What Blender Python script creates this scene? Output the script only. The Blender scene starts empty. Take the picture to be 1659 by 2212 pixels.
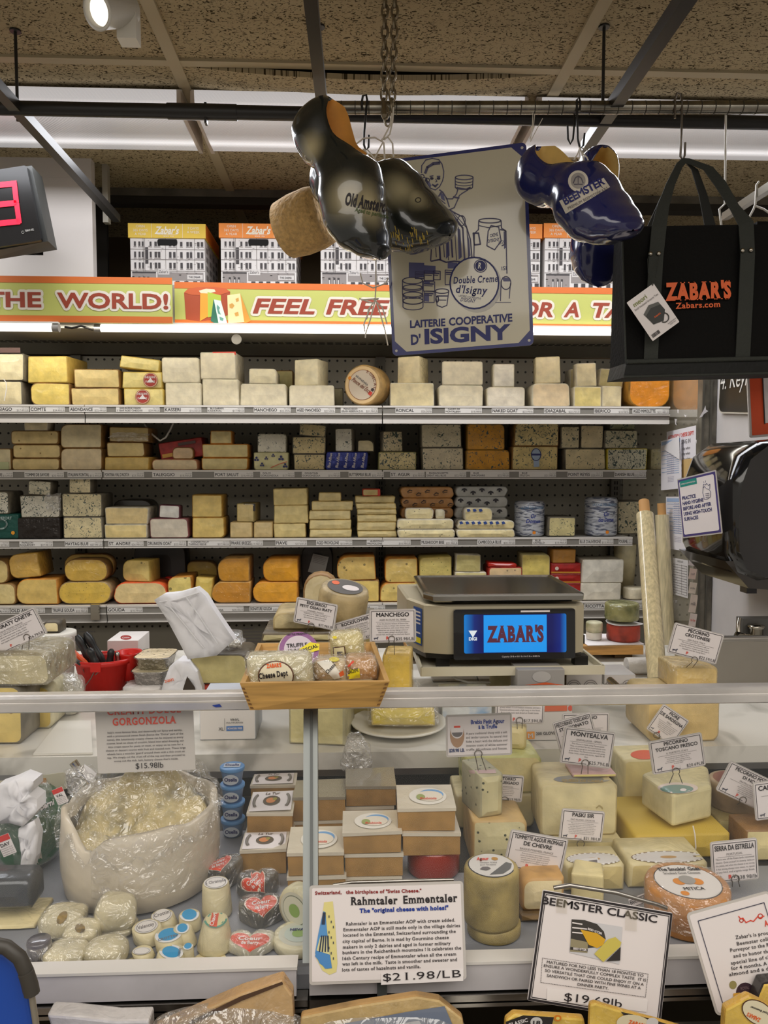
import bpy,bmesh,math as J,random
rg=range;en=enumerate
from mathutils import Vector,Matrix,noise,Euler
R=J.radians
V=Vector
scene=bpy.context.scene
COL=scene.collection
FPX,W0,H0=1690.0,1659.0,2212.0
EYE=V((.0,.0,1.6))
cam_d=bpy.data.cameras.new('camera')
cam=bpy.data.objects.new('camera',cam_d)
COL.objects.link(cam)
cam.location=EYE
cam.rotation_euler=(R(90-3.59),0,R(-2.52))
cam_d.sensor_fit='VERTICAL'
cam_d.sensor_height=36.0
cam_d.lens=36.0*FPX/H0
cam_d.clip_start=.02
scene.camera=cam
RM=Euler((R(90-3.59),0,R(-2.52))).to_matrix()
scene.view_settings.view_transform='Standard'
scene.view_settings.look='None'
scene.view_settings.gamma=1.0
scene.view_settings.exposure=.0
scene.cycles.use_denoising=True
scene.cycles.max_bounces=6
scene.cycles.diffuse_bounces=3
scene.cycles.glossy_bounces=3
scene.cycles.transparent_max_bounces=16
scene.cycles.caustics_reflective=False
scene.cycles.caustics_refractive=False
wd=bpy.data.worlds.new('store_light')
scene.world=wd
wd.use_nodes=True
wd.node_tree.nodes['Background'].inputs[0].default_value=(1.0,.93,.82,1)
wd.node_tree.nodes['Background'].inputs[1].default_value=.34
def ar(name,loc,sx,sy,power,col=(1,.95,.88),rot=(0,0,0)):
 l=bpy.data.lights.new(name,'AREA')
 l.shape='RECTANGLE';l.size=sx;l.size_y=sy;l.energy=power;l.color=col
 o=bpy.data.objects.new(name,l);COL.objects.link(o)
 o.location=loc;o.rotation_euler=rot
 return o
ar('aisle_light_stand_in',(.0,-.75,2.66),4.4,2.6,90)  # unseen soft panel added to light the scene, in place of aisle fixtures
ar('counter_fixture_light',(.0,2.52,2.60),3.6,.40,36,(.93,.95,1))
ar('case_tube_light',(.0,2.86,2.085),3.0,.05,5.5,(1,.97,.90),(R(18),0,0))
def ray(px,py):
 d=V(((px-W0/2)/FPX,-(py-H0/2)/FPX,-1.0))
 return RM@d
def E(px,py,Y):
 d=ray(px,py);return EYE+d*((Y-EYE.y)/d.y)
def atz(px,py,z):
 d=ray(px,py);return EYE+d*((z-EYE.z)/d.z)
def mpp(Y):return Y/FPX
def lin(c):
 out=[]
 for v in c[:3]:
  v=v/255.0
  out.append(v/12.92 if v<=.04045 else((v+.055)/1.055)**2.4)
 return(out[0],out[1],out[2],1.0)
MATS={}
def nm_(key):
 m=bpy.data.materials.new(key if isinstance(key,str)else'_'.join(str(k)for k in key)[:60])
 m.use_nodes=True
 return m,m.node_tree.nodes,m.node_tree.links,m.node_tree.nodes['Principled BSDF']
def G(col,rough=.5,metal=0,coat=0,var=0,vs=20,bump=0,bs=60,emit=None,es=1.0,spec=.5,stretch=None,alpha=None):
 name=(col,rough,metal,coat,var,vs,bump,bs,emit,es,spec,stretch)
 if name in MATS:return MATS[name]
 m,N,L,b=nm_(name)
 b.inputs['Base Color'].default_value=lin(col)
 b.inputs['Roughness'].default_value=rough
 b.inputs['Metallic'].default_value=metal
 b.inputs['Coat Weight'].default_value=coat
 b.inputs['Coat Roughness'].default_value=.06
 b.inputs['Specular IOR Level'].default_value=spec
 if emit:
  b.inputs['Emission Color'].default_value=lin(emit);b.inputs['Emission Strength'].default_value=es
 if var or bump:
  tc=N.new('ShaderNodeTexCoord');mp=N.new('ShaderNodeMapping')
  L.new(tc.outputs['Object'],mp.inputs[0])
  if stretch:mp.inputs['Scale'].default_value=stretch
  if var:
   n=N.new('ShaderNodeTexNoise');n.inputs['Scale'].default_value=vs;n.inputs['Detail'].default_value=4
   L.new(mp.outputs[0],n.inputs[0])
   r=N.new('ShaderNodeValToRGB')
   a=lin([max(0,c*(1-var))for c in col]);z=lin([min(255,c*(1+var*.6))for c in col])
   r.color_ramp.elements[0].position=.3;r.color_ramp.elements[0].color=a
   r.color_ramp.elements[1].position=.7;r.color_ramp.elements[1].color=z
   L.new(n.outputs[0],r.inputs[0]);L.new(r.outputs[0],b.inputs['Base Color'])
  if bump:
   n2=N.new('ShaderNodeTexNoise');n2.inputs['Scale'].default_value=bs;n2.inputs['Detail'].default_value=3
   L.new(mp.outputs[0],n2.inputs[0])
   bp=N.new('ShaderNodeBump');bp.inputs['Strength'].default_value=bump;bp.inputs['Distance'].default_value=.01
   L.new(n2.outputs[0],bp.inputs['Height']);L.new(bp.outputs[0],b.inputs['Normal'])
 MATS[name]=m
 return m
def film(tint=(255,255,255),op=.12,gloss=.16,bump=.9,bs=30,rough=.08):
 name=('film',tint,op,gloss,bump,bs,rough)
 if name in MATS:return MATS[name]
 m,N,L,b=nm_(name)
 N.remove(b)
 out=N['Material Output']
 tr=N.new('ShaderNodeBsdfTransparent');di=N.new('ShaderNodeBsdfDiffuse');gl=N.new('ShaderNodeBsdfGlossy')
 di.inputs[0].default_value=lin(tint);gl.inputs['Roughness'].default_value=rough
 gl.inputs[0].default_value=(1,1,1,1)
 m1=N.new('ShaderNodeMixShader');m2=N.new('ShaderNodeMixShader')
 m1.inputs[0].default_value=op;m2.inputs[0].default_value=gloss
 L.new(tr.outputs[0],m1.inputs[1]);L.new(di.outputs[0],m1.inputs[2])
 L.new(m1.outputs[0],m2.inputs[1]);L.new(gl.outputs[0],m2.inputs[2]);L.new(m2.outputs[0],out.inputs[0])
 if bump:
  tc=N.new('ShaderNodeTexCoord');n=N.new('ShaderNodeTexNoise')
  n.inputs['Scale'].default_value=bs;n.inputs['Detail'].default_value=3;n.inputs['Distortion'].default_value=1.2
  L.new(tc.outputs['Object'],n.inputs[0])
  bp=N.new('ShaderNodeBump');bp.inputs['Strength'].default_value=bump;bp.inputs['Distance'].default_value=.02
  L.new(n.outputs[0],bp.inputs['Height']);L.new(bp.outputs[0],gl.inputs['Normal']);L.new(bp.outputs[0],di.inputs['Normal'])
 MATS[name]=m
 return m
def paste(col,kind='plain',wr=.35,ink=(62,76,70),amt=.6):
 """cut cheese: mottled paste with veins, eyes or specks, under cling film when wrap > 0"""
 key=('cheese',col,kind,wr,ink,amt)
 if key in MATS:return MATS[key]
 m,N,L,b=nm_(key)
 tc=N.new('ShaderNodeTexCoord');oi=N.new('ShaderNodeObjectInfo')
 ad=N.new('ShaderNodeVectorMath');ad.operation='ADD'
 ml=N.new('ShaderNodeMath');ml.operation='MULTIPLY';ml.inputs[1].default_value=37.0
 L.new(oi.outputs['Random'],ml.inputs[0]);L.new(tc.outputs['Object'],ad.inputs[0]);L.new(ml.outputs[0],ad.inputs[1])
 n=N.new('ShaderNodeTexNoise');n.inputs['Scale'].default_value=28;n.inputs['Detail'].default_value=5
 L.new(ad.outputs[0],n.inputs[0])
 r=N.new('ShaderNodeValToRGB')
 r.color_ramp.elements[0].position=.28;r.color_ramp.elements[0].color=lin([c*.90 for c in col])
 r.color_ramp.elements[1].position=.72;r.color_ramp.elements[1].color=lin([min(255,c*1.05)for c in col])
 L.new(n.outputs[0],r.inputs[0])
 colr=r.outputs[0]
 if kind!='plain':
  if kind=='blue':
   t=N.new('ShaderNodeTexNoise');t.inputs['Scale'].default_value=75;t.inputs['Detail'].default_value=3
   t.inputs['Distortion'].default_value=1.6;lo,hi,flip=amt,amt+.05,False
  elif kind=='holes':
   t=N.new('ShaderNodeTexVoronoi');t.inputs['Scale'].default_value=26;lo,hi,flip=amt*.15,amt*.15+.04,True
  elif kind=='speck':
   t=N.new('ShaderNodeTexVoronoi');t.inputs['Scale'].default_value=75;lo,hi,flip=amt*.3,amt*.3+.06,True
  elif kind=='mould':
   t=N.new('ShaderNodeTexNoise');t.inputs['Scale'].default_value=22;t.inputs['Detail'].default_value=6;lo,hi,flip=amt-.1,amt+.12,False
  elif kind=='print':
   t=N.new('ShaderNodeTexVoronoi');t.inputs['Scale'].default_value=34;t.inputs['Randomness'].default_value=.35;lo,hi,flip=amt*.5,amt*.5+.03,True
  L.new(ad.outputs[0],t.inputs[0])
  r2=N.new('ShaderNodeValToRGB')
  r2.color_ramp.elements[0].position=lo;r2.color_ramp.elements[1].position=hi
  if flip:
   r2.color_ramp.elements[0].color=(1,1,1,1);r2.color_ramp.elements[1].color=(0,0,0,1)
  L.new(t.outputs[0],r2.inputs[0])
  mx=N.new('ShaderNodeMix');mx.data_type='RGBA'
  L.new(r2.outputs[0],mx.inputs[0]);L.new(colr,mx.inputs[6]);mx.inputs[7].default_value=lin(ink)
  colr=mx.outputs[2]
 L.new(colr,b.inputs['Base Color'])
 b.inputs['Roughness'].default_value=.55
 n2=N.new('ShaderNodeTexNoise');n2.inputs['Scale'].default_value=90;n2.inputs['Detail'].default_value=4
 L.new(ad.outputs[0],n2.inputs[0])
 bp=N.new('ShaderNodeBump');bp.inputs['Strength'].default_value=.25;bp.inputs['Distance'].default_value=.004
 L.new(n2.outputs[0],bp.inputs['Height']);L.new(bp.outputs[0],b.inputs['Normal'])
 if wr:
  b.inputs['Coat Weight'].default_value=wr;b.inputs['Coat Roughness'].default_value=.10
  n3=N.new('ShaderNodeTexNoise');n3.inputs['Scale'].default_value=17;n3.inputs['Detail'].default_value=4;n3.inputs['Distortion'].default_value=1.5
  L.new(ad.outputs[0],n3.inputs[0])
  b3=N.new('ShaderNodeBump');b3.inputs['Strength'].default_value=.8;b3.inputs['Distance'].default_value=.03
  L.new(n3.outputs[0],b3.inputs['Height']);L.new(b3.outputs[0],b.inputs['Coat Normal'])
 MATS[key]=m
 return m
INK=G((38,33,36),.6)
INK2=G((112,106,106),.6)
RED=G((222,74,52),.6)
DRED=G((140,36,36),.6)
BLUE=G((36,62,150),.6)
NAVY=G((38,42,104),.5)
ORANGE=G((232,98,32),.5)
CARD=G((232,224,222),.45,coat=.25)
PAPER=G((236,232,232),.7,bump=.12,bs=25)
LAM=G((196,190,184),.25,coat=.4)
YELLOWTAG=G((244,226,40),.4)
THIN=film((245,240,225),.05,.14,1.0,40)
WIRE=G((120,112,102),.35,metal=.8)
STEEL=G((172,168,162),.28,metal=1,bump=.05,bs=80,stretch=(1,12,12))
CHROME=G((190,184,172),.14,metal=1)
BLACKM=G((32,30,28),.42)
BLACKP=G((26,25,25),.25)
WHITEP=G((226,222,212),.35)
CLEAR=film()
CLING=film((245,240,230),.16,.2,1.0,45)
KRAFT=G((166,128,74),.75,var=.12,vs=35)
def tag(o,lb,cat,gp=None,kind=None):
 o['label']=lb;o['category']=cat
 if gp:o['group']=gp
 if kind:o['kind']=kind
 return o
def th_(name,loc,lb,cat,gp=None):
 o=bpy.data.objects.new(name,None);COL.objects.link(o)
 o.location=loc;o.empty_display_size=.02
 return tag(o,lb,cat,gp)
def root_loc(p):
 l=V((0,0,0))
 while p is not None:
  l+=p.location;p=p.parent
 return l
class U:
 """collects shapes in world coordinates; build() links them as one mesh object"""
 def __init__(s):s.v=[];s.f=[];s.m=[];s.s=[]
 def add(s,vs,fs,mi=0,sm=False):
  b=len(s.v);s.v+=[V(v)for v in vs]
  for f in fs:s.f.append([b+i for i in f]);s.m.append(mi);s.s.append(sm)
  return s
 def xf(s,M,start=0):
  for i in rg(start,len(s.v)):s.v[i]=M@s.v[i]
  return s
 def box(s,a,b,mi=0,M=None):
  x0,y0,z0=a;x1,y1,z1=b
  vs=[V(p)for p in((x0,y0,z0),(x1,y0,z0),(x1,y1,z0),(x0,y1,z0),(x0,y0,z1),(x1,y0,z1),(x1,y1,z1),(x0,y1,z1))]
  if M:vs=[M@v for v in vs]
  return s.add(vs,[(0,3,2,1),(4,5,6,7),(0,1,5,4),(1,2,6,5),(2,3,7,6),(3,0,4,7)],mi)
 def hexa(s,lo,hi,mi=0):
  """eight corners: lo = bottom loop, hi = top loop"""
  return s.add(list(lo)+list(hi),[(3,2,1,0),(4,5,6,7),(0,1,5,4),(1,2,6,5),(2,3,7,6),(3,0,4,7)],mi)
 def tb(s,I,r,n=8,mi=0,cap=True,rr=None):
  I=[V(p)for p in I];rings=[]
  up=V((0,0,1));prev=None
  for i,p in en(I):
   t=(I[min(i+1,len(I)-1)]-I[max(i-1,0)])
   t=t.normalized()if t.length>1e-9 else V((0,0,1))
   if prev is None:
    a=t.orthogonal().normalized()
   else:
    a=(prev-t*prev.dot(t));a=a.normalized()if a.length>1e-6 else t.orthogonal().normalized()
   prev=a;c=t.cross(a)
   q=rr[i]if rr else r
   rings.append([p+(a*J.cos(2*J.pi*k/n)+c*J.sin(2*J.pi*k/n))*q for k in rg(n)])
  vs=[v for g in rings for v in g];fs=[]
  for i in rg(len(rings)-1):
   for k in rg(n):
    fs.append((i*n+k,i*n+(k+1)%n,(i+1)*n+(k+1)%n,(i+1)*n+k))
  s.add(vs,fs,mi,True)
  if cap:s.add(rings[0],[tuple(reversed(rg(n)))],mi);s.add(rings[-1],[tuple(rg(n))],mi)
  return s
 def la(s,prof,c=(0,0,0),n=28,mi=0,M=None,sm=True,sx=1,sy=1,seed=None,amp=0,mis=None):
  """prof: (radius, z) from bottom to top"""
  base=len(s.v);vs=[]
  for(r,z)in prof:
   for k in rg(n):
    a=2*J.pi*k/n
    p=V((r*J.cos(a)*sx,r*J.sin(a)*sy,z))
    if amp:p+=noise.noise_vector(p*18+V((seed or 0,0,0)))*amp
    p=(M@p)if M else p
    vs.append(p+V(c))
  for i in rg(len(prof)-1):
   mm=mis[i]if mis else mi
   vv=vs if i==0 else[]
   fs=[(i*n+k,i*n+(k+1)%n,(i+1)*n+(k+1)%n,(i+1)*n+k)for k in rg(n)]
   if i==0:s.v+=vs
   for f in fs:s.f.append([base+j for j in f]);s.m.append(mm);s.s.append(sm)
  L=len(prof)-1
  if prof[0][0]>1e-6:s.f.append([base+k for k in reversed(rg(n))]);s.m.append(mis[0]if mis else mi);s.s.append(False)
  if prof[-1][0]>1e-6:s.f.append([base+L*n+k for k in rg(n)]);s.m.append(mis[-1]if mis else mi);s.s.append(False)
  return s
 def poly(s,I,mi=0):return s.add(I,[tuple(rg(len(I)))],mi)
 def plate(s,I,n,th,mi=0):
  """flat outline pts (counter-clockwise seen along -n) given thickness th behind it"""
  k=len(I);n=V(n)
  s.add(list(I)+[V(p)-n*th for p in I],[tuple(rg(k)),tuple(rg(2*k-1,k-1,-1))]+[(i,i+k,(i+1)%k+k,(i+1)%k)for i in rg(k)],mi)
  return s
 def bd(s,name,mats,parent=None,loc=None,mod=None):
  off=root_loc(parent)if parent is not None else V(loc if loc is not None else(0,0,0))
  me=bpy.data.meshes.new(name)
  me.from_pydata([v-off for v in s.v],[],s.f)
  if not isinstance(mats,(list,tuple)):mats=[mats]
  for m in mats:me.materials.append(m)
  me.polygons.foreach_set('material_index',s.m);me.polygons.foreach_set('use_smooth',s.s)
  me.validate();me.update()
  o=bpy.data.objects.new(name,me);COL.objects.link(o)
  if parent is not None:o.parent=parent
  else:o.location=off
  return o
GL={}
def glyph(ch,w,slab):
 key=(ch,w,slab)
 if key in GL:return GL[key]
 def mesh_of(t,w=w):
  cu=bpy.data.curves.new('letter','FONT');cu.body=t;cu.size=1;cu.resolution_u=3;cu.offset=w
  ob=bpy.data.objects.new('letter',cu);me=ob.to_mesh()
  vs=[v.co.copy()for v in me.vertices];fs=[tuple(p.vertices)for p in me.polygons]
  ob.to_mesh_clear();bpy.data.objects.remove(ob);bpy.data.curves.remove(cu)
  return vs,fs
 def width(t):
  vs,_=mesh_of(t);return max(v.x for v in vs)-min(v.x for v in vs)
 adv=width('H'+ch+'H')-width('HH')
 vs,fs=mesh_of(ch)if ch!=' 'else([],[])
 if w and ch in'Mg':
  a,b=mesh_of(ch,0);vs,fs=[],[]
  for x,y in((-w,0),(w,0),(0,w),(0,-w)):
   k=len(vs);vs+=[v+V((x,y,0))for v in a];fs+=[tuple(i+k for i in f)for f in b]
 if slab and vs and ch.isalnum():
  cnt={}
  for f in fs:
   for i in rg(len(f)):
    e=tuple(sorted((f[i],f[(i+1)%len(f)])));cnt[e]=cnt.get(e,0)+1
  zs=[v.y for v in vs];lo,hi=min(zs),max(zs)
  T=slab*.5
  for(a,b),c in list(cnt.items()):
   if c!=1:continue
   p,q=vs[a],vs[b]
   if abs(p.y-q.y)>.01 or not .03<abs(p.x-q.x)<.26:continue
   for lev,up in((lo,1),(hi,-1)):
    if abs(p.y-lev)<.012:
     x0,x1=min(p.x,q.x)-slab,max(p.x,q.x)+slab
     k=len(vs);y0,y1=(lev,lev+T)if up>0 else(lev-T,lev)
     vs+=[V((x0,y0,0)),V((x1,y0,0)),V((x1,y1,0)),V((x0,y1,0))];fs.append((k,k+1,k+2,k+3))
  adv+=slab*1.1
 GL[key]=(vs,fs,adv)
 return GL[key]
def ss(t,w=0,slab=0,shear=0,track=0):
 vs,fs,x=[],[],.0
 for ch in t:
  gv,gf,adv=glyph(ch,w,slab)
  k=len(vs)
  vs+=[V((v.x+x+v.y*shear,v.y,0))for v in gv];fs+=[tuple(i+k for i in f)for f in gf]
  x+=adv+track
 return vs,fs
class C:
 """a flat face in the place: origin o, unit axes u (across) and v (up), normal n towards the shopper"""
 def __init__(s,tl,tr,bl):
  s.o=V(bl);s.u=(V(tr)-V(tl)).normalized()
  up=V(tl)-V(bl);up=up-s.u*up.dot(s.u);s.v=up.normalized()
  s.n=s.u.cross(s.v).normalized()
  s.w=(V(tr)-V(tl)).length;s.h=up.length
 def px(s,x,y,e=0):
  d=ray(x,y);t=(s.o+s.n*e-EYE).dot(s.n)/d.dot(s.n)
  return EYE+d*t
 def uv(s,a,b,e=0):
  return s.o+s.u*(a*s.w)+s.v*(b*s.h)+s.n*e
 def tx(s,O,t,p0,p1,hpx,w=.0,slab=0,shear=0,e=.0012,mi=0,fit=True,track=0):
  """lettering on the baseline p0 -> p1 (photo pixels), capitals hpx tall"""
  a,b=s.px(*p0),s.px(*p1)
  s._put(O,t,a,b,hpx*(b-a).length/J.hypot(p1[0]-p0[0],p1[1]-p0[1]),w,slab,shear,e,mi,track)
 def tu(s,O,t,x,y,hh,wmax=None,align='c',w=0,slab=0,shear=0,e=.0012,mi=0,track=0):
  """lettering by fractions of the face: baseline y, capitals hh of the face's height"""
  vs,fs=ss(t,w,slab,shear,track)
  if not vs:return
  x0=min(v.x for v in vs);x1=max(v.x for v in vs)
  cap=hh*s.h;k=cap/.69;wid=(x1-x0)*k
  if wmax and wid>wmax*s.w:wid=wmax*s.w
  st=x*s.w-(wid/2 if align=='c'else wid if align=='r'else 0)
  a=s.o+s.u*st+s.v*(y*s.h)
  s._put(O,t,a,a+s.u*wid,cap,w,slab,shear,e,mi,track)
 def _put(s,O,t,a,b,cap,w,slab,shear,e,mi,track):
  vs,fs=ss(t,w,slab,shear,track)
  if not vs:return
  x0=min(v.x for v in vs);x1=max(v.x for v in vs)
  d=(b-a);L=d.length;d=d.normalized();up=s.n.cross(d)
  kx=L/max(x1-x0,1e-6);ky=cap/.69
  O.add([a+d*((v.x-x0)*kx)+up*(v.y*ky)+s.n*e for v in vs],fs,mi)
 def sr(s,O,I,wpx,e=.001,mi=0,closed=False):
  """drawn line through photo pixels"""
  P=[s.px(*p)for p in I]
  if closed:P.append(P[0])
  wd=wpx*(P[0]-EYE).length/FPX/2
  for i in rg(len(P)-1):
   d=P[i+1]-P[i]
   if d.length<1e-7:continue
   d.normalize();q=s.n.cross(d)*wd;x=d*wd*.5
   O.add([P[i]-q-x+s.n*e,P[i+1]-q+x+s.n*e,P[i+1]+q+x+s.n*e,P[i]+q-x+s.n*e],[(0,1,2,3)],mi)
 def fl(s,O,I,e=.0008,mi=0):
  P=[s.px(*p)+s.n*e for p in I]
  nn=V((0,0,0))
  for i in rg(len(P)):nn+=P[i].cross(P[(i+1)%len(P)])
  if nn.dot(s.n)<0:P.reverse()
  O.poly(P,mi)
 def disc(s,O,c,rx,ry=None,e=.0008,mi=0,n=24,rot=0):
  ry=ry or rx;ca,sa=J.cos(rot),J.sin(rot)
  s.fl(O,[(c[0]+rx*J.cos(2*J.pi*k/n)*ca-ry*J.sin(2*J.pi*k/n)*sa,c[1]+rx*J.cos(2*J.pi*k/n)*sa+ry*J.sin(2*J.pi*k/n)*ca)for k in rg(n)],e,mi)
 def ring(s,O,c,r,wpx,ry=None,e=.001,mi=0,n=28):
  ry=ry or r
  s.sr(O,[(c[0]+r*J.cos(2*J.pi*k/n),c[1]+ry*J.sin(2*J.pi*k/n))for k in rg(n)],wpx,e,mi,True)
 def rc(s,O,a0,b0,a1,b1,e=.0008,mi=0):
  O.add([s.uv(a0,b0,e),s.uv(a1,b0,e),s.uv(a1,b1,e),s.uv(a0,b1,e)],[(0,1,2,3)],mi)
 def frame(s,O,m,t,e=.0009,mi=0):
  """border line: margin m, thickness t (metres)"""
  a,b=m/s.w,m/s.h;ta,tb=t/s.w,t/s.h
  s.rc(O,a,b,1-a,b+tb,e,mi);s.rc(O,a,1-b-tb,1-a,1-b,e,mi)
  s.rc(O,a,b+tb,a+ta,1-b-tb,e,mi);s.rc(O,1-a-ta,b+tb,1-a,1-b-tb,e,mi)
 def pn(s,O,th=.0012,r=.003,m=0,e=0,mi=0):
  """a thin card with rounded corners"""
  I=[]
  for(cx,cy,a0)in((s.w-r-m,r+m,-90),(s.w-r-m,s.h-r-m,0),(r+m,s.h-r-m,90),(r+m,r+m,180)):
   for k in rg(5):
    a=R(a0+k*22.5);I.append(s.o+s.u*(cx+r*J.cos(a))+s.v*(cy+r*J.sin(a))+s.n*e)
  O.plate(I,s.n,th,mi)
def rprof(w,h,rad,jit,rng,n=5):
 """outline of a cut face, corners tl tr br bl with their own radii, anticlockwise from bottom left"""
 tl,tr,br,bl=[min(r,w*.49,h*.49)for r in rad]
 j=lambda:rng.uniform(-jit,jit)
 cs=[((-w/2+bl,bl),bl,180),((w/2-br,br),br,270),((w/2-tr,h-tr),tr,0),((-w/2+tl,h-tl),tl,90)]
 out=[]
 for(c,r,a0)in cs:
  dx,dz=j()*w,j()*h*.5
  if a0 in(180,270):dz=0
  for k in rg(n):
   a=R(a0+90*k/(n-1));out.append(V((c[0]+r*J.cos(a)+dx,0,max(0,c[1]+r*J.sin(a)+dz))))
 return out
def slab_mesh(w,h,d,rad=(.006,)*4,bev=.004,jit=.012,seed=0,back=1.0,belly=.004):
 """front face at y=0 (material 0), sides and back (material 1); base on z=0"""
 rng=random.Random(seed)
 P=rprof(w,h,rad,jit,rng)
 c=V((0,0,h/2));n=len(P);O=U()
 def ring(y,inset,sc=1.0):
  o=[]
  for p in P:
   q=V((p.x*sc,y,p.z));dv=c-q;dv.y=0
   kx=max(0,1-2*inset/w);kz=max(0,1-2*inset/h)
   o.append(V((q.x*kx,y,c.z+(q.z-c.z)*kz)))
  return o
 bev=min(bev,d*.3,h*.2,w*.2)
 bz=lambda L:[V((p.x,p.y,p.z))for p in L]
 rs=[ring(-belly,w*.28),ring(0,bev),ring(bev,0),ring(d*.5,0,(1+back)/2),ring(d-bev,0,back),ring(d,bev,back)]
 for i in(2,3,4):
  for p in rs[i]:
   if p.z<.002:p.z=0
 vs=[p for r in rs for p in r]
 O.add(vs,[],0)
 for i in rg(5):
  for k in rg(n):
   O.f.append([i*n+k,i*n+(k+1)%n,(i+1)*n+(k+1)%n,(i+1)*n+k]);O.m.append(0 if i==0 else 1);O.s.append(i!=0)
 O.f.append(list(rg(n)));O.m.append(0);O.s.append(False)
 O.f.append([5*n+k for k in reversed(rg(n))]);O.m.append(1);O.s.append(False)
 return O
def blob_mb(c,sx,sy,sz,p=2.6,amp=.12,seed=0,n=18,m=12,flat=True):
 """a soft irregular lump resting on c.z"""
 O=U();vs=[]
 sg=lambda x,e:J.copysign(abs(x)**e,x)
 for i in rg(m+1):
  ph=-J.pi/2+J.pi*i/m
  for k in rg(n):
   th=2*J.pi*k/n
   v=V((sg(J.cos(ph),2/p)*sg(J.cos(th),2/p)*sx/2,sg(J.cos(ph),2/p)*sg(J.sin(th),2/p)*sy/2,sg(J.sin(ph),2/p)*sz/2))
   q=V((v.x/sx,v.y/sy,v.z/sz))*2.2+V((seed*3.7,seed*1.3,0))
   v*=1+amp*noise.noise(q)+amp*.5*noise.noise(q*2.3)
   if flat:v.z=max(v.z,-sz/2*.93)
   vs.append(v+V(c)+V((0,0,sz/2*.93 if flat else 0)))
 fs=[(i*n+k,i*n+(k+1)%n,(i+1)*n+(k+1)%n,(i+1)*n+k)for i in rg(m)for k in rg(n)]
 O.add(vs,fs,0,True)
 return O
SEED=[0]
def ns():
 SEED[0]+=1;return SEED[0]
from mathutils.bvhtree import BVHTree
def atx(px,py,X):
 d=ray(px,py);return EYE+d*((X-EYE.x)/d.x)
class Skin:
 """puts labels and lettering onto a curved surface: every point follows the surface under its photo pixel"""
 def __init__(s,O):s.t=BVHTree.FromPolygons([tuple(v)for v in O.v],[tuple(f)for f in O.f])
 def hit(s,x,y,e=.001):
  d=ray(x,y).normalized();h=s.t.ray_cast(EYE,d)
  return None if h[0]is None else h[0]-d*e
 def tx(s,O,t,p0,p1,hpx,w=.0,slab=0,shear=0,e=.0012,mi=0):
  vs,fs=ss(t,w,slab,shear)
  lo=min(v.x for v in vs);hi=max(v.x for v in vs)
  ux,uy=(p1[0]-p0[0]),(p1[1]-p0[1]);L=J.hypot(ux,uy);nx,ny=uy/L,-ux/L
  I=[s.hit(p0[0]+ux*(v.x-lo)/(hi-lo)+nx*v.y*hpx/.69,p0[1]+uy*(v.x-lo)/(hi-lo)+ny*v.y*hpx/.69,e)for v in vs]
  fs=[f for f in fs if all(I[i]is not None for i in f)]
  O.add([p if p is not None else EYE for p in I],fs,mi)
  s.tidy(O)
 def tidy(s,O):
  used=sorted({i for f in O.f for i in f});m={k:i for i,k in en(used)}
  O.v=[O.v[k]for k in used];O.f=[[m[i]for i in f]for f in O.f]
 def disc(s,O,c,rx,ry,e=.001,mi=0,rot=0,n=24,rings=4,shape=None):
  ca,sa=J.cos(rot),J.sin(rot);I=[]
  for r in rg(rings+1):
   for k in rg(n):
    a=2*J.pi*k/n;q=r/rings
    x,y=(rx*J.cos(a),ry*J.sin(a))if shape is None else(shape[k][0]*rx,shape[k][1]*ry)
    I.append(s.hit(c[0]+q*(x*ca-y*sa),c[1]+q*(x*sa+y*ca),e))
  fs=[(r*n+k,r*n+(k+1)%n,(r+1)*n+(k+1)%n,(r+1)*n+k)for r in rg(rings)for k in rg(n)]
  fs=[f for f in fs if all(I[i]is not None for i in f)]
  O.add([p if p is not None else EYE for p in I],fs,mi,True);s.tidy(O)
 def quad(s,O,tl,tr,br,bl,e=.001,mi=0,n=6):
  I=[]
  for i in rg(n+1):
   for j in rg(n+1):
    u,v=j/n,i/n
    x=(tl[0]*(1-u)+tr[0]*u)*(1-v)+(bl[0]*(1-u)+br[0]*u)*v;y=(tl[1]*(1-u)+tr[1]*u)*(1-v)+(bl[1]*(1-u)+br[1]*u)*v
    I.append(s.hit(x,y,e))
  fs=[(i*(n+1)+j,(i+1)*(n+1)+j,(i+1)*(n+1)+j+1,i*(n+1)+j+1)for i in rg(n)for j in rg(n)]
  fs=[f for f in fs if all(I[i]is not None for i in f)]
  O.add([p if p is not None else EYE for p in I],fs,mi,True);s.tidy(O)
 def line(s,O,I,wpx,e=.0014,mi=0,sub=4):
  P=[]
  for i in rg(len(I)-1):
   for k in rg(sub):P.append((I[i][0]+(I[i+1][0]-I[i][0])*k/sub,I[i][1]+(I[i+1][1]-I[i][1])*k/sub))
  P.append(I[-1])
  for i in rg(len(P)-1):
   dx,dy=P[i+1][0]-P[i][0],P[i+1][1]-P[i][1];L=J.hypot(dx,dy)or 1;nx,ny=-dy/L*wpx/2,dx/L*wpx/2
   q=[s.hit(P[i][0]-nx,P[i][1]-ny,e),s.hit(P[i+1][0]-nx,P[i+1][1]-ny,e),s.hit(P[i+1][0]+nx,P[i+1][1]+ny,e),s.hit(P[i][0]+nx,P[i][1]+ny,e)]
   if all(p is not None for p in q):O.add(q,[(0,1,2,3)],mi)
def HEART(n=24):
 out=[]
 for k in rg(n):
  a=2*J.pi*k/n;out.append((J.sin(a)**3,-(13*J.cos(a)-5*J.cos(2*a)-2*J.cos(3*a)-J.cos(4*a))/15.0))
 return out
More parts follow.
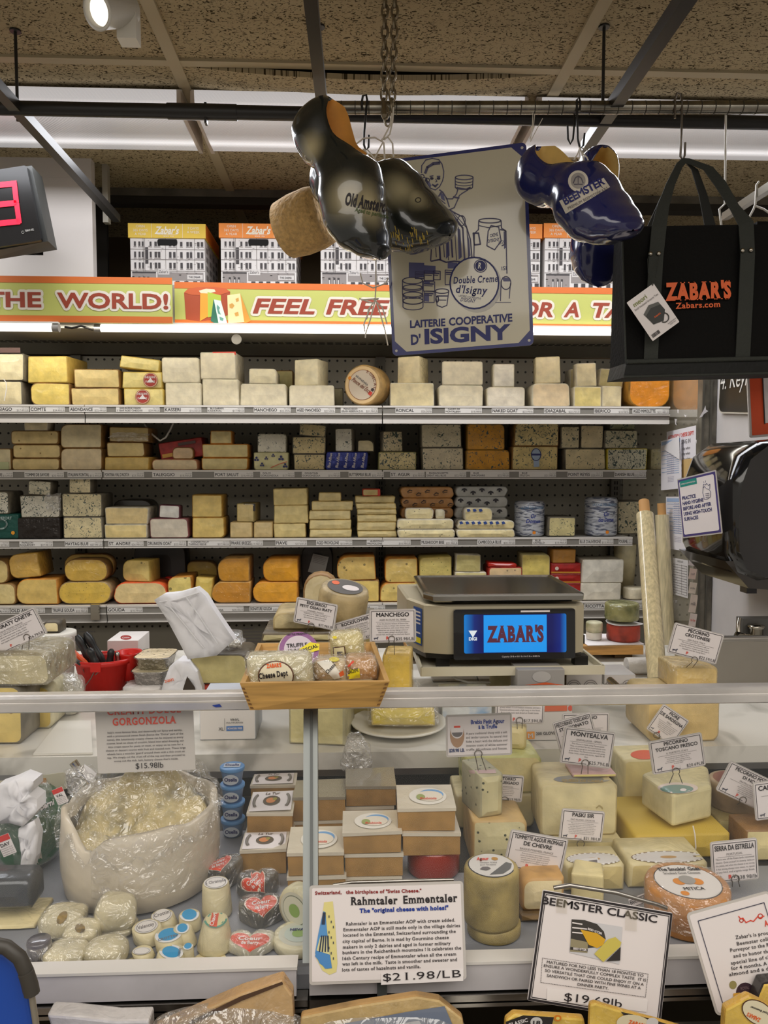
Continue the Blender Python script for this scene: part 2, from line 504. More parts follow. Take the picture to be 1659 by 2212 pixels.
 # the setting
CEIL=2.70
def st_(o):o['kind']='structure';return o
def ceiling_mat():
 m,N,L,b=nm_('fissured_ceiling_tile')
 tc=N.new('ShaderNodeTexCoord');mp=N.new('ShaderNodeMapping')
 mp.inputs['Scale'].default_value=(58,92,1);L.new(tc.outputs['Object'],mp.inputs[0])
 nz=N.new('ShaderNodeTexNoise');nz.inputs['Scale'].default_value=1.0;nz.inputs['Detail'].default_value=2.5;nz.inputs['Distortion'].default_value=2.2
 L.new(mp.outputs[0],nz.inputs[0])
 r=N.new('ShaderNodeValToRGB')
 r.color_ramp.elements[0].position=.40;r.color_ramp.elements[0].color=lin((70,60,42))
 r.color_ramp.elements[1].position=.43;r.color_ramp.elements[1].color=lin((176,160,128))
 L.new(nz.outputs[0],r.inputs[0]);L.new(r.outputs[0],b.inputs['Base Color'])
 b.inputs['Roughness'].default_value=.9;b.inputs['Specular IOR Level'].default_value=.1
 bp=N.new('ShaderNodeBump');bp.inputs['Strength'].default_value=.4;bp.inputs['Distance'].default_value=.01
 L.new(nz.outputs[0],bp.inputs['Height']);L.new(bp.outputs[0],b.inputs['Normal'])
 return m
TILE=ceiling_mat()
TBAR=G((172,158,128),.6)
st_(U().box((-3.2,-2.2,2.84),(3.2,4.1,2.88)).bd('floor',G((128,116,102),.4))).location.z=-2.88
DK=G((40,35,28),.9)
xl,xr=atz(380,140,CEIL).x,atz(1228,140,CEIL).x
yc=atz(800,141,CEIL).y
O=U()
O.box((-3.2,-2.2,CEIL),(3.2,yc,CEIL+.02))
O.box((-3.2,yc,CEIL),(xl,4.1,CEIL+.02));O.box((xr,yc,CEIL),(3.2,4.1,CEIL+.02))
O.box((xl,yc+.46,CEIL),(xr,4.1,CEIL+.02))
st_(O.bd('ceiling',TILE))
O=U();n=24
for i in rg(n):
 def sag(t):return .030*J.sin(J.pi*min(1,max(0,t)))**.8
 t0,t1=i/n,(i+1)/n
 x0,x1=xl+(xr-xl)*t0,xl+(xr-xl)*t1
 for(ya,yb,ka,kb)in((yc+.02,yc+.24,1,.7),(yc+.24,yc+.48,.7,0)):
  za0,za1,zb0,zb1=CEIL-sag(t0)*ka,CEIL-sag(t1)*ka,CEIL-sag(t0)*kb,CEIL-sag(t1)*kb
  O.hexa([(x0,ya,za0),(x1,ya,za1),(x1,yb,zb1),(x0,yb,zb0)],[(x0,ya,za0+.015),(x1,ya,za1+.015),(x1,yb,zb1+.015),(x0,yb,zb0+.015)])
st_(O.bd('ceiling',TILE))
st_(U().box((xl,yc-.01,CEIL+.06),(xr,yc+.5,CEIL+.07)).bd('ceiling',DK))
k=1
for x in(xl,xr):
 st_(U().box((x-.017,-2,CEIL-.008),(x+.017,4.0,CEIL+.004)).bd('trim_%d'%k,TBAR));k+=1
st_(U().box((-3.2,yc-.016,CEIL-.007),(3.2,yc+.016,CEIL+.004)).bd('trim_%d'%k,TBAR));k+=1
st_(U().box((-3.2,yc+1.06,CEIL-.007),(3.2,yc+1.09,CEIL+.004)).bd('trim_%d'%k,TBAR))
st_(U().box((-3.2,3.95,0),(3.2,4.05,CEIL+.2)).bd('wall_back',G((92,76,54),.9)))
f=C(E(-420,318,2.95),E(213,329,2.95),E(-420,700,2.95))
def cell(O,a0,b0,a1,b1,y0,y1):
 p,q=f.uv(a0,b0),f.uv(a1,b1);O.box((min(p.x,q.x),y0,min(p.z,q.z)),(max(p.x,q.x),y1,max(p.z,q.z)))
ah=(103+420)/633;b1_,b0_=1-(376-320)/380,1-(545-320)/380
O=U();cell(O,0,0,1,b0_,2.95,2.99);cell(O,0,b1_,1,1,2.95,2.99);cell(O,ah,b0_,1,b1_,2.95,2.99);cell(O,0,b0_,.3,b1_,2.95,2.99)
o=st_(O.bd('wall_left',G((204,196,190),.7)))
O=U();cell(O,0,0,.92,1,3.4,3.42);st_(O.bd('wall_left',DK))
O=U();p=f.uv(ah-.2,(b0_+b1_)/2);O.box((p.x-.2,3.1,p.z+.02),(p.x+.3,3.14,p.z+.06));st_(O.bd('trim_5',G((96,92,84),.6)))
XW=E(1546,1000,2.74).x
st_(U().box((XW,.9,0),(XW+.1,2.76,2.16)).bd('wall_right',G((214,208,204),.6,var=.04,vs=6)))
O=U();a,b=E(215,412,3.25),E(1700,452,3.25)
O.box((a.x,3.25,a.z-.018),(b.x,3.28,a.z+.018));O.box((a.x,3.24,a.z-.05),(b.x,3.30,a.z-.02),1)
st_(O.bd('trim_6',[G((128,124,116),.35,metal=.7,var=.2,vs=9),DK]))
O=U();a=E(219,330,3.0);O.box((a.x,3.0,a.z-.25),(a.x+.02,3.03,a.z+.05));st_(O.bd('trim_7',G((150,144,130),.5)))
def lens_mat():
 m,N,L,b=nm_('prismatic_lens')
 tc=N.new('ShaderNodeTexCoord');sp=N.new('ShaderNodeSeparateXYZ');L.new(tc.outputs['Object'],sp.inputs[0])
 mr=N.new('ShaderNodeMapRange');mr.inputs[1].default_value=0;mr.inputs[2].default_value=yb-ya
 L.new(sp.outputs[1],mr.inputs[0])
 r=N.new('ShaderNodeValToRGB');e=r.color_ramp.elements
 def g(v):return(v,v*.965,v*.97,1)
 e[0].position=0;e[0].color=g(.45);e[1].position=1;e[1].color=g(.26)
 for p,v in((.08,.78),(.18,.36),(.40,.22),(.52,.19),(.62,.34),(.72,1.0),(.82,.36)):
  q=e.new(p);q.color=g(v)
 L.new(mr.outputs[0],r.inputs[0]);L.new(r.outputs[0],b.inputs['Emission Color'])
 b.inputs['Emission Strength'].default_value=.82
 b.inputs['Base Color'].default_value=lin((190,186,184));b.inputs['Roughness'].default_value=.25
 n=N.new('ShaderNodeTexWave');n.inputs['Scale'].default_value=60;n.bands_direction='DIAGONAL'
 L.new(tc.outputs['Object'],n.inputs[0])
 bp=N.new('ShaderNodeBump');bp.inputs['Strength'].default_value=.15;bp.inputs['Distance'].default_value=.01
 L.new(n.outputs[0],bp.inputs['Height']);L.new(bp.outputs[0],b.inputs['Normal'])
 return m
FIXT=G((206,198,190),.4)
FZ=2.628
ya=atz(800,206,FZ+.045).y;yb=atz(800,338,FZ+.006).y
LENS=lens_mat()
def fixture(x0,x1,lb):
 t=th_('fluorescent_fixture',(x0,ya,FZ),lb,'ceiling light','fluorescent fixtures under the ceiling')
 O=U();D=yb-ya;prof=[(0,.05),(.004,.02),(D*.08,.006),(D*.3,0),(D*.7,0),(D*.92,.004),(D*.985,.016),(D,.05)]
 vs=[V((x,ya+p[0],FZ+p[1]))for x in(x0+.012,x1-.012)for p in prof];n=len(prof)
 O.add(vs,[(i,i+n,i+n+1,i+1)for i in rg(n-1)]+[tuple(rg(n)),tuple(reversed(rg(n,2*n)))],0)
 O.bd('lens',LENS,t)
 U().box((x0,ya+.02,FZ+.05),(x1,yb-.02,CEIL-.012)).bd('housing',FIXT,t)
 for x in(x0+.1,x1-.16):U().box((x,yb-.05,CEIL-.013),(x+.06,yb-.03,CEIL-.0005)).bd('hanger_tab',FIXT,t)
 for x in(x0,x1-.012):U().box((x,ya+.004,FZ+.004),(x+.012,yb-.004,FZ+.05)).bd('end_cap',G((196,184,172),.5),t)
xs=[E(-700,290,2.42).x,E(400,290,2.42).x,E(420,290,2.42).x,E(1132,300,2.42).x,E(1152,300,2.42).x,E(2300,320,2.42).x]
fixture(xs[0],xs[1],'long fluorescent fixture with ribbed lens above the white bulkhead and number display')
fixture(xs[2],xs[3],'fluorescent fixture with ribbed lens above the hanging black clogs')
fixture(xs[4],xs[5],'fluorescent fixture with ribbed lens above the black tote bag')
p=E(246,22,1.78)
t=th_('spotlight',(p.x,p.y,CEIL),'white track spotlight with glowing face hanging from the tiled ceiling','spotlight')
ax=V((-.45,-.75,-.45)).normalized();q=ax.to_track_quat('Z','Y').to_matrix().to_4x4();M=Matrix.Translation(p)@q
U().la([(.024,-.05),(.034,-.045),(.036,.05),(.038,.052),(.030,.053),(.028,.035)],n=28,M=M).bd('lamp_head',WHITEP,t)
U().la([(.0005,.040),(.029,.041)],n=28,M=M).bd('glowing_lamp',G((255,246,225),.5,emit=(255,244,220),es=2.6),t)
b=p+V((.022,.03,-.03));U().box((b.x-.02,b.y-.02,b.z-.022),(b.x+.022,b.y+.02,b.z+.045)).bd('driver_box',WHITEP,t)
U().tb([(p.x,p.y,p.z),(p.x,p.y,CEIL)],.008).bd('stem',WHITEP,t)
O=U();a,b=E(-120,236,2.03),E(1900,275,2.03);bz=E(400,241,2.03).z
O.tb([(a.x,2.03,bz),(b.x,2.03,bz)],.0175,14)
for px in(445,):
 q=E(px,241,2.03);O.box((q.x-.003,2.02,bz-.03),(q.x+.003,2.04,bz+.02))
q0,q1=E(362,240,2.03),E(512,240,2.03)
O.tb([(q0.x,2.03,bz),(q1.x,2.03,bz)],.0195,14)
tag(O.bd('rack_pipe',BLACKM,loc=(0,2.03,bz)),'long black horizontal pipe hung under the fluorescent lights','pipe')
O=U();a,b=E(708,233,1.975),E(1900,232,1.91)
O.tb([a,b],.0155,18)
d=(b-a);n=int(d.length/.033)
for i in rg(1,n):
 c=a+d*(i/n);O.tb([c-d.normalized()*.0012,c+d.normalized()*.0012],.0160,18,1)
tag(O.bd('rack_pole',[G((150,145,134),.25,metal=1,var=.25,vs=14),G((60,54,42),.5)],loc=a),'grooved chrome pole carrying the hooks above the counter','pole')
def bar(name,lb,p0,p1,z,w,grp='black square tubes of the hanging rack'):
 a,b=atz(p0[0],p0[1],z),atz(p1[0],p1[1],z)
 O=U();d=(b-a).normalized();sx=V((0,0,1)).cross(d).normalized()*w/2;u=V((0,0,w/2))
 O.hexa([a-sx-u,a+sx-u,b+sx-u,b-sx-u],[a-sx+u,a+sx+u,b+sx+u,b-sx+u])
 return tag(O.bd(name,BLACKM,loc=a),lb,'rack bar',grp)
bar('rack_bar','black square tube crossing over the number display',(-90,95),(252,472),2.475,.026)
bar('rack_bar','black square tube crossing above the black tote bag',(1512,-50),(1266,318),2.475,.030)
bar('rack_bar','black square tube ending beside the black clog heel',(663,-80),(697,236),2.475,.026)
for(p0,p1,l)in(((33,65),(40,262),'thin threaded rod in front of the white bulkhead'),((690,56),(697,234),'thin threaded rod above the black clogs'),((1305,56),(1310,222),'thin threaded rod above the blue clogs')):
 a=atz(p0[0],p0[1],CEIL);b=E(p1[0],p1[1],a.y)
 O=U().tb([(a.x,a.y,CEIL),(a.x,a.y,b.z)],.0042,8);O.la([(.014,CEIL-.005),(.014,CEIL)],(a.x,a.y,0),12)
 tag(O.bd('hanger_rod',BLACKM,loc=(a.x,a.y,CEIL)),l,'rod','rods hanging the rack from the ceiling')
F=C(E(-110,383,2.62),E(55,357,2.62),E(-75,545,2.62))
t=th_('number_display',F.uv(.5,0),'black box number display with red glowing digit on the white bulkhead','number display')
U().hexa([F.uv(-.02,-.02,-.02),F.uv(1.06,-.0,-.02),F.uv(1.03,0,-.12),F.uv(0,0,-.12)],[F.uv(-.02,1.02,-.02),F.uv(1.04,1.02,-.02),F.uv(1.02,1.02,-.12),F.uv(0,1.02,-.12)]).bd('housing',G((46,47,45),.4),t)
O=U();F.pn(O,.02,.008,0,0);O.bd('face_plate',BLACKP,t)
c_=F.uv(.3,.5);U().tb([(c_.x,c_.y+.11,c_.z),(c_.x,3.10,c_.z)],.02).bd('bracket',BLACKM,t)
O=U()
for(x0,y0,x1,y1)in((-40,404,34,397),(-40,446,34,439),(-40,487,41,479)):F.sr(O,[(x0,y0),(x1,y1)],10,.003)
F.sr(O,[(32,399),(36,436)],9,.003);F.sr(O,[(37,442),(42,480)],9,.003)
O.bd('digit_segments',G((255,30,60),.4,emit=(235,14,48),es=.75),t)
O=U();F.tx(O,'TURN-O-MATIC',(55,501),(74,498),4,.02,e=.002);F.ring(O,(50,502),2.6,1,e=.002);O.bd('maker_lettering',G((190,186,178),.5),t)
CASE=th_('case_header',(0,3.4,2.085),'grey box header of the cheese case behind the orange and green banners','case header')
XL,XR=-2.2,E(1447,880,3.0).x
def peg_mat():
 m,N,L,b=nm_('perforated_grey_panel')
 tc=N.new('ShaderNodeTexCoord');sp=N.new('ShaderNodeSeparateXYZ');L.new(tc.outputs['Object'],sp.inputs[0])
 def cell(out,p):
  d=N.new('ShaderNodeMath');d.operation='DIVIDE';d.inputs[1].default_value=p;L.new(out,d.inputs[0])
  f_=N.new('ShaderNodeMath');f_.operation='FRACT';L.new(d.outputs[0],f_.inputs[0])
  s_=N.new('ShaderNodeMath');s_.operation='SUBTRACT';s_.inputs[1].default_value=.5;L.new(f_.outputs[0],s_.inputs[0])
  k_=N.new('ShaderNodeMath');k_.operation='MULTIPLY';k_.inputs[1].default_value=p;L.new(s_.outputs[0],k_.inputs[0])
  q_=N.new('ShaderNodeMath');q_.operation='POWER';q_.inputs[1].default_value=2;L.new(k_.outputs[0],q_.inputs[0]);return q_.outputs[0]
 s=N.new('ShaderNodeMath');s.operation='ADD';L.new(cell(sp.outputs[0],.0362),s.inputs[0]);L.new(cell(sp.outputs[2],.0475),s.inputs[1])
 lt=N.new('ShaderNodeMath');lt.operation='LESS_THAN';lt.inputs[1].default_value=.0052**2;L.new(s.outputs[0],lt.inputs[0])
 n=N.new('ShaderNodeTexNoise');n.inputs['Scale'].default_value=5;L.new(tc.outputs['Object'],n.inputs[0])
 r=N.new('ShaderNodeValToRGB');r.color_ramp.elements[0].color=lin((172,166,150));r.color_ramp.elements[1].color=lin((196,190,172));L.new(n.outputs[0],r.inputs[0])
 mx=N.new('ShaderNodeMix');mx.data_type='RGBA';L.new(lt.outputs[0],mx.inputs[0]);L.new(r.outputs[0],mx.inputs[6]);mx.inputs[7].default_value=lin((38,35,30))
 L.new(mx.outputs[2],b.inputs['Base Color']);b.inputs['Roughness'].default_value=.5
 return m
PEG=peg_mat();GREY=G((150,145,132),.5)
SHELL=G((168,162,152),.35)
WHITEB=G((222,216,208),.3,coat=.3)
BACK=st_(U().box((XL,3.62,.85),(XR+.02,3.66,2.08)).bd('wall_back',PEG,loc=(0,3.64,0)))
HT=E(800,618,2.89).z;O=U();O.box((XL,2.90,2.085),(XR,3.60,HT));O.bd('header',GREY,CASE)
O=U();x=XL
ys=atz(600,742,2.085).y
while x<XR-.05:
 O.box((x,ys-.008,2.0838),(x+.024,ys+.008,2.0846));O.box((x,ys-.036,2.0838),(x+.024,ys-.028,2.0846));x+=.0335
O.bd('air_slots',G((34,30,26),.9),CASE)
O=U()
for px in(170,822,1330):
 a=E(px,1000,3.6);O=U().box((a.x-.022,3.59,.9),(a.x+.022,3.618,2.08));O.bd('upright',G((112,107,96),.5),BACK)
 O=U()
 for i in rg(44):O.box((a.x-.008,3.5885,.95+i*.025),(a.x-.003,3.59,.965+i*.025));O.box((a.x+.003,3.5885,.95+i*.025),(a.x+.008,3.59,.965+i*.025))
 O.bd('upright_slots',DK,BACK)
za=E(300,1345,3.2).z
U().box((XL,3.3,.80),(XR+.1,3.32,za+.03)).bd('lower_panel',G((118,113,100),.5),BACK)
O=U()
for i in rg(90):O.la([(.0048,0),(.0048,.001)],(0,0,0),8,M=Matrix.Translation((-1.6+i*.032,3.2995,E(300,1353,3.3).z))@Matrix.Rotation(R(90),4,'X'))
O.bd('air_holes',DK,BACK)
for(x0,x1)in((150,205),(525,580)):
 O=U();a=E(x0,1362,3.299);b=E(x1,1362,3.299)
 for k,w in en((.4,1,.9,.8,1,.7,.9,.8)):
  z=E(x0,1352+k*7 if False else 1358+k*7,3.299).z;O.box((a.x,3.297,z-.0015),(a.x+(b.x-a.x)*w,3.299,z+.0015))
 O.bd('notice_print',INK2,BACK)
O=U();c=E(511,733,2.99)
O.la([(.019,0),(.019,.002)],c,20,M=Matrix.Rotation(R(90),4,'X'));O.bd('round_sticker',G((168,162,150),.4),CASE)
def tube_lamp(x0,x1,Y,py,lb):
 a,b=E(x0,py,Y),E(x1,py,Y);z=(a.z+b.z)/2
 t=th_('tube_lamp',(a.x,Y,z),lb,'tube light','tube lights below the banner')
 U().tb([(a.x+.02,Y,z),(b.x-.02,Y,z)],.0125,12).bd('lit_tube',G((255,250,240),.4,emit=(255,249,238),es=2.2),t)
 for x in(a.x,b.x-.022):U().tb([(x,Y,z),(x+.022,Y,z)],.0145,12).bd('socket',G((150,145,138),.4),t)
 U().box((a.x,Y-.012,z+.014),(b.x,Y+.006,z+.020)).bd('reflector',WHITEP,t)
tube_lamp(-600,128,2.81,706,'bright fluorescent tube under the WORLD end of the banner')
tube_lamp(205,1460,2.858,714,'long bright fluorescent tube under the FEEL FREE banner')
O=U();O.tb([E(140,706,2.83),E(155,709,2.83),E(175,704,2.83),E(200,712,2.86)],.004,8);tag(O.bd('lamp_cable',DK,loc=E(140,706,2.83)),'short dark cable between the two tube lights','cable')
BG=G((176,178,92),.6);BO=G((196,100,34),.6);BT=G((140,52,26),.6);BW=G((210,200,184),.6)
def banner(tl,tr,bl,Y,name,lb):
 F=C(E(*tl,Y),E(*tr,Y),E(*bl,Y))
 t=th_(name,F.uv(.5,0),lb,'banner')
 O=U();O.plate([F.uv(0,0),F.uv(1,0),F.uv(1,1),F.uv(0,1)],F.n,.006);O.bd('board',BG,t)
 O=U();F.rc(O,0,0,1,.145,.0008);F.rc(O,0,.855,1,1,.0008);O.bd('stripes',BO,t)
 return F,t
def halo(F,t,items,shear):
 a,b=U(),U()
 for(s,p0,p1,h)in items:
  for k in rg(12):
   dx,dy=5.5*J.cos(k*J.pi/6),5.5*J.sin(k*J.pi/6)
   F.tx(a,s,(p0[0]+dx,p0[1]+dy),(p1[0]+dx,p1[1]+dy),h,.03,0,shear,.0012+k*.00002)
  F.tx(b,s,p0,p1,h,.03,0,shear,.0022)
 a.bd('letter_outline',BW,t);b.bd('lettering',BT,t)
F,t=banner((-560,589),(376,600),(-560,690),2.83,'shop_banner','orange and green banner section reading THE WORLD!')
halo(F,t,[('FROM AROUND',(-330,657),(-82,659),31),('THE',(-30,662),(90,663),31),('WORLD!',(124,664),(364,667),31)],0)
F,t=banner((378,609),(1460,624),(378,704),2.88,'shop_banner','orange and green banner section reading FEEL FREE with drawn cheeses')
halo(F,t,[('FEEL',(546,676),(680,678),30),('FREE',(704,678),(842,680),30),('TO ASK',(872,680),(1064,682),30),('FOR',(1094,682),(1194,684),29),('A',(1217,684),(1250,684),29),('TASTE!',(1280,685),(1450,687),29)],.22)
def drawn(F,t,name,col,polys,e):
 O=U()
 for p in polys:F.fl(O,p,e)
 O.bd(name,G(col,.55),t)
W_=lambda I:[(x/2.514,320+y/2.514)for x,y in I]
drawn(F,t,'drawn_wheel',(158,66,30),[W_([(1000,785),(1020,765),(1070,756),(1160,754),(1225,762),(1250,780),(1240,905),(1180,930),(1080,942),(1010,930)])],.001)
drawn(F,t,'drawn_wheel_top',(186,84,38),[W_([(1000,785),(1020,765),(1070,756),(1160,754),(1225,762),(1250,780),(1200,796),(1100,800),(1040,797)])],.0016)
drawn(F,t,'drawn_label',(226,206,170),[W_([(1080,775),(1120,764),(1165,768),(1172,780),(1130,790),(1090,788)])],.002)
drawn(F,t,'drawn_cut_side',(226,150,44),[W_([(1088,790),(1130,782),(1130,915),(1086,940)])],.002)
drawn(F,t,'drawn_green_wedge',(168,182,60),[W_([(1128,782),(1200,800),(1205,900),(1130,920)])],.0022)
drawn(F,t,'drawn_blue_wedge',(40,100,76),[W_([(1160,822),(1190,860),(1190,962),(1145,940)])],.0026)
drawn(F,t,'drawn_blue_face',(206,222,206),[W_([(1162,822),(1200,830),(1234,950),(1190,964)])],.003)
drawn(F,t,'drawn_veins',(96,146,130),[W_([(1180,850),(1196,868),(1190,880),(1200,905),(1186,900),(1178,870)]),W_([(1192,915),(1215,925),(1212,940),(1196,935)])],.0034)
drawn(F,t,'drawn_swiss_wedge',(232,206,150),[W_([(1235,800),(1305,790),(1340,945),(1240,952)])],.003)
drawn(F,t,'drawn_swiss_side',(204,140,50),[W_([(1305,790),(1362,940),(1328,952)])],.0034)
drawn(F,t,'drawn_eyes',(196,146,66),[W_([(1246,850),(1262,842),(1274,856),(1262,872),(1248,868)]),W_([(1280,820),(1296,812),(1298,830),(1284,836)]),W_([(1274,896),(1294,890),(1298,910),(1280,914)])],.0036)
def gb(px0,px1,Y,lid,lb):
 a,b=E(px0,607,Y),E(px1,607,Y);zb=HT+.001;z1=E(px0,514,Y).z;z2=E(px0,483,Y).z
 w=b.x-a.x;d=.30
 t=th_('gift_box',((a.x+b.x)/2,Y+d/2,zb),lb,'box','printed gift boxes on top of the case')
 U().box((a.x,Y,zb),(b.x,Y+d,z1+.02)).bd('carton',G((218,212,208),.6),t)
 LM=G(lid,.5)
 LM2=G((222,122,40),.5)
 O=U();O.box((a.x-.006,Y-.006,z1),(b.x+.006,Y+d+.006,z2));O.m[-6:]=[0,0,0,1,0,1];O.bd('lid',[LM,LM2],t)
 F=C(V((a.x-.006,Y-.006,z2)),V((b.x+.006,Y-.006,z2)),V((a.x-.006,Y-.006,z1)))
 O=U()
 for i,s in en(('OPEN','365 DAYS','A YEAR')):F.tu(O,s,.16,.70-i*.27,.17,.19)
 for i,s in en(('7 DAYS','A WEEK')):F.tu(O,s,.84,.60-i*.27,.17,.19)
 F.tu(O,"Zabar's",.5,.28,.50,.32,w=.03,shear=.3);F.tu(O,'SINCE 1934',.52,.06,.10,.2)
 F.rc(O,.38,.2,.62,.225,.001)
 for s in(.3,.7):F.rc(O,s,.0,s+.004,1,.0007)
 O.bd('lid_lettering',G((240,228,206),.5),t)
 F=C(V((a.x,Y-.0005,z1)),V((b.x,Y-.0005,z1)),V((a.x,Y-.0005,zb)))
 k,g,l=U(),U(),U()
 rng=random.Random(4)
 F.rc(l,0,0,1,.10,.0006)
 F.rc(g,.02,.10,.34,.38,.0007);F.rc(g,.36,.26,.98,.40,.0007)
 for x in(.05,.11,.155,.26,.325,.37,.52,.575,.67,.755,.80,.9,.95):
  for y in(.47,.66,.86):
   ww=.026 if x<.3 else .032
   F.rc(k,x,y,x+ww,y+(.10 if y<.8 else .08),.0009)
   F.rc(g,x-.006,y-.02,x+ww+.006,y-.008,.0008)
 for y in(.42,.62,.80):F.rc(g,0,y,1,y+.010,.0008)
 for x in(.17,.19,.47,.62,.86):F.rc(g,x,.4,x+.006,1,.0008)
 F.rc(k,.02,.38,.34,.41,.0009);F.rc(k,.20,.55,.24,.84,.0007)
 for x in(.10,.165,.22):F.rc(k,x,.11,x+.03,.32,.0009);F.rc(l,x+.006,.14,x+.022,.28,.0011)
 for x in(.40,.50,.60,.72,.84,.93):F.rc(k,x,.10,x+.055,.25,.0009)
 F.rc(l,.37,.36,.52,.46,.0010);F.rc(l,.76,.28,.97,.36,.0010)
 mbt=U();F.tu(mbt,"Zabar's",.44,.385,.05,.12,e=.0014);F.tu(mbt,'THE ZABAR',.86,.30,.035,.16,w=.02,e=.0014)
 for(cx,s)in((.52,.17),(.80,.14)):
  I=[(-1,0),(1,0),(1.0,.35),(.65,.45),(.45,.8),(-.3,.8),(-.55,.45),(-1,.35)]
  k.poly([F.uv(cx+x*s*.75,.06+y*.13,.0015)for x,y in I])
  for wx in(-.55,.6):
   k.poly([F.uv(cx+wx*s*.75+.03*J.cos(q*.52),.06+.035*J.sin(q*.52),.0019)for q in rg(12)])
 for i in rg(70):
  x,y=rng.random()*.97,rng.random();F.rc(g,x,y*.9+.05,x+rng.uniform(.004,.03),y*.9+.056+rng.uniform(0,.01),.0007)
 k.bd('dark_print',G((60,54,54),.6),t);g.bd('grey_print',G((142,134,130),.6),t);l.bd('pale_print',G((204,198,194),.6),t);mbt.bd('sign_lettering',INK,t)
 O=U();I=[F.uv(.5+s*.115+.02*J.cos(a_),.93+.055*J.sin(a_),.0021)for s,a0 in((1,-90),(-1,90))for a_ in[R(a0+22.5*q)for q in rg(9)]]
 O.poly(I);O.bd('hand_hole',G((18,16,14),.9),t)
 S=C(V((b.x+.0006,Y,z1)),V((b.x+.0006,Y+d,z1)),V((b.x+.0006,Y,zb)))
 g=U()
 for i in rg(4):
  for j in rg(5):S.rc(g,.1+i*.23,.15+j*.16,.24+i*.23,.24+j*.16,.0008)
 S.rc(g,.05,.02,.5,.12,.001);S.tu(g,'OPEN 7 DAYS',.45,.88,.08,.8);g.bd('side_print',G((142,134,130),.6),t)
gb(283,443,3.08,(228,190,52),'printed gift box with yellow lid on top of the case')
gb(478,640,3.08,(236,136,36),'orange-lidded gift box beside the yellow-lidded one')
gb(693,855,3.08,(236,136,36),'orange-lidded gift box half hidden behind the black clogs')
gb(1008,1166,3.08,(236,136,36),'orange-lidded gift box mostly behind the hanging tin sign')
gb(1176,1335,3.08,(236,136,36),'orange-lidded gift box behind the dark blue clogs')
SH={}
def shelf(n,py,Y,x0,x1,segs,lip,lb):
 z=E(700,py,Y).z
 t=th_('display_shelf',(0,Y,z),lb,'shelf','cheese shelves of the case')
 a,b=(x0 if isinstance(x0,float)else E(x0,py,Y).x),E(x1,py,Y).x
 U().box((a,Y+.012,z-.018),(b,3.585,z)).bd('shelf_board',SHELL,t)
 ed=[a]+[E(s,py,Y).x for s in segs]+[b]
 for i in rg(len(ed)-1):
  p,q=ed[i]+.002,ed[i+1]-.002
  O=U();hh=15.5*Y/FPX
  O.box((p,Y-.006,z-hh),(q,Y+.004,z-.004));O.bd('ticket_rail',G((134,130,122),.4),t)
  O=U();O.box((p,Y-.009,z-.004),(q,Y+.012,z+.003));O.bd('rail_top_edge',WHITEB,t)
  O=U();O.box((p,Y-.009,z-hh-.004),(q,Y+.004,z-hh));O.bd('rail_bottom_edge',WHITEB,t)
  if lip:
   l2=lip*Y/FPX
   O=U();O.hexa([(p,Y+.004,z-hh-l2),(q,Y+.004,z-hh-l2),(q,Y+.03,z-hh-l2),(p,Y+.03,z-hh-l2)],[(p,Y-.004,z-hh-.004),(q,Y-.004,z-hh-.004),(q,Y+.03,z-hh-.004),(p,Y+.03,z-hh-.004)]);O.bd('front_apron',G((160,156,150),.4),t)
   O=U();O.box((p,Y-.004,z-hh-l2-.001),(q,Y+.02,z-hh-l2+(.014 if n==1 else .003)));O.bd('apron_lip',WHITEB,t)
 SH[n]=(z+.003,Y)
 return t
shelf(1,878,3.0,XL,1447,(184,826),20,'top cheese shelf with a deep grey apron, right under the banner')
shelf(2,1017,3.2,XL,1396,(221,826),0,'second cheese shelf down, carrying the orange and blue veined cheeses')
shelf(3,1164,3.2,XL,1366,(225,826),0,'third cheese shelf down, carrying the blue foil drums')
zs_,Y_=SH[1];t=th_('display_shelf',(XR+.2,3.2,zs_-.003),'short length of shelf seen through the clear end panel','shelf','cheese shelves of the case')
U().box((XR+.036,3.17,zs_-.021),(XR+.42,3.585,zs_-.003)).bd('shelf_board',SHELL,t)
U().box((XR+.036,3.155,zs_-.03),(XR+.42,3.168,zs_)).bd('ticket_rail',WHITEB,t)
st_(U().box((XR+.04,3.62,.85),(XR+.5,3.66,2.08)).bd('wall_back',PEG,loc=(XR+.2,3.64,0)))
shelf(4,1305,3.2,XL,1391,(231,826),20,'lowest cheese shelf, carrying the round-edged goudas')
O=U();O.box((XR+.024,2.78,.95),(XR+.029,3.6,2.06));tag(O.bd('end_panel',film((150,144,128),.34,.06,.3,9),loc=(XR,2.76,.95)),'scuffed clear end panel at the far end of the shelves, with taped notices','panel')
O=U();a=E(1513,1000,2.74);O.box((a.x,2.74,.85),(XW-.002,2.775,2.08));O.box((a.x,2.735,.85),(a.x+.008,2.74,2.08),1);O.box((a.x+.030,2.735,.85),(a.x+.036,2.74,2.08),1)
tag(O.bd('case_post',[G((126,121,108),.4,metal=.3,var=.3,vs=14),G((92,88,78),.4)],loc=(a.x,2.74,.85)),'scuffed grey metal upright between the shelves and the white wall','post')
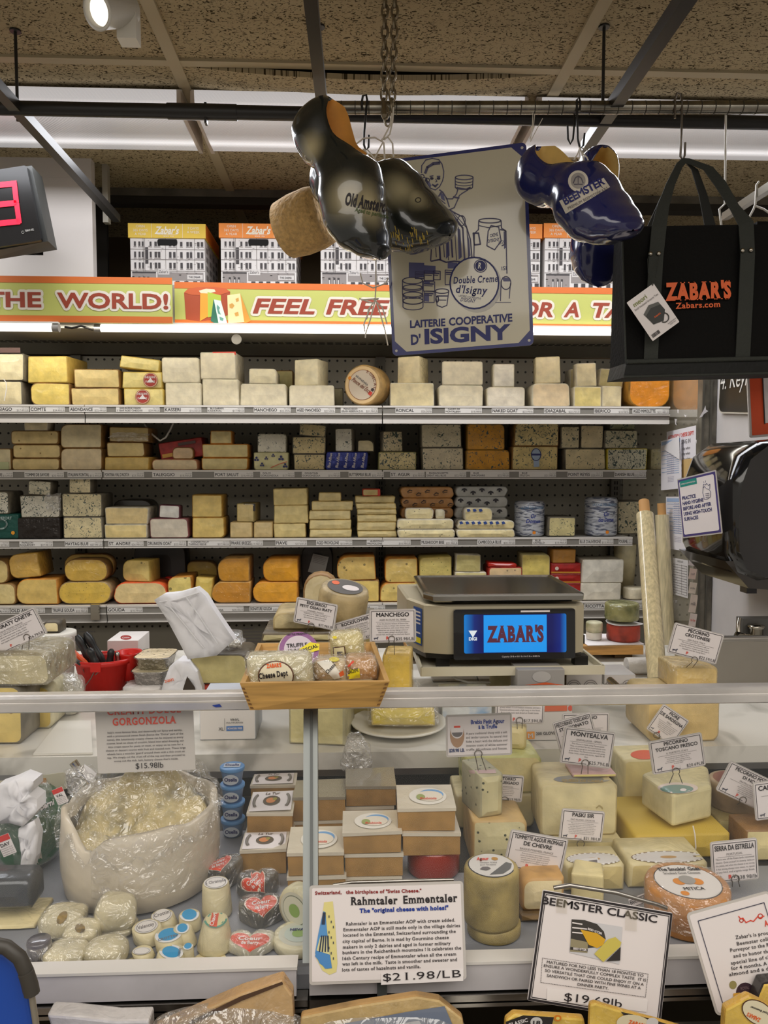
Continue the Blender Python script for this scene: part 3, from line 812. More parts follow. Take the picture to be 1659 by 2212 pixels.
# cheeses on the shelves
CREAM,PALE,IVORY,WHITE=(234,218,172),(238,226,194),(236,224,186),(240,236,226)
YEL,LEMON,TAN,GOUDA,ORG,DEEP=(234,206,106),(238,218,140),(226,200,132),(226,186,84),(226,152,34),(196,134,38)
BLU,BLUW,OBLU,YBLU=(226,214,176),(230,224,204),(218,154,34),(228,204,134)
RB,RG,RR,RO,RD,RW=(160,120,66),(130,122,104),(200,70,44),(222,150,60),(64,54,44),(226,216,190)
P=paste
VEIN=(62,78,72)
def bu(c,amt=.60,wr=.3):return P(c,'blue',wr,VEIN,amt)
def eyes(c,amt=.62,wr=.3):return P(c,'holes',wr,tuple(int(x*.62)for x in c),amt)
def rn(c):return P(c,'mould',.15,tuple(int(x*.72)for x in c),.55)
def cut(lb,row,x0,x1,y0,y1,col,rin,rad=(3,3,3,3),dep=.15,yo=.03,yaw=0,roll=0,z=None,gp=None,name='cheese_block',back=1.0,jit=.014,mats=None,hpx=None):
 """cheese whose front shows in the photo at x0-x1, y0-y1, standing on shelf `row` or on height z; returns (object, top height)"""
 zs,Y=SH[row];Y=Y+yo
 a,b=E(x0,y1,Y),E(x1,y1,Y)
 w=(b.x-a.x)*.985;h=E(x0,y0,Y).z-E(x0,y1,Y).z
 if z is None:h+=(a.z-zs)if abs(a.z-zs)<.03 else 0
 zb=zs if z is None else z+.0006
 if z is not None:h=max(.012,E(x0,y0,Y).z-zb)
 s=Y/FPX
 O=slab_mesh(w,h,dep,[r*s for r in rad],.0035,jit,ns(),back)
 o=O.bd(name,mats or[col,rin])
 o.location=((a.x+b.x)/2,Y,zb)
 if yaw or roll:
  o.rotation_euler=(0,R(roll),R(yaw))
 tag(o,lb,'cheese',gp or GR_[row])
 return o,zb+h
GR_=['','cheeses on the top shelf','cheeses on the second shelf','cheeses on the third shelf','cheeses on the lowest shelf']
def sx_(row,items,gp=None,**kw):
 """bottom-up pile: each item starts where the one below ends"""
 z=None;out=[]
 for it in items:
  k=dict(kw);k.update(it[7]if len(it)>7 else{})
  if'z'in k:z=k.pop('z')
  o,z=cut(it[0],row,it[1],it[2],it[3],it[4],it[5],it[6],z=z,gp=gp,**k);out.append(o)
 return out
def of(o,x0,y0,x1,y1,e=.0055):
 """face frame lying on the front of a cheese, between photo pixels"""
 Y=o.location.y
 if o.rotation_euler.z==0:Y-=e
 return C(E(x0,y0,Y),E(x1,y0,Y),E(x0,y1,Y))
def sk_(o,c,r,col,name='round_label',txt=None,ink=None,e=.006,ring=None):
 F=of(o,c[0]-r,c[1]-r,c[0]+r,c[1]+r,e)
 O=U();F.disc(O,c,r,e=0,n=24);O.bd(name,G(col,.45),o)
 if ring:O=U();F.ring(O,c,r*.9,1.2,e=.0006);O.bd('label_ring',G(ring,.45),o)
 if txt:
  O=U()
  for i,s in en(txt):F.tu(O,s,.5,.62-i*.3,.15,.7,w=.01,e=.0008)
  O.bd('label_lettering',ink or CARD,o)
def patch(o,x0,y0,x1,y1,col,name='paper_label',txt=None,ink=None,e=.006,h=.3):
 F=of(o,x0,y0,x1,y1,e)
 O=U();O.plate([F.uv(0,0),F.uv(1,0),F.uv(1,1),F.uv(0,1)],F.n,.0008);O.bd(name,G(col,.45),o)
 if txt:
  O=U();n=len(txt)
  for i,s in en(txt):F.tu(O,s,.5,1-(i+.85)/n,h/n*2,.9,e=.0006)
  O.bd('label_lettering',ink or INK,o)
def cm(parent,c,sx,sz,sy=.02,seed=0,mat=None,name='film_wrap',n=9):
 """a crinkled scrap of cling film"""
 rng=random.Random(seed);O=U();vs=[]
 for i in rg(n):
  for j in rg(n):
   u,v=i/(n-1)-.5,j/(n-1)-.5
   k=1+rng.uniform(-.12,.12)
   vs.append(V(c)+V((u*sx*k,(rng.uniform(-.5,.5))*sy,v*sz*k)))
 O.add(vs,[(i*n+j,(i+1)*n+j,(i+1)*n+j+1,i*n+j+1)for i in rg(n-1)for j in rg(n-1)],0,False)
 return O.bd(name,mat or CLING,parent)
r=sx_(1,[('cream wrapped block at the open end of the top shelf, lower of two',-8,49,823,876,P(CREAM,wr=.6),rn(RG)),('cream block in shiny film with dark rind edge, on the end of the top shelf',-16,53,763,823,P(CREAM,wr=.9),rn(RG),{'yo':.025})])
patch(r[1],-16,751,44,762,(96,62,50),'rind_edge')
O=U().tb([E(8,819,3.012),E(13,826,3.012),E(14,838,3.012),E(12,852,3.012),E(9,866,3.012)],.0016,6);O.bd('white_string',PAPER,r[0])
r=sx_(1,[('bright yellow block with rounded end, lower of the pair above the COMTE ticket',67,152,827,876,P(YEL,wr=.6),rn(RB),{'rad':(14,3,3,14)}),('big bright yellow block with a small crack, upper of the pair above the COMTE ticket',57,150,769,827,P(YEL),P((214,178,84)),{'yaw':-7,'dep':.17})])
O=U();F=of(r[1],95,780,125,800,.012);F.sr(O,[(101,790),(107,794),(113,797)],2.2);O.bd('crack',G((130,100,40),.8),r[1])
sx_(1,[('tan flat block with brown rind, lower of the pair above the ABONDANCE ticket',154,258,838,876,P(TAN),rn(RB),{'back':.93}),('tan flat block with brown rind, upper of the pair above the ABONDANCE ticket',160,259,797,838,P(TAN),rn(RB),{'yaw':3})])
o1,z1=cut('yellow cheddar block with red round sticker, lowest of three on the top shelf',1,268,354,839,876,P(LEMON),P((216,186,90)))
o2,z2=cut('yellow cheddar block with red round sticker, middle of three on the top shelf',1,264,352,803,839,P(LEMON),P((216,186,90)),z=z1)
o3,z3=cut('tilted plain yellow block topping the two red-stickered cheddars',1,257,345,772,802,P(LEMON),P((216,186,90)),z=z2+.008,roll=7)
for o,c in((o2,(325,821)),(o1,(308,857))):
 sk_(o,c,16,(170,60,50),txt=('SHELBURNE','FARMS'),ring=(226,206,170))
 O=U();F=of(o,c[0]-16,c[1]-16,c[0]+16,c[1]+16,.0072);F.fl(O,[(c[0]-8,c[1]+5),(c[0]-3,c[1]-1),(c[0],c[1]-5),(c[0]+3,c[1]-1),(c[0]+8,c[1]+5)],.0004);O.bd('label_emblem',CARD,o)
sx_(1,[('pale square block with film creases, lower of the pair above the KASSERI ticket',357,435,827,876,P(PALE,wr=.5),P(RW)),('pale square block with film creases, upper of the pair above the KASSERI ticket',350,431,772,827,P(PALE,wr=.6),P(RW),{'rad':(5,5,5,5)})])
r=sx_(1,[('pale square block, lower of the pair beside the KASSERI blocks',437,517,819,876,P(PALE,wr=.4),P(RW),{'yaw':-3}),('pale cube with a red strip along its upper edge, on the top shelf',432,511,760,819,P(PALE,wr=.5),P(RW),{'yaw':-5})])
patch(r[1],459,760,510,767,(222,70,46),'red_strip',e=.014)
sx_(1,[('whitish half-round block, lower of the pair above the MANCHEGO ticket',519,620,829,876,P(PALE),P(RW),{'rad':(5,5,3,3)}),('small pale slab on the half-round block above the MANCHEGO ticket',537,597,796,828,P(IVORY),P(RW),{'rad':(5,7,3,3)})])
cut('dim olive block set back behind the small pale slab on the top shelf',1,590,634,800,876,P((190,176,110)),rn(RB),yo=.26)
sx_(1,[('cream block with star-like film folds, above the AGED MANCHEGO ticket',624,722,832,876,P(PALE,wr=.8),P(RW),{'rad':(5,5,3,3)}),('tall cream cube turned corner-on, on the film-folded block above AGED MANCHEGO',633,690,776,831,P(IVORY),P(IVORY),{'yaw':-22,'dep':.10,'yo':.05})])
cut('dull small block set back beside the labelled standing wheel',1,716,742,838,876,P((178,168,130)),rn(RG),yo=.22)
zs,Y=SH[1]
c=E(783,828,3.02);rr=44*3.02/FPX
t=th_('round_cheese',(c.x,3.02,zs),'standing brown-rinded wheel with big printed round label on the top shelf','cheese',GR_[1])
M=Matrix.Translation(V((c.x,3.02,zs+rr+.002)))@Matrix.Rotation(R(-24),4,'Z')@Matrix.Rotation(R(90),4,'X')
U().la([(rr*.93,0),(rr*.985,-.006),(rr,-.02),(rr,-.09),(rr*.96,-.105)][::-1],n=36,M=M).bd('wheel',rn((196,158,96)),t)
def wheel_disc(rad,z,mat,name,n=32):
 O=U();O.poly([M@V((rad*J.cos(2*J.pi*k/n),rad*J.sin(2*J.pi*k/n),z))for k in rg(n)]);return O.bd(name,mat,t)
wheel_disc(rr*.90,.0008,G((222,190,138),.5),'printed_label');wheel_disc(rr*.74,.0014,G((150,96,60),.5),'label_ring');wheel_disc(rr*.71,.0018,G((206,190,168),.5),'label_centre')
O=U()
for i,ch in en('RONCAL'):
 a=R(66-i*16);F=C(M@V((J.cos(a+.14)*rr*.76,J.sin(a+.14)*rr*.76,.002)),M@V((J.cos(a-.14)*rr*.76,J.sin(a-.14)*rr*.76,.002)),M@V((J.cos(a+.14)*rr*.6,J.sin(a+.14)*rr*.6,.002)))
 F.tu(O,ch,.5,.1,.85,w=.02,e=.0006)
T0=M@V((-rr*.62,rr*.22,.003));T1=M@V((rr*.36,-rr*.5,.003));F=C(T0+(M.to_3x3()@V((.012,.016,0))),T1+(M.to_3x3()@V((.012,.016,0))),T0)
F.tu(O,'Ponce del Esca',.5,.2,.8,.95,shear=.3,w=.01,e=.0006);O.bd('label_lettering',G((120,60,36),.5),t)
for(x,y,s,cc,nm)in((-.66,.36,.09,(226,140,30),'seal'),(.42,-.42,.13,(210,62,46),'red_seal'),(.54,-.25,.10,(60,46,42),'dark_seal')):
 O=U();O.poly([M@V((rr*(x+s*J.cos(2*J.pi*k/(12 if nm=='seal'else 4)+.2)),rr*(y+s*J.sin(2*J.pi*k/(12 if nm=='seal'else 4)+.2)),.0035))for k in rg(12 if nm=='seal'else 4)]);O.bd(nm,G(cc,.5),t)
O=U()
for q in rg(9):
 x0,y0=-.35+q*.07,.42-q*.055;O.poly([M@V((rr*(x0+dx),rr*(y0+dy),.0028))for dx,dy in((0,0),(.05,-.04),(.09,.02+.05*(q%2)),(.04,.09))])
O.bd('label_drawing',G((130,124,116),.5),t)
sx_(1,[('wide cream block above the RONCAL ticket',841,938,827,876,P(CREAM),P(RW),{'rad':(4,4,3,3)}),('film-wrapped cream cube turned corner-on, on the wide cream block above RONCAL',856,908,770,826,P(CREAM,wr=.9),P(CREAM,wr=1.0),{'yaw':-26,'dep':.10,'yo':.05})])
sx_(1,[('pale block with bulging sides, lower of the pair beneath the tin sign',947,1045,832,876,P(PALE),P(RW),{'rad':(6,6,5,5)}),('pale bow-sided block, upper of the pair beneath the tin sign',954,1043,780,831,P(PALE),P(RW),{'rad':(5,5,4,4),'back':.8})])
sx_(1,[('whitish block above the NAKED GOAT ticket',1052,1135,836,876,P((240,230,208)),P(RW),{'rad':(7,7,3,3)}),('small whitish square slice on the block above the NAKED GOAT ticket',1066,1111,786,835,P((240,232,212),wr=.6),P(RW),{'dep':.06})])
cut('olive block end peeking out behind the naked goat and idiazabal blocks',1,1132,1154,840,876,P((196,178,96)),rn(RB),yo=.2)
sx_(1,[('rounded peach-cream block above the IDIAZABAL ticket',1149,1231,828,876,P((238,214,172)),P(RW),{'rad':(10,10,6,6)}),('leaning wrapped cream square on the rounded block above IDIAZABAL',1158,1211,770,827,P(CREAM,wr=.9),P(CREAM,wr=.9),{'dep':.07,'roll':-2,'yaw':-5})])
o1,z1=cut('creased yellowish block above the IBERICO ticket, lower and wider',1,1239,1299,835,876,P(LEMON,wr=.8),P(RW))
o2,z2=cut('narrow cream block standing beside the creased yellowish one above IBERICO',1,1300,1343,834,876,P(CREAM,wr=.5),P(RW))
cut('tilted wrapped cream square on top of the IBERICO blocks',1,1246,1290,784,834,P(CREAM,wr=.7),P(RW),z=z1,dep=.05,roll=-3)
cut('dull upright slice set behind the tilted cream square',1,1231,1252,797,835,P((214,200,150)),P(RW),z=z1,yo=.12,dep=.08)
o,_=cut('foil-crumpled wedge on the IBERICO blocks next to the tote bag',1,1292,1345,797,834,P((206,190,130),wr=1.0),P(RW,wr=1.0),z=z2,yo=.08,dep=.08,roll=5)
cm(o,E(1325,812,3.09),.09,.055,.03,5)
cut('bright orange round-cornered cheese under the bottom of the tote bag',1,1358,1446,790,876,P((240,150,24),wr=.6),rn((206,150,60)),rad=(26,26,26,26),dep=.16)
cut('dull orange cheese seen through the clear end panel',1,1452,1524,800,876,P((226,146,50),wr=.3),rn((200,140,60)),rad=(20,5,5,20),yo=.22,z=SH[1][0],dep=.12,gp='cheeses behind the end panel')
o,z=cut('cream block with small green label at the open end of the second shelf',2,-20,25,969,1015,P(CREAM),rn(RB));patch(o,0,998,19,1014,(196,200,150),'green_label')
tom=P((232,206,142),'holes',.35,(150,118,62),.42)
sx_(2,[('washed-rind slab with small eyes, lowest of three above TOMME DE SAVOIE',25,129,990,1015,tom,rn(RB),{'rad':(5,5,5,5)}),('washed-rind slab with small eyes, middle of three above TOMME DE SAVOIE',27,131,960,990,tom,rn(RB),{'rad':(6,6,6,6)}),('washed-rind slab with small eyes, topmost of three above TOMME DE SAVOIE',24,128,930,960,tom,rn(RB),{'rad':(6,6,6,6)}),('little wrapped end piece on the three washed-rind slabs',52,104,908,930,P(CREAM,wr=.8),P(RW),{'dep':.08})])
sx_(2,[('large pale rounded block, lower of the pair above ITALIAN FONTAL',131,222,968,1015,P((238,216,172)),rn(RB),{'rad':(12,4,4,6)}),('large pale rounded block in film, upper of the pair above ITALIAN FONTAL',130,221,916,968,P((236,218,170),wr=.8),rn(RB),{'rad':(14,4,4,8)})])
r=sx_(2,[('yellow-tan slab, lowest of three above FONTINA VAL D AOSTA',225,324,987,1015,P((232,200,120)),P((222,178,84)),{'yaw':-4}),('short tan slab with torn film, middle of three above FONTINA VAL D AOSTA',231,313,955,986,P(TAN,wr=.6),rn(RB),{'rad':(4,4,6,4)}),('tan slab in crinkled film, topmost of three above FONTINA VAL D AOSTA',236,323,922,955,P((206,180,112),wr=1.0),rn(RB),{'roll':1})])
cm(r[2],E(278,944,3.222),.15,.035,.01,8)
O=U().tb([E(312,917,3.3),E(328,938,3.28),E(346,952,3.27),E(358,945,3.27),E(367,930,3.28),E(374,915,3.3)],.004,8)
tag(O.bd('hanging_cable',WHITEP,loc=E(346,952,3.27)),'loop of white cable hanging under the top shelf','cable')
o1,z1=cut('soft pale slab with red-flecked rind above the TALEGGIO ticket',2,327,428,992,1015,P((238,214,170)),rn((220,160,120)),rad=(10,8,4,6))
o,_=cut('tilted red carton with a small cheese end in front, above the TALEGGIO ticket',2,348,444,950,992,G((170,46,38),.5,var=.2,vs=30),G((130,36,32),.5),z=z1,yo=.07,roll=-9,name='cheese_carton')
patch(o,352,975,376,983,(214,160,60),'gold_strip',e=.007);patch(o,390,956,428,962,(90,60,52),'dark_print',e=.007)
cut('small rounded cheese end before the red carton',2,372,418,966,992,P((222,190,148)),rn(RB),rad=(9,9,6,6),z=z1,yo=.03,dep=.035)
sx_(2,[('pale yellow slab, lowest of three above the PORT SALUT ticket',436,537,989,1015,P((232,212,148)),rn(RO),{'rad':(3,3,5,5)}),('pale yellow slab, middle of three above the PORT SALUT ticket',437,537,959,989,P((232,212,148)),rn(RO)),('small fan-shaped piece topping the slabs above PORT SALUT',454,502,930,958,P((232,212,150)),rn(RO),{'dep':.08,'rad':(2,4,2,2)})])
o1,z1=cut('block in cream foil printed with navy clovers above the DOLCE GORGONZOLA ticket',2,547,623,977,1015,P((226,218,160),wr=.9),P((210,204,150),wr=.9),rad=(3,3,6,6),name='foil_cheese')
O=U();F=of(o1,547,977,623,1015,.0075)
for(x,y,s)in((607,990,4.5),(554,992,4),(566,1004,3.5),(590,984,3),(575,990,3),(616,1006,4)):
 for a in(90,210,330):F.disc(O,(x+s*.8*J.cos(R(a)),y-s*.8*J.sin(R(a))),s*.62,n=10,e=.0004)
O.bd('clover_print',NAVY,o1)
O=U();F.sr(O,[(585,1010),(602,1003),(620,997)],1.2,e=.001);O.bd('red_thread',RED,o1)
cut('white blue-veined square on the clover-printed foil block',2,556,618,937,976,bu(BLUW,.62),bu(BLUW),rad=(5,6,3,3),z=z1)
sx_(2,[('veined tan block, lowest of three above the MOUNTAIN GORGONZOLA ticket',634,702,981,1015,bu((216,196,142),.58),rn(RG)),('veined tan block, middle of three above the MOUNTAIN GORGONZOLA ticket',632,704,943,981,bu((216,196,142),.58),rn(RG)),('tilted veined tan block topping the stack above MOUNTAIN GORGONZOLA',645,703,916,942,bu((208,190,140),.57),rn(RG),{'roll':5})])
o1,z1=cut('block in royal blue printed foil above the BUTTERMILK BLUE ticket',2,703,795,976,1015,G((36,48,128),.3,metal=.3,bump=.4,bs=40),G((36,48,128),.3),rad=(5,5,6,6),name='foil_cheese')
O=U()
for i,x in en((714,731,749,767,786)):
 F=of(o1,x-8,978,x+8,1012,.0075);F.tx(O,'Blue Affinee',(x-1,1011),(x+4,979),6,.01,0,.2,.0006)
O.bd('foil_lettering',CARD,o1)
cut('upright blue-veined slice standing on the royal blue foil block',2,723,762,925,975,bu(BLUW,.6),rn(RG),z=z1,yaw=-12,dep=.07,yo=.04)
cut('low pale wedge leaning beside the upright slice on the blue foil block',2,772,808,950,974,P(CREAM),rn(RG),z=z1,rad=(4,20,2,2),yo=.06,dep=.06)
sx_(2,[('densely veined block, lower of the pair above the ST. AGUR ticket',817,900,976,1016,bu((224,206,150),.55),P((180,174,110))),('small densely veined cube with dark side on the block above ST. AGUR',826,871,931,975,bu((216,200,160),.55),rn(RG),{'yaw':10,'dep':.07,'yo':.05})])
sx_(2,[('large pale blue-veined block, lower of the pair above GREAT HILL BLUE',911,1001,967,1016,bu((222,208,172),.60),rn(RG)),('large pale blue-veined block in film, upper of the pair above GREAT HILL BLUE',910,997,916,967,bu((214,202,166),.60,.7),rn(RG))])
sx_(2,[('orange blue-veined block, lower of the pair above BLUE SHROPSHIRE',1006,1102,972,1016,bu(OBLU,.60),P((176,130,50)),{'rad':(4,8,4,4)}),('orange blue-veined block, upper of the pair above BLUE SHROPSHIRE',1009,1090,916,971,bu(OBLU,.59,.7),P((176,130,50)),{'rad':(5,10,4,4)})])
r=sx_(2,[('yellowish veined block with a pale blue badge label above BLUE STILTON',1106,1206,964,1015,bu(YBLU,.59),rn(RB)),('yellowish densely veined block on the badge-labelled one above BLUE STILTON',1111,1206,914,964,bu((222,202,140),.56),rn(RB),{'rad':(9,5,3,3)})])
O=U();F=of(r[0],1140,965,1175,1012,.0075);F.fl(O,[(1152,988),(1165,988),(1165,1008),(1153,1009)],.0003);F.disc(O,(1158,982),11,14);O.bd('badge_label',G((166,184,206),.45),r[0])
O=U();F.ring(O,(1158,982),10,1.5,13,.001);F.fl(O,[(1147,980),(1169,980),(1169,984),(1147,984)],.0011);O.bd('badge_print',NAVY,r[0])
o1,z1=cut('veined cream block with a cut line, above the POINT REYES ticket',2,1219,1308,969,1015,bu((228,210,160),.62),rn(RG))
cut('narrow film-wrapped veined slice on the POINT REYES block',2,1211,1252,921,969,bu((218,204,160),.60,.6),rn(RG),z=z1)
cut('wide veined piece beside the narrow slice on the POINT REYES block',2,1253,1303,918,969,bu((226,208,160),.63,.6),rn(RG),z=z1,yo=.04)
sx_(2,[('heavily speckled blue block with yellow edge above the DANISH BLUE ticket',1311,1398,969,1015,bu((214,208,178),.54),P((220,196,60))),('heavily speckled blue block on the yellow-edged one above DANISH BLUE',1306,1377,929,969,bu((204,196,160),.54,.5),rn(RG)),('greenish film-wrapped sliver topping the DANISH BLUE pair',1317,1373,914,929,bu((170,172,130),.55),rn(RG),{'yo':.06})])
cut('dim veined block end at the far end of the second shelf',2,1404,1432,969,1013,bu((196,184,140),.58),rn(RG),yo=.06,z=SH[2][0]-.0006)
o1,z1=cut('block in dark green printed foil at the open end of the third shelf',3,-40,41,1111,1161,G((30,84,74),.3,metal=.2,bump=.3),G((30,84,74),.3),name='foil_cheese')
O=U();F=of(o1,-20,1111,41,1161,.0075);F.ring(O,(2,1132),13,3,10);F.tx(O,'ROQUEFORT',(-20,1122),(26,1122),6,.02,e=.001);O.bd('foil_print',G((176,196,190),.4),o1)
sk_(o1,(28,1151),4,(236,160,40),'gold_dot',e=.0082)
cut('white veined block on the dark green foil block',3,-30,20,1062,1110,bu(BLUW,.56),rn(RG),z=z1,rad=(3,6,4,3))
r=sx_(3,[('block in crinkled black foil above the ROQUEFORT ticket',37,131,1119,1162,G((48,42,38),.22,metal=.4,bump=.8,bs=35),G((48,42,38),.22)),('film-wrapped white block with grey-green veins on the black foil block',44,130,1070,1118,bu((216,210,190),.57,.9),rn(RG),{'rad':(3,4,6,3)}),('small tilted veined piece topping the black foil block stack',60,110,1038,1069,bu((206,198,170),.57,.8),rn(RG),{'roll':4,'dep':.08})])
cm(r[1],E(115,1085,3.222),.06,.07,.012,3)
sx_(3,[('cream veined block, lower of the large pair above MAYTAG BLUE',137,222,1117,1163,bu((228,212,164),.585),rn(RG)),('cream veined block, upper of the large pair above MAYTAG BLUE',134,221,1066,1117,bu((226,212,168),.585),rn(RG),{'rad':(4,4,4,4)}),('half-height cream veined piece topping the MAYTAG BLUE pair',149,197,1032,1066,bu((226,212,170),.585),rn(RG),{'dep':.08})])
sx_(3,[('flat cream slab, lower of the pair above the ST. ANDRE ticket',226,320,1133,1164,P((238,214,146)),rn(RW)),('flat cream slab, upper of the pair above the ST. ANDRE ticket',227,321,1096,1132,P((238,212,150)),rn(RW),{'rad':(4,5,3,3)})])
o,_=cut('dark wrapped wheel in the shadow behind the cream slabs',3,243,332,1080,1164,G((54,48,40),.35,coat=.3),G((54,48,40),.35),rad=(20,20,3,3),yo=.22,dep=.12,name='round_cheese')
sx_(3,[('greyish-white rounded block above the DRUNKEN GOAT ticket',323,408,1120,1164,P((222,210,188)),rn((150,90,90)),{'rad':(5,7,5,5)}),('white leaning slice on the greyish-white block above DRUNKEN GOAT',343,388,1091,1119,P((236,232,222)),rn((120,70,80)),{'dep':.06,'roll':3,'rad':(3,3,3,3)})])
sx_(3,[('tall golden block, lower of the pair above TAPPING REEVE',415,485,1118,1164,P((234,204,120)),rn((206,160,70)),{'rad':(3,4,8,3)}),('tall golden block, upper of the pair above TAPPING REEVE',415,480,1069,1117,P((234,204,120)),rn((206,160,70)))])
o1,z1=cut('small tan cube beside its twin above the PRAIRIE BREEZE ticket, nearer the golden blocks',3,497,545,1128,1163,P((222,196,138)),P((206,176,116)))
cut('small tan cube beside its twin, nearer the three stacked PIAVE slabs',3,548,589,1128,1163,P((222,196,138)),P((206,176,116)))
o,_=cut('tan cube with black and yellow tag standing on the small tan cubes',3,511,549,1088,1127,P((216,192,130)),P((180,160,100)),z=z1,yaw=-4)
patch(o,526,1088,552,1104,(44,40,38),'black_tag',e=.009);patch(o,526,1097,546,1104,YELLOWTAG and(230,212,40),'yellow_tag',e=.0095);patch(o,529,1089,549,1093,(220,216,206),'white_tag',e=.0097)
sx_(3,[('straw-coloured slab, lowest of three above the PIAVE ticket',591,661,1131,1164,P((230,208,140)),rn(TAN)),('straw-coloured slab, middle of three above the PIAVE ticket',591,667,1092,1131,P((230,208,140)),rn(TAN),{'roll':-.5}),('straw-coloured slab, topmost of three above the PIAVE ticket',590,664,1055,1091,P((228,206,138)),rn(TAN),{'roll':-.8})])
pv=P((228,208,148))
sx_(3,[('pale olive slab, lowest of four above the AGED PROVOLONE ticket',668,760,1144,1163,pv,rn(TAN)),('pale olive slab, second up of four above the AGED PROVOLONE ticket',668,759,1123,1144,pv,rn(TAN)),('pale olive slab, third up of four above the AGED PROVOLONE ticket',667,758,1103,1123,pv,rn(TAN)),('pale olive slab, uppermost of four above the AGED PROVOLONE ticket',673,763,1083,1103,pv,rn(TAN)),('short tapered piece topping the four olive slabs',688,737,1064,1083,pv,rn(TAN),{'dep':.08})])
nm=['lowest','second up','third up','fourth up','fifth up','uppermost']
ys_=[1163,1147,1128,1112,1100,1087,1072];xx=[(772,857),(771,856),(770,857),(770,857),(768,856),(766,854)]
its=[('thin pale olive slab, %s of six above the AURICCHIO PROVOLONE ticket'.replace('AURICCHIO ','second ')%nm[i],xx[i][0],xx[i][1],ys_[i+1],ys_[i],pv,rn(TAN))for i in rg(6)]
its.append(('small piece with red edge topping the six thin slabs',783,822,1056,1072,P((214,190,128)),rn(RR),{'dep':.08}))
r=sx_(3,its);patch(r[-1],816,1057,821,1071,(210,60,44),'red_edge')
def pw(x0,x1,ys,col,rin,ink,lab,words):
 z=None;out=[]
 for i in rg(len(ys)-1):
  o,z=cut(lab%words[i],3,x0,x1,ys[i+1],ys[i],P(col,'plain',.7),P(col,'plain',.7),rad=(9,9,9,9),yo=.10,dep=.16,z=z,name='wrapped_round_cheese')
  O=U();F=of(o,x0,ys[i+1],x1,ys[i],.0065)
  for q in rg(6):
   x=x0+12+q*19+(i%2)*8;y=(ys[i]+ys[i+1])/2+(3 if q%2 else-3)
   if x>x1-8:continue
   if ink=='hat':
    F.fl(O,[(x-6.5,y+1),(x-5,y-3),(x,y-5),(x+5,y-3),(x+6.5,y+1),(x+2,y),(x+2,y+4),(x-2,y+4),(x-2,y)],.0004)
   else:
    F.sr(O,[(x-5,y+2),(x,y-2.5),(x+5,y-1)],2.2,.0004);F.sr(O,[(x-4,y+4),(x+5,y+2)],1.4,.0004)
  O.bd('printed_pattern',G((52,50,56)if ink=='hat'else(84,62,44),.5),o)
 return out
pw(865,980,[1163,1120,1097,1076,1052],(202,146,84),None,'dash','brown printed wrapped wheel, %s of the stack behind the speckled brie slabs',['lowest','second up','third up','topmost'])
pw(983,1097,[1163,1120,1096,1073,1051],(196,196,190),None,'hat','white wrapped wheel printed with dark mushrooms, %s of its stack',['lowest','second up','third up','topmost'])
br=P((240,224,170),'speck',.5,(90,80,60),.42)
o1,z1=cut('speckled brie slab, lower of the pair above the MUSHROOM BRIE ticket',3,858,983,1144,1163,br,P(RW,wr=.6),rad=(6,6,6,6),dep=.10,yo=-.01)
o2,z2=cut('speckled brie slab, upper of the pair above the MUSHROOM BRIE ticket',3,858,981,1122,1144,br,P(RW,wr=.6),rad=(6,6,6,6),z=z1,dep=.10,yo=-.01)
cut('short wrapped brie roll on the speckled brie slabs',3,875,937,1098,1122,br,P(RW,wr=.9),rad=(6,8,6,6),z=z2,dep=.08,yo=0)
cut('tiny knotted film end piece beside the short brie roll',3,941,961,1100,1121,P((226,216,180),wr=1),P(RW,wr=1),rad=(4,7,4,4),z=z2,dep=.05,yo=.01)
cb=P((240,222,164),'blue',.6,(120,130,120),.68)
o1,z1=cut('creamy blue-edged slab, lower of the pair above the CAMBOZOLA BLUE ticket',3,987,1112,1144,1163,cb,P(RW,wr=.6),rad=(6,6,6,6),dep=.10,yo=-.01)
o2,z2=cut('creamy blue-edged slab, upper of the pair above the CAMBOZOLA BLUE ticket',3,989,1112,1125,1144,cb,P(RW,wr=.6),rad=(8,8,6,6),z=z1,dep=.10,yo=-.01)
o3,_=cut('soft wedge with blue and white printed wrap on the CAMBOZOLA slabs',3,1003,1064,1097,1125,cb,P(RW,wr=.8),rad=(9,12,5,5),z=z2,dep=.08,yo=0)
for o,(x0,x1,y)in((o3,(1008,1056,1099)),(o2,(992,1106,1126))):
 O=U();F=of(o,x0,y,x1,y+8,.0075)
 for q in rg(int((x1-x0)/13)):F.fl(O,[(x0+q*13,y+1),(x0+q*13+6,y),(x0+q*13+9,y+5),(x0+q*13+2,y+7)],.0004)
 O.bd('blue_wrap_print',G((44,76,150),.4),o)
def foil_mat():
 m,N,L,b=nm_('streaked_silver_foil')
 tc=N.new('ShaderNodeTexCoord');mp=N.new('ShaderNodeMapping');mp.inputs['Scale'].default_value=(14,14,70);L.new(tc.outputs['Object'],mp.inputs[0])
 n=N.new('ShaderNodeTexNoise');n.inputs['Scale'].default_value=1.5;n.inputs['Detail'].default_value=4;n.inputs['Distortion'].default_value=.8;L.new(mp.outputs[0],n.inputs[0])
 r=N.new('ShaderNodeValToRGB');r.color_ramp.elements[0].position=.40;r.color_ramp.elements[0].color=lin((96,104,128));r.color_ramp.elements[1].position=.52;r.color_ramp.elements[1].color=lin((214,218,226));L.new(n.outputs[0],r.inputs[0])
 L.new(r.outputs[0],b.inputs['Base Color']);b.inputs['Roughness'].default_value=.28;b.inputs['Metallic'].default_value=.25;b.inputs['Coat Weight'].default_value=.6
 bp=N.new('ShaderNodeBump');bp.inputs['Strength'].default_value=.5;bp.inputs['Distance'].default_value=.01;L.new(n.outputs[0],bp.inputs['Height']);L.new(bp.outputs[0],b.inputs['Normal'])
 return m
FOIL=foil_mat()
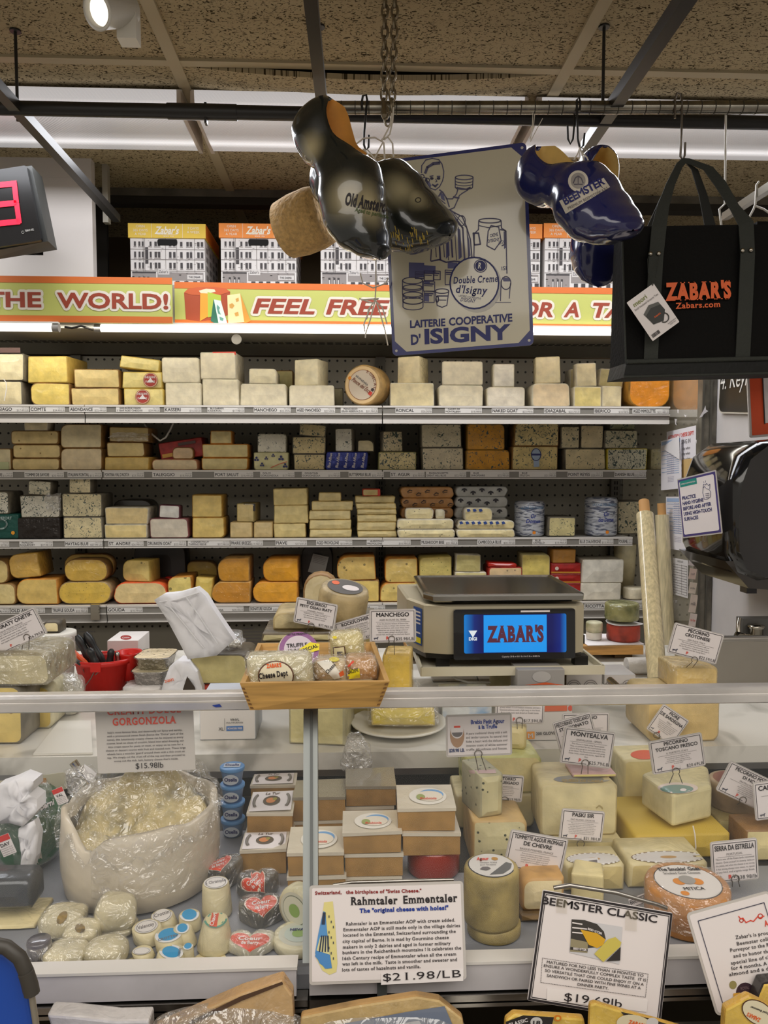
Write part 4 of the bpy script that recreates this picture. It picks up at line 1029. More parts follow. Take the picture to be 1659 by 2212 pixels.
def drum(x0,x1,y0,y1,l1,l2,lb):
 zs,Y=SH[3];Yc=Y+.03+(x1-x0)*Y/FPX/2
 a,b=E(x0,y1,Yc),E(x1,y1,Yc);r_=(b.x-a.x)/2;h=E(x0,y0,Yc).z-zs;c=V(((a.x+b.x)/2,Yc,zs))
 t=th_('foil_drum',c,lb,'cheese','foil drums on the third shelf')
 U().la([(r_*.93,0),(r_,.008),(r_,h-.016),(r_*.93,h-.004),(r_*.6,h),(.001,h-.004)],c,32).bd('foil_wrap',FOIL,t)
 def curved(O,txt,zf,hh,x0f,x1f,w=.0,shear=.25):
  vs,fs=ss(txt,w,0,shear);lo=min(v.x for v in vs);hi=max(v.x for v in vs)
  out=[]
  for v in vs:
   th=R(-90)+(x0f+(x1f-x0f)*(v.x-lo)/(hi-lo))*.9
   out.append(c+V((J.cos(th)*(r_+.001),J.sin(th)*(r_+.001),h*zf+v.y*hh/.69)))
  O.add(out,fs)
 O=U();curved(O,l1,.52,.017,-.15,.25,.02);curved(O,l2,.38,.016,-.5,.6,.02);O.bd('script_lettering',G((40,60,150),.4),t)
 O=U();curved(O,'LA CAVE DES FROMAGES',.78,.010,-.9,.95,0,0);O.bd('band_lettering',G((96,150,196),.4),t)
 th=R(-85);p=c+V((J.cos(th)*(r_+.001),J.sin(th)*(r_+.001),h*.07));F=C(p+V((-.006,0,.012)),p+V((.006,0,.012)),p+V((-.006,0,0)))
 O=U();O.poly([F.uv(.5+.6*J.cos(q*.5236),.5+.6*J.sin(q*.5236),.0008)for q in rg(12)]);O.bd('gold_seal',G((232,140,36),.4),t)
drum(1111,1175,1081,1160,'Or','Domus','silver-blue foil drum nearer the CAMBOZOLA slabs')
drum(1263,1331,1073,1158,'Or','des Domes','taller silver-blue foil drum beside the tall veined block')
cut('short veined block with cut lines standing between the two foil drums',3,1185,1243,1117,1160,bu((226,212,152),.60),rn(RG))
cut('tall grey-veined block at the far end of the third shelf',3,1333,1393,1083,1160,bu((220,208,170),.56),rn(RG),yo=.13)
HG=lambda c,a=.6:eyes(c,a)
sx_(4,[('pale rounded half wheel, lower of the pair at the open end of the lowest shelf',-60,34,1261,1304,P((226,204,140)),rn(RB),{'rad':(20,14,8,20)}),('pale rounded half wheel, upper of the pair at the open end of the lowest shelf',-60,19,1209,1260,P((226,200,130)),rn(RB),{'rad':(20,18,14,20)})])
o1,z1=cut('golden D-shaped piece, lower of the pair above the OLD AMST ticket',4,36,126,1251,1304,HG((232,198,112)),rn(RO),rad=(22,3,3,20))
cut('glossy golden D-shaped piece turned askew on the pair above the OLD AMST ticket',4,22,88,1196,1250,P((228,182,84),wr=.9),P((214,168,70),wr=.8),rad=(18,3,3,16),z=z1+.005,roll=-5)
o1,z1=cut('mustard-yellow oval cut face, lower front of the TRUFFLE GOUDA pile',4,126,241,1257,1303,P((228,190,78),'speck',.4,(120,96,40),.28),rn((190,160,110)),rad=(22,22,22,22))
cut('glossy mustard-yellow oval piece, upper front of the TRUFFLE GOUDA pile',4,139,233,1208,1256,P((222,180,74),wr=.9),rn(RB),rad=(22,22,20,20),z=z1,dep=.08)
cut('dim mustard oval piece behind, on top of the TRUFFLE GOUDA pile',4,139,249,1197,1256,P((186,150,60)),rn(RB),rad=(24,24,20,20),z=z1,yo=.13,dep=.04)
o1,z1=cut('long pale oval face with red-orange rind above the GOUDA ticket',4,245,362,1259,1302,P((232,206,146)),rn((226,96,44)),rad=(24,24,16,16))
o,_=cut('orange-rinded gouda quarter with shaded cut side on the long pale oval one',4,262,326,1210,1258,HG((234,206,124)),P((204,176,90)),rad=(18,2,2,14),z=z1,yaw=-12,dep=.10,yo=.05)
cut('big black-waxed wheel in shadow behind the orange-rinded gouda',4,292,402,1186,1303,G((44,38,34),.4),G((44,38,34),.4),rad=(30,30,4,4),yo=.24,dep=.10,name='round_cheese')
cut('bit of red waxed cheese showing beside the long pale gouda',4,352,374,1247,1300,G((196,44,32),.35),G((196,44,32),.35),rad=(8,8,2,2),yo=.17,dep=.05)
cut('pale yellow rounded piece with one large eye, behind the white paper sleeve',4,364,417,1246,1303,HG((232,210,120),1.0),rn(RO),rad=(16,3,3,8),roll=-3,z=SH[4][0]+.002)
cut('yellow wedge standing beside the one-eyed piece, behind the white paper sleeve',4,419,457,1248,1303,P((226,198,100)),P((206,172,80)),rad=(2,2,2,2),roll=5,yo=.04,z=SH[4][0]+.004,dep=.10)
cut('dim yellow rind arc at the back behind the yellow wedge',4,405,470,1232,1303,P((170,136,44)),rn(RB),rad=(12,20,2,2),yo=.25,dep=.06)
cr=P((206,140,40),'speck',.4,(240,206,140),.24)
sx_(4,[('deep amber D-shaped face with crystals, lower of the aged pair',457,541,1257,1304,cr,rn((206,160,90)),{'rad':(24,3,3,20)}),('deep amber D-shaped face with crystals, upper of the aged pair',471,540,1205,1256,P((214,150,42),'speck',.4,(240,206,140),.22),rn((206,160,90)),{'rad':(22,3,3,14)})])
sx_(4,[('orange D-shaped gouda, lower of the pair above SIGNATURE GOUDA',546,643,1257,1304,HG((232,164,40),.45),rn((226,150,50)),{'rad':(26,3,3,18)}),('orange D-shaped gouda, upper of the pair above SIGNATURE GOUDA',568,645,1206,1257,P((232,162,34)),rn((226,150,50)),{'rad':(20,3,3,18)})])
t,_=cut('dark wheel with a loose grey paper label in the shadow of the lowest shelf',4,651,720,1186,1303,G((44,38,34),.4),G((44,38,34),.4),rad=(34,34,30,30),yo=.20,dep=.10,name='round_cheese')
Y_=SH[4][1]+.17;F=C(E(678,1194,Y_),E(713,1204,Y_),E(665,1235,Y_));O=U();O.plate([F.uv(0,0),F.uv(1,.05),F.uv(.95,1),F.uv(0,.95)],F.n,.0008);O.bd('paper_label',G((140,138,134),.5),t)
O=U()
for q in rg(5):F.rc(O,.1,.55+q*.08,.85,.575+q*.08,.0008)
O.bd('label_print',INK2,t)
sx_(4,[('golden piece with scattered eyes, lower of the pair behind the dark-labelled wheel',737,819,1254,1304,HG((230,200,110),.75),rn(RB),{'rad':(22,3,3,4)}),('golden D-shaped piece with one eye, upper of the pair behind the dark-labelled wheel',727,812,1202,1253,HG((228,194,110),.8),rn(RO),{'rad':(24,3,3,14),'roll':-1})])
sx_(4,[('golden D-shaped piece, lower of the pair next to the weighing scale',821,901,1259,1306,HG((230,202,116),.7),rn(RO),{'rad':(24,3,3,5)}),('film-creased golden D-shaped piece, upper of the pair next to the weighing scale',831,902,1206,1258,eyes((230,198,110),.7,.9),rn(RO),{'rad':(12,3,3,10)})])
sx_(4,[('golden piece half hidden by the scale platter',906,979,1258,1303,HG((228,198,110),.6),rn(RO),{'rad':(18,3,3,4)}),('green-flecked cheese slab above the scale platter',907,977,1203,1257,P((216,196,112),'speck',.4,(120,130,60),.42),P((190,170,90)),{'rad':(10,3,6,10),'roll':-2})])
sx_(4,[('pale greenish-yellow block behind the scale platter, lower of two',983,1051,1236,1303,P((226,212,146)),rn(RW)),('small pale greenish-yellow block topping the one behind the scale platter',983,1038,1198,1235,P((214,200,130)),rn(RW),{'dep':.08,'roll':2})])
o1,z1=cut('pinkish cheese with red rind behind the scale platter',4,1054,1127,1226,1303,HG((232,200,150),.5),rn((206,60,44)),rad=(6,3,3,3))
cut('red film packet lying on the red-rinded cheese',4,1054,1116,1216,1226,G((206,46,36),.3,coat=.5),G((206,46,36),.3),rad=(2,6,1,1),z=z1,dep=.08,roll=2,name='packet')
sx_(4,[('white wrapped slab under the yellow flecked block',1129,1189,1251,1303,P(WHITE,wr=.7),P(WHITE,wr=.7)),('yellow finely flecked block on the white slab',1127,1187,1198,1251,P((232,210,112),'speck',.4,(190,160,60),.3),P((214,200,140)),{'yaw':-4,'rad':(4,8,3,3)})])
rb=G((168,34,30),.35,coat=.3,var=.12,vs=40)
wd=['lowest','second up','third up','uppermost'];ys_=[1303,1283,1266,1248,1233];ys_=[1303,1284,1266,1249,1217];ys_=[1303,1281,1260,1239,1217]
z=None
for i in rg(4):
 o,z=cut('red cheese box, %s of the red pile behind the scale'%wd[i],4,1190,1255,ys_[i+1],ys_[i],rb,rb,rad=(1,1,1,1),z=z,gp='red boxes behind the scale',name='cheese_box',jit=.004)
 patch(o,1191,ys_[i]-4,1254,ys_[i]-1,(206,140,50),'gold_band',e=.0062);sk_(o,(1203,(ys_[i]+ys_[i+1])/2),4,(226,206,190),'small_emblem',e=.0066)
cut('brown paper pack on top of the red boxes',4,1194,1244,1187,1217,P((206,146,60),wr=.6),P((190,130,50),wr=.6),z=z,dep=.10,name='wrapped_cheese')
sx_(4,[('white ricotta block, lower of the pair above the RICOTTA SALATA ticket',1254,1342,1260,1307,P((232,224,204),wr=.3),P((220,212,192),wr=.3),{'yo':.02}),('white ricotta block, upper of the pair above the RICOTTA SALATA ticket',1257,1348,1209,1259,P((234,228,212),wr=.4),P((220,212,192),wr=.3),{'yo':.02,'rad':(3,5,5,3)})])
zs,Y=SH[4]
c=E(1348,1280,Y+.18);r_=23*(Y+.18)/FPX
O=U().la([(r_*.8,zs),(r_,zs+.12),(r_*1.05,E(1355,1175,Y+.18).z)],(c.x,Y+.18,0),24,0)
tag(O.bd('cheese_cylinder',P((206,192,150)),loc=(c.x,Y+.18,zs)),'tall pale hanging-style cylinder behind the ricotta blocks','cheese',GR_[4])
c=E(1368,1300,Y+.07);r_=23*(Y+.07)/FPX
O=U().la([(r_*.97,zs+.0005),(r_,zs+.006),(r_,zs+.040),(r_*.95,zs+.048),(.001,zs+.048)],(c.x,Y+.07,0),28)
tag(O.bd('round_cheese',P((232,220,190),wr=.7),loc=(c.x,Y+.07,zs)),'small flat white wheel in film beside the ricotta blocks','cheese',GR_[4])
TK=G((228,224,218),.5);TKG=G((140,136,132),.5)
def tk(row,x0,x1,lines,lb,price='$18.98/LB',dy=0,split=.62):
 zs,Y=SH[row]
 py={1:880.5,2:1021.5,3:1168,4:1309.5}[row]+dy+(x0-700)*{1:.0035,2:.0012,3:-.002,4:-.003}[row]*.6
 Yt=Y-.0075
 F=C(E(x0,py,Yt),E(x1,py,Yt),E(x0,py+11.5,Yt))
 z0=zs-.007;F.o.z=z0-F.h;F.u=V((1,0,0));F.v=V((0,0,1));F.n=V((0,-1,0))
 O=U();O.plate([F.uv(0,0),F.uv(1,0),F.uv(1,1),F.uv(0,1)],F.n,.0008)
 o=tag(O.bd('price_ticket',TK,loc=F.uv(.5,0)),lb,'price ticket','shelf tickets')
 O=U()
 n=len(lines)
 if n==1:F.tu(O,lines[0],.02,.2,.58,split-.01,'l',w=.012,e=.0006)
 else:
  for i,s in en(lines):F.tu(O,s,.02+(.06 if i==0 else 0),.58-i*.44,.32,split-.03,'l',w=.008,e=.0006)
 O.bd('name_lettering',INK,o)
 O=U();F.tu(O,price,.985,.12,.36,.97-split,'r',e=.0006);F.tu(O,'No 5133',.985,.62,.22,.7-split if split<.6 else .25,'r',e=.0006);O.bd('price_lettering',TKG,o)
TT={1:[(-20,62,['D ASIAGO'],'under the cream blocks at the open end','$17.49/LB'),(65,140,['COMTE'],'under the two bright yellow blocks','$24.49/LB'),(150,230,['ABONDANCE'],'under the two tan flat blocks','$25.49/LB'),(251,345,['SHELBURNE FARMS','3 YEAR AGED CHEDDAR'],'under the red-stickered cheddar blocks','$29.98LB'),(355,435,['KASSERI'],'under the pale film-creased pair','$16.50/LB'),(448,528,['BULGARIAN','KASHKAVAL'],'under the cube with the red strip','$17.98/LB'),(548,628,['MANCHEGO'],'under the whitish half-round block','$22.49/lb'),(640,724,['AGED MANCHEGO'],'under the corner-on cream cube','$27.49/lb'),(736,816,['MANCHEGO','GRAN RESERVA D.O.'],'under the standing labelled wheel','$31.98/LB'),(854,933,['RONCAL'],'under the wide cream block','$26.50/lb'),(961,1041,['CAMPO DE','MONTALBAN'],'under the bow-sided pair','$18.98/lb'),(1062,1152,['NAKED GOAT'],'under the small whitish slice','$23.99/lb'),(1175,1253,['IDIAZABAL'],'under the rounded peach-cream block','$22.70/LB'),(1283,1359,['IBERICO'],'under the creased yellowish blocks','$18.98/lb'),(1366,1445,['AGED MIMOLETTE'],'under the bright orange cheese','$21.48/LB')],2:[(-30,28,['TOMME'],'at the open end beside the slab stack','$16.49/LB'),(53,138,['TOMME DE SAVOIE'],'under the three small-eyed slabs','$20.98/LB'),(146,220,['ITALIAN FONTAL'],'under the two large pale blocks','$12.49/LB'),(225,311,["FONTINA VAL D'AOSTA"],'under the three tan slabs','$21.70/LB'),(329,415,['TALEGGIO'],'under the tilted red carton','$18.98/LB'),(463,547,['PORT SALUT'],'under the three pale yellow slabs','$16.49/LB'),(562,636,['DOLCE','GORGONZOLA'],'under the clover-printed foil block','$17.98/LB'),(652,735,['MOUNTAIN','GORGONZOLA'],'under the three veined tan blocks','$16.98/LB'),(753,829,['BUTTERMILK BLUE'],'under the royal blue foil block','$22.49/LB'),(843,917,['ST. AGUR'],'under the small dark-sided veined cube','$26.98/LB'),(920,1007,['MASSACHUSETTS','GREAT HILL BLUE'],'under the large pale veined pair','$32.98/LB'),(1016,1100,['BLUE','SHROPSHIRE'],'under the orange veined pair','$22.98/LB'),(1121,1201,['BLUE','STILTON'],'under the badge-labelled block','$21.98/LB'),(1226,1302,['POINT REYES'],'under the block with the narrow slice','$28.49/LB'),(1327,1395,['DANISH BLUE'],'under the yellow-edged speckled block','$12.98/LB')],3:[(-30,20,['BLUE'],'under the dark green foil block','$27.98/LB'),(42,114,['PAPILLON','ROQUEFORT'],'under the black foil block','$27.98 LB'),(140,221,['MAYTAG BLUE'],'under the cream veined pair','$27.98 LB'),(234,310,['ST. ANDRE'],'under the two flat cream slabs','$26.98/LB'),(318,402,['DRUNKEN GOAT'],'under the greyish-white block','$22.98/LB'),(406,496,['CONNECTICUT','TAPPING REEVE'],'under the tall golden pair','$37.98/LB'),(498,568,['PRAIRIE BREEZE'],'under the small tan cubes','$19.98/LB'),(595,663,['PIAVE'],'under the three straw-coloured slabs','$17.69/LB'),(683,761,['AGED PROVOLONE'],'under the four olive slabs','$13.49/LB'),(792,887,['AURICCHIO','PROVOLONE'],'under the six thin slabs','$16.98/LB'),(909,989,['MUSHROOM BRIE'],'under the speckled brie slabs','$21.98/LB'),(1031,1113,['CAMBOZOLA BLUE'],'under the blue-edged slabs','$20.49/LB'),(1150,1224,['BLUE','CASTELLO'],'between the two foil drums','$18.98/LB'),(1251,1325,["BLUE D'AUVERGNE"],'under the taller foil drum','$15.99/LB'),(1336,1366,['FOURME'],'under the tall grey-veined block','$18/LB')],4:[(-30,21,['GOUDA'],'at the open end under the pale half wheels','$14.49/LB'),(23,97,['OLD AMST'],'behind the tilted white sign card','$25.98 LB'),(112,190,['TRUFFLE GOUDA'],'under the mustard-yellow pile','$25.98/LB'),(232,308,['GOUDA'],'under the orange-rinded gouda','$10.79/LB'),(445,526,['AGED','AGED GOUDA'],'under the deep amber pair','$20.40LB'),(539,616,['SIGNATURE GOUDA'],'under the orange D-shaped pair','$30.98/LB'),(745,832,['ACACIA GOUDA'],'behind the labelled tilted wheel','$22.98/LB'),(1262,1390,['RICOTTA SALATA'],'under the white ricotta blocks','$12.98/LB')]}
SN={1:'top shelf',2:'second shelf',3:'third shelf',4:'lowest shelf'}
for row,L_ in TT.items():
 for(x0,x1,lines,lab,pr)in L_:
  tk(row,x0,x1,lines,'white ticket on the %s rail %s'%(SN[row],lab),pr)
zs,Y=SH[4];a,b=E(197,1305,Y-.012),E(217,1338,Y-.012)
O=U().box((a.x,Y-.022,b.z),(b.x,Y-.010,a.z));
for q in rg(3):O.box((a.x+.002,Y-.026,a.z-.012-q*.012),(b.x-.002,Y-.020,a.z-.006-q*.012))
tag(O.bd('rail_clip',CHROME,loc=((a.x+b.x)/2,Y-.016,b.z)),'small metal clip on the lowest shelf rail near the GOUDA ticket','clip')
# hanging from the rack
def hook(I,Y,lb,r=.0028):
 P_=[E(x,y,Y)for x,y in I]
 O=U().tb(P_,r,8);return tag(O.bd('hook',BLACKM if r<.003 else WIRE,loc=P_[0]),lb,'hook','S hooks on the chrome pole')
hook([(783,240),(781,224),(784,207),(791,205),(793,216),(790,250),(787,285),(786,312),(790,325),(796,318),(797,292)],1.95,'black S hook between the chain and the black clogs')
hook([(1252,240),(1254,222),(1251,210),(1246,216),(1247,260),(1248,300),(1253,321),(1260,314),(1263,288)],1.93,'S hook carrying the dark blue clogs',.0026)
hook([(1243,252),(1241,246),(1240,275),(1238,300),(1232,311),(1227,300),(1226,272)],1.96,'empty small hook beside the one carrying the blue clogs',.0026)
hook([(1458,256),(1458,214),(1463,201),(1471,203),(1473,220),(1472,290),(1470,338),(1475,346),(1479,336),(1480,308)],1.92,'long hook carrying the black tote bag',.0030)
def chain(px0,px1,lb,Y=1.93):
 O=U();n=12
 for i in rg(n):
  y=-20+i*22.5;x=px0+(px1-px0)*i/n
  c=E(x,y,Y);a=R(70 if i%2 else-20);R_,r2=.0160,.0075
  I=[c+V((J.cos(a)*r2*J.cos(q*.5236),J.sin(a)*r2*J.cos(q*.5236),R_*J.sin(q*.5236)))for q in rg(13)]
  O.tb(I,.0031,6,cap=False)
 return tag(O.bd('chain',G((150,138,116),.35,metal=.85),loc=E(px0,240,Y)),lb,'chain','steel chains from the ceiling')
chain(832,829,'steel chain hanging from the ceiling, on the clog side');chain(854,846,'steel chain hanging from the ceiling, on the tin sign side',1.92)
O=U();c=E(834,232,1.92)
for(x,y)in((832,243),(838,258)):
 c=E(x,y,1.915);O.tb([c+V((.008*J.cos(q*.5236),0,.016*J.sin(q*.5236)))for q in rg(13)],.0026,6,cap=False)
O.tb([E(830,222,1.92),E(830,250,1.9)],.006,8)
tag(O.bd('snap_link',G((150,138,116),.35,metal=.85),loc=c),'snap link joining the chain to the chrome pole','link')
STR=G((222,212,196),.7)
def string(paths,Y,lb,r=.0016,name='string'):
 O=U()
 for i,p in en(paths):O.tb([E(x,y,Y-.004*(i%3))for x,y in p],r,6)
 return tag(O.bd(name,STR,loc=E(paths[0][0][0],paths[0][0][1],Y)),lb,'string')
string([[(846,245),(843,270),(830,295),(824,305),(810,297),(785,299),(768,312),(756,328)],[(824,302),(838,296),(848,310),(850,340)],[(850,232),(848,262),(842,290),(830,302)],[(828,306),(815,330),(806,350),(802,380)],[(829,308),(831,340),(832,372)],[(824,306),(838,280),(848,258)],[(786,322),(772,345),(760,358)],[(787,322),(800,345),(806,368)],[(764,352),(800,350),(806,366)]],1.90,'tangle of white string knotted above the tin sign and clogs',.0020)
string([[(812,560),(812,620),(810,650),(800,690),(790,720),(789,730)],[(808,650),(818,645),(780,648)],[(808,652),(796,668),(792,690)],[(812,650),(822,680),(832,715),(838,746)],[(778,590),(784,612),(806,622),(834,612),(838,600)],[(806,646),(826,664),(836,700)],[(776,645),(806,655)],[(800,665),(786,700),(788,716)]],1.97,'bundle of frayed white string hanging below the black clogs',.0017)
string([[(1151,244),(1150,275),(1146,302)],[(1155,246),(1152,278),(1144,300)],[(1172,256),(1158,282),(1146,306)]],1.915,'thin wires holding a corner of the tin sign',.0010)
string([[(1252,318),(1257,330),(1268,340),(1272,350)],[(1253,318),(1248,332),(1240,345)],[(1256,326),(1262,352)]],1.932,'white cord looped through the blue clogs',.0018)
def clog(name,lb,heel,toe,Yh,Yt,dors,lat_k,paint,lining,gp,wk=1.0,hk=1.0):
 """heel, toe: photo pixels of the two ends; dors: (across, up, towards) direction of the instep"""
 a,b=E(heel[0],heel[1],Yh),E(toe[0],toe[1],Yt)
 X=(b-a);L=X.length;X.normalize()
 Rt=(RM@V((1,0,0)));Up=RM@V((0,1,0));Tw=RM@V((0,0,1))
 Z=Rt*dors[0]+Up*dors[1]+Tw*dors[2];Z=(Z-X*Z.dot(X)).normalized();Yv=Z.cross(X)
 S_=[0,.012,.04,.09,.15,.2,.26,.32,.37,.42,.47,.52,.58,.64,.7,.76,.82,.88,.93,.97,.992,1]
 def cv(tab,s):
  for i in rg(len(tab)-1):
   if tab[i][0]<=s<=tab[i+1][0]:
    t=(s-tab[i][0])/(tab[i+1][0]-tab[i][0]);t=t*t*(3-2*t);return tab[i][1]+(tab[i+1][1]-tab[i][1])*t
  return tab[-1][1]
 wt=[(0,.005),(.012,.05),(.06,.10),(.16,.122),(.3,.118),(.42,.128),(.6,.155),(.76,.160),(.88,.140),(.95,.105),(.985,.06),(1,.006)]
 bt=[(0,.15),(.03,.06),(.1,.005),(.2,0),(.28,.01),(.38,.055),(.46,.05),(.58,.01),(.72,0),(.84,.03),(.93,.09),(1,.17)]
 tt=[(0,.17),(.03,.25),(.1,.29),(.2,.285),(.3,.275),(.42,.30),(.5,.335),(.6,.32),(.72,.28),(.84,.25),(.94,.225),(1,.18)]
 no,ni=30,14;n=no+ni;rings=[]
 dens=[]
 for i in rg(len(S_)-1):dens+=[S_[i],(S_[i]+S_[i+1])/2]
 dens.append(1);op=[]
 for s in dens:
  w,zb,zt=cv(wt,s)*wk,cv(bt,s)*hk,cv(tt,s)*hk
  o=max(0,1-((s-.235)/.20)**2);q=.03+.76*J.sqrt(o);op.append(o>0)
  pt=lambda th:(J.copysign(abs(J.cos(th))**.8,J.cos(th))*w,(zb+zt)/2+J.copysign(abs(J.sin(th))**.8,J.sin(th))*(zt-zb)/2)
  lip=J.acos(min(1,q**1.25));pr=[]
  for k in rg(no):pr.append(pt(lip-(J.pi+2*lip)*k/(no-1)))
  dep=min(1,o*3.5)*max(0,zt-zb-.07)
  for k in rg(ni):
   u=-1+2*(k+1)/(ni+1);pr.append((w*q*u*.97,pr[0][1]-dep*(1-abs(u)**5)**.6))
  rings.append([a+X*(s*L)+Yv*(x*L)+Z*((z-.15*hk)*L)for x,z in pr])
 O=U();m=len(rings);O.v=[p for r in rings for p in r]
 for i in rg(m-1):
  for k in rg(n):
   k2=(k+1)%n
   O.f.append([i*n+k,(i+1)*n+k,(i+1)*n+k2,i*n+k2]);O.s.append(True)
   O.m.append(1 if k>=no-1 and op[i]and op[i+1]else 0)
 t=th_(name,a,lb,'clog',gp)
 O.bd('painted_clog',[paint,lining],t)
 return t,Skin(O),O,(a,X,Yv,Z,L)
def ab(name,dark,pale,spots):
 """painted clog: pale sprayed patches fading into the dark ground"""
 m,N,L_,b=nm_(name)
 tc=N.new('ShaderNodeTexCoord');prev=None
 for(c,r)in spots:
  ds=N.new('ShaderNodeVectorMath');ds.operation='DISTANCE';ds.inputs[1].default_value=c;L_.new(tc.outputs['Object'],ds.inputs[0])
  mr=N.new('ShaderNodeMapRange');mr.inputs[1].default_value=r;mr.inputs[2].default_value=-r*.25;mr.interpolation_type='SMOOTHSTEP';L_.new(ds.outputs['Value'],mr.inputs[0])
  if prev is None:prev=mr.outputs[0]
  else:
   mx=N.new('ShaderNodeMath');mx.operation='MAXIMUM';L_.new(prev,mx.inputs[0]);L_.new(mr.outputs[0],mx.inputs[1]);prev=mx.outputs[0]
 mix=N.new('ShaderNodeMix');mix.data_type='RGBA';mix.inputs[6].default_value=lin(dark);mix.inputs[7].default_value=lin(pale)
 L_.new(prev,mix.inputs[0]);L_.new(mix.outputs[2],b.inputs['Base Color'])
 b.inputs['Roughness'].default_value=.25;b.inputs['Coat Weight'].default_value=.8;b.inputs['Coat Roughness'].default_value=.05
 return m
LINW=G((206,140,56),.7,var=.12,vs=15);LINY=G((206,168,92),.7,var=.12,vs=15)
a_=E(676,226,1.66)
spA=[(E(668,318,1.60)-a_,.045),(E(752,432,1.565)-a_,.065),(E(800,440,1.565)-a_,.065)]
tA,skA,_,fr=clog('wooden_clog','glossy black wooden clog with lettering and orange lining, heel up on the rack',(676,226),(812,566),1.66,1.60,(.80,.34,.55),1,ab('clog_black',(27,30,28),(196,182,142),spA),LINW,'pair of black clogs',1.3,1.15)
U().tb([E(790,325,1.95),skA.hit(766,362,-.004)],.0016,5).bd('hanging_cord',STR,tA)
O=U();skA.tx(O,'Old Amsterdam',(744,441),(852,462),25,.045,.05,0);O.bd('name_lettering',INK,tA)
O=U();skA.tx(O,'Aged to perfection',(766,456),(846,474),9,.02,.04,0);O.bd('motto_lettering',G((76,92,46),.5),tA)
b_=E(690,352,1.93)
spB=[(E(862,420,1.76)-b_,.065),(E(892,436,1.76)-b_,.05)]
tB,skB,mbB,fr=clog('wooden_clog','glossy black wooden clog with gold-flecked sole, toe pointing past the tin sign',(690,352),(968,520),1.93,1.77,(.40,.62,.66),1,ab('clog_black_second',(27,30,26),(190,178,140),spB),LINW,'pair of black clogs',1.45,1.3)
O=U();rng=random.Random(3)
for i in rg(60):
 x,y=rng.uniform(832,925),rng.uniform(478,558);l=rng.uniform(4,15);
 if y>480+(x-830)*.15:skB.line(O,[(x,y),(x+2,y+l)],1.8,.0012,0,2)
O.bd('gold_flecks',G((176,150,60),.4),tB)
U().tb([E(793,322,1.95),skB.hit(850,392,-.006)],.0016,5).bd('hanging_cord',STR,tB)
O=U();skB.tx(O,'O',(895,434),(906,440),12,.0,0,.2);O.bd('letter_print',INK,tB)
c=E(660,480,2.16);M=Matrix.Translation(c)@Matrix.Rotation(R(62),4,'Z')@Matrix.Rotation(R(78),4,'X')
O=U().la([(.050,-.070),(.076,-.064),(.082,-.02),(.082,.03),(.075,.062),(.05,.068)],n=36,M=M)
t=tag(O.bd('straw_block',G((206,166,104),.8,var=.12,vs=90,bump=.8,bs=70),loc=c),'straw-coloured rough round block hanging behind the black clogs','block')
O=U().tb([E(668,432,2.14),E(675,340,2.10),E(682,262,2.06)],.0012,5);O.bd('hanging_string',STR,t)
NB=G((30,34,84),.2,coat=1.0)
tD,skD,_,fr=clog('wooden_clog','dark blue wooden clog hanging toe down behind the labelled one',(1292,318),(1288,622),2.00,1.98,(.25,.2,.95),1,NB,LINY,'pair of blue clogs',1.15,1)
tC,skC,_,fr=clog('wooden_clog','dark blue wooden clog with white round emblem label, toe towards the tote bag',(1140,352),(1362,508),1.80,1.60,(.33,.62,.72),1,NB,LINY,'pair of blue clogs',1.55,1.25)
U().tb([E(1253,318,1.93),E(1284,330,2.0)],.0014,5).bd('hanging_cord',STR,tD)
LB=G((206,198,184),.4,coat=.4)
U().tb([E(1253,321,1.93),skC.hit(1250,352,-.004)],.0014,5).bd('hanging_cord',STR,tC)
O=U();skC.quad(O,(1208,434),(1304,384),(1318,404),(1222,462),.0010,0,10);skC.disc(O,(1249,391),22,23,.0010);O.bd('name_label',LB,tC)
O=U();skC.tx(O,'BEEMSTER',(1221,443),(1308,396),16,.03,0,0,.0022);O.bd('label_lettering',NAVY,tC)
O=U();skC.tx(O,'PREMIUM BEEMSTERKAAS',(1228,453),(1314,408),6,0,0,0,.0022);O.bd('motto_lettering',INK2,tC)
O=U();skC.disc(O,(1249,390),16,17,.0018);O.bd('emblem_ground',G((150,144,140),.4),tC)
O=U();skC.line(O,[(1238,396),(1243,384),(1249,380),(1256,385),(1260,396)],2.2,.0024);skC.line(O,[(1240,398),(1259,398)],2,.0024);skC.line(O,[(1249,380),(1249,398)],1.5,.0024);O.bd('emblem_drawing',G((90,86,96),.4),tC)
S=C(E(835.5,346,1.99),E(1145,306,1.905),E(848,769,1.99))
t=th_('tin_sign',S.uv(.5,.5),'cream and blue tin sign with a drawn milkmaid, hung from the chrome pole','sign')
O=U();S.pn(O,.003,.012,0,0);O.bd('plate',G((44,48,112),.22,coat=.5),t)
O=U();c_=.028;m_=.008;w,h=S.w,S.h
I=[(m_+c_,m_),(w-m_-c_,m_),(w-m_,m_+c_),(w-m_,h-m_-c_),(w-m_-c_,h-m_),(m_+c_,h-m_),(m_,h-m_-c_),(m_,m_+c_)]
O.poly([S.uv(x/w,y/h,.0006)for x,y in I]);O.bd('enamel_ground',G((204,196,172),.16,coat=.6),t)
O=U()
for(x,y)in((.03,.025),(.97,.025),(.03,.975),(.97,.975)):O.poly([S.uv(x+.010*J.cos(q*.6283),y+.007*J.sin(q*.6283),.0008)for q in rg(10)])
O.bd('nail_holes',G((196,190,180),.4),t)
ZZ=lambda L_:[(600+x/2.86,220+y/2.86)for x,y in L_]
ink,wash=U(),U()
def st(I,w=1.6):S.sr(ink,ZZ(I),w*1.3,.0012)
def sh(I):S.fl(wash,ZZ(I),.0009)
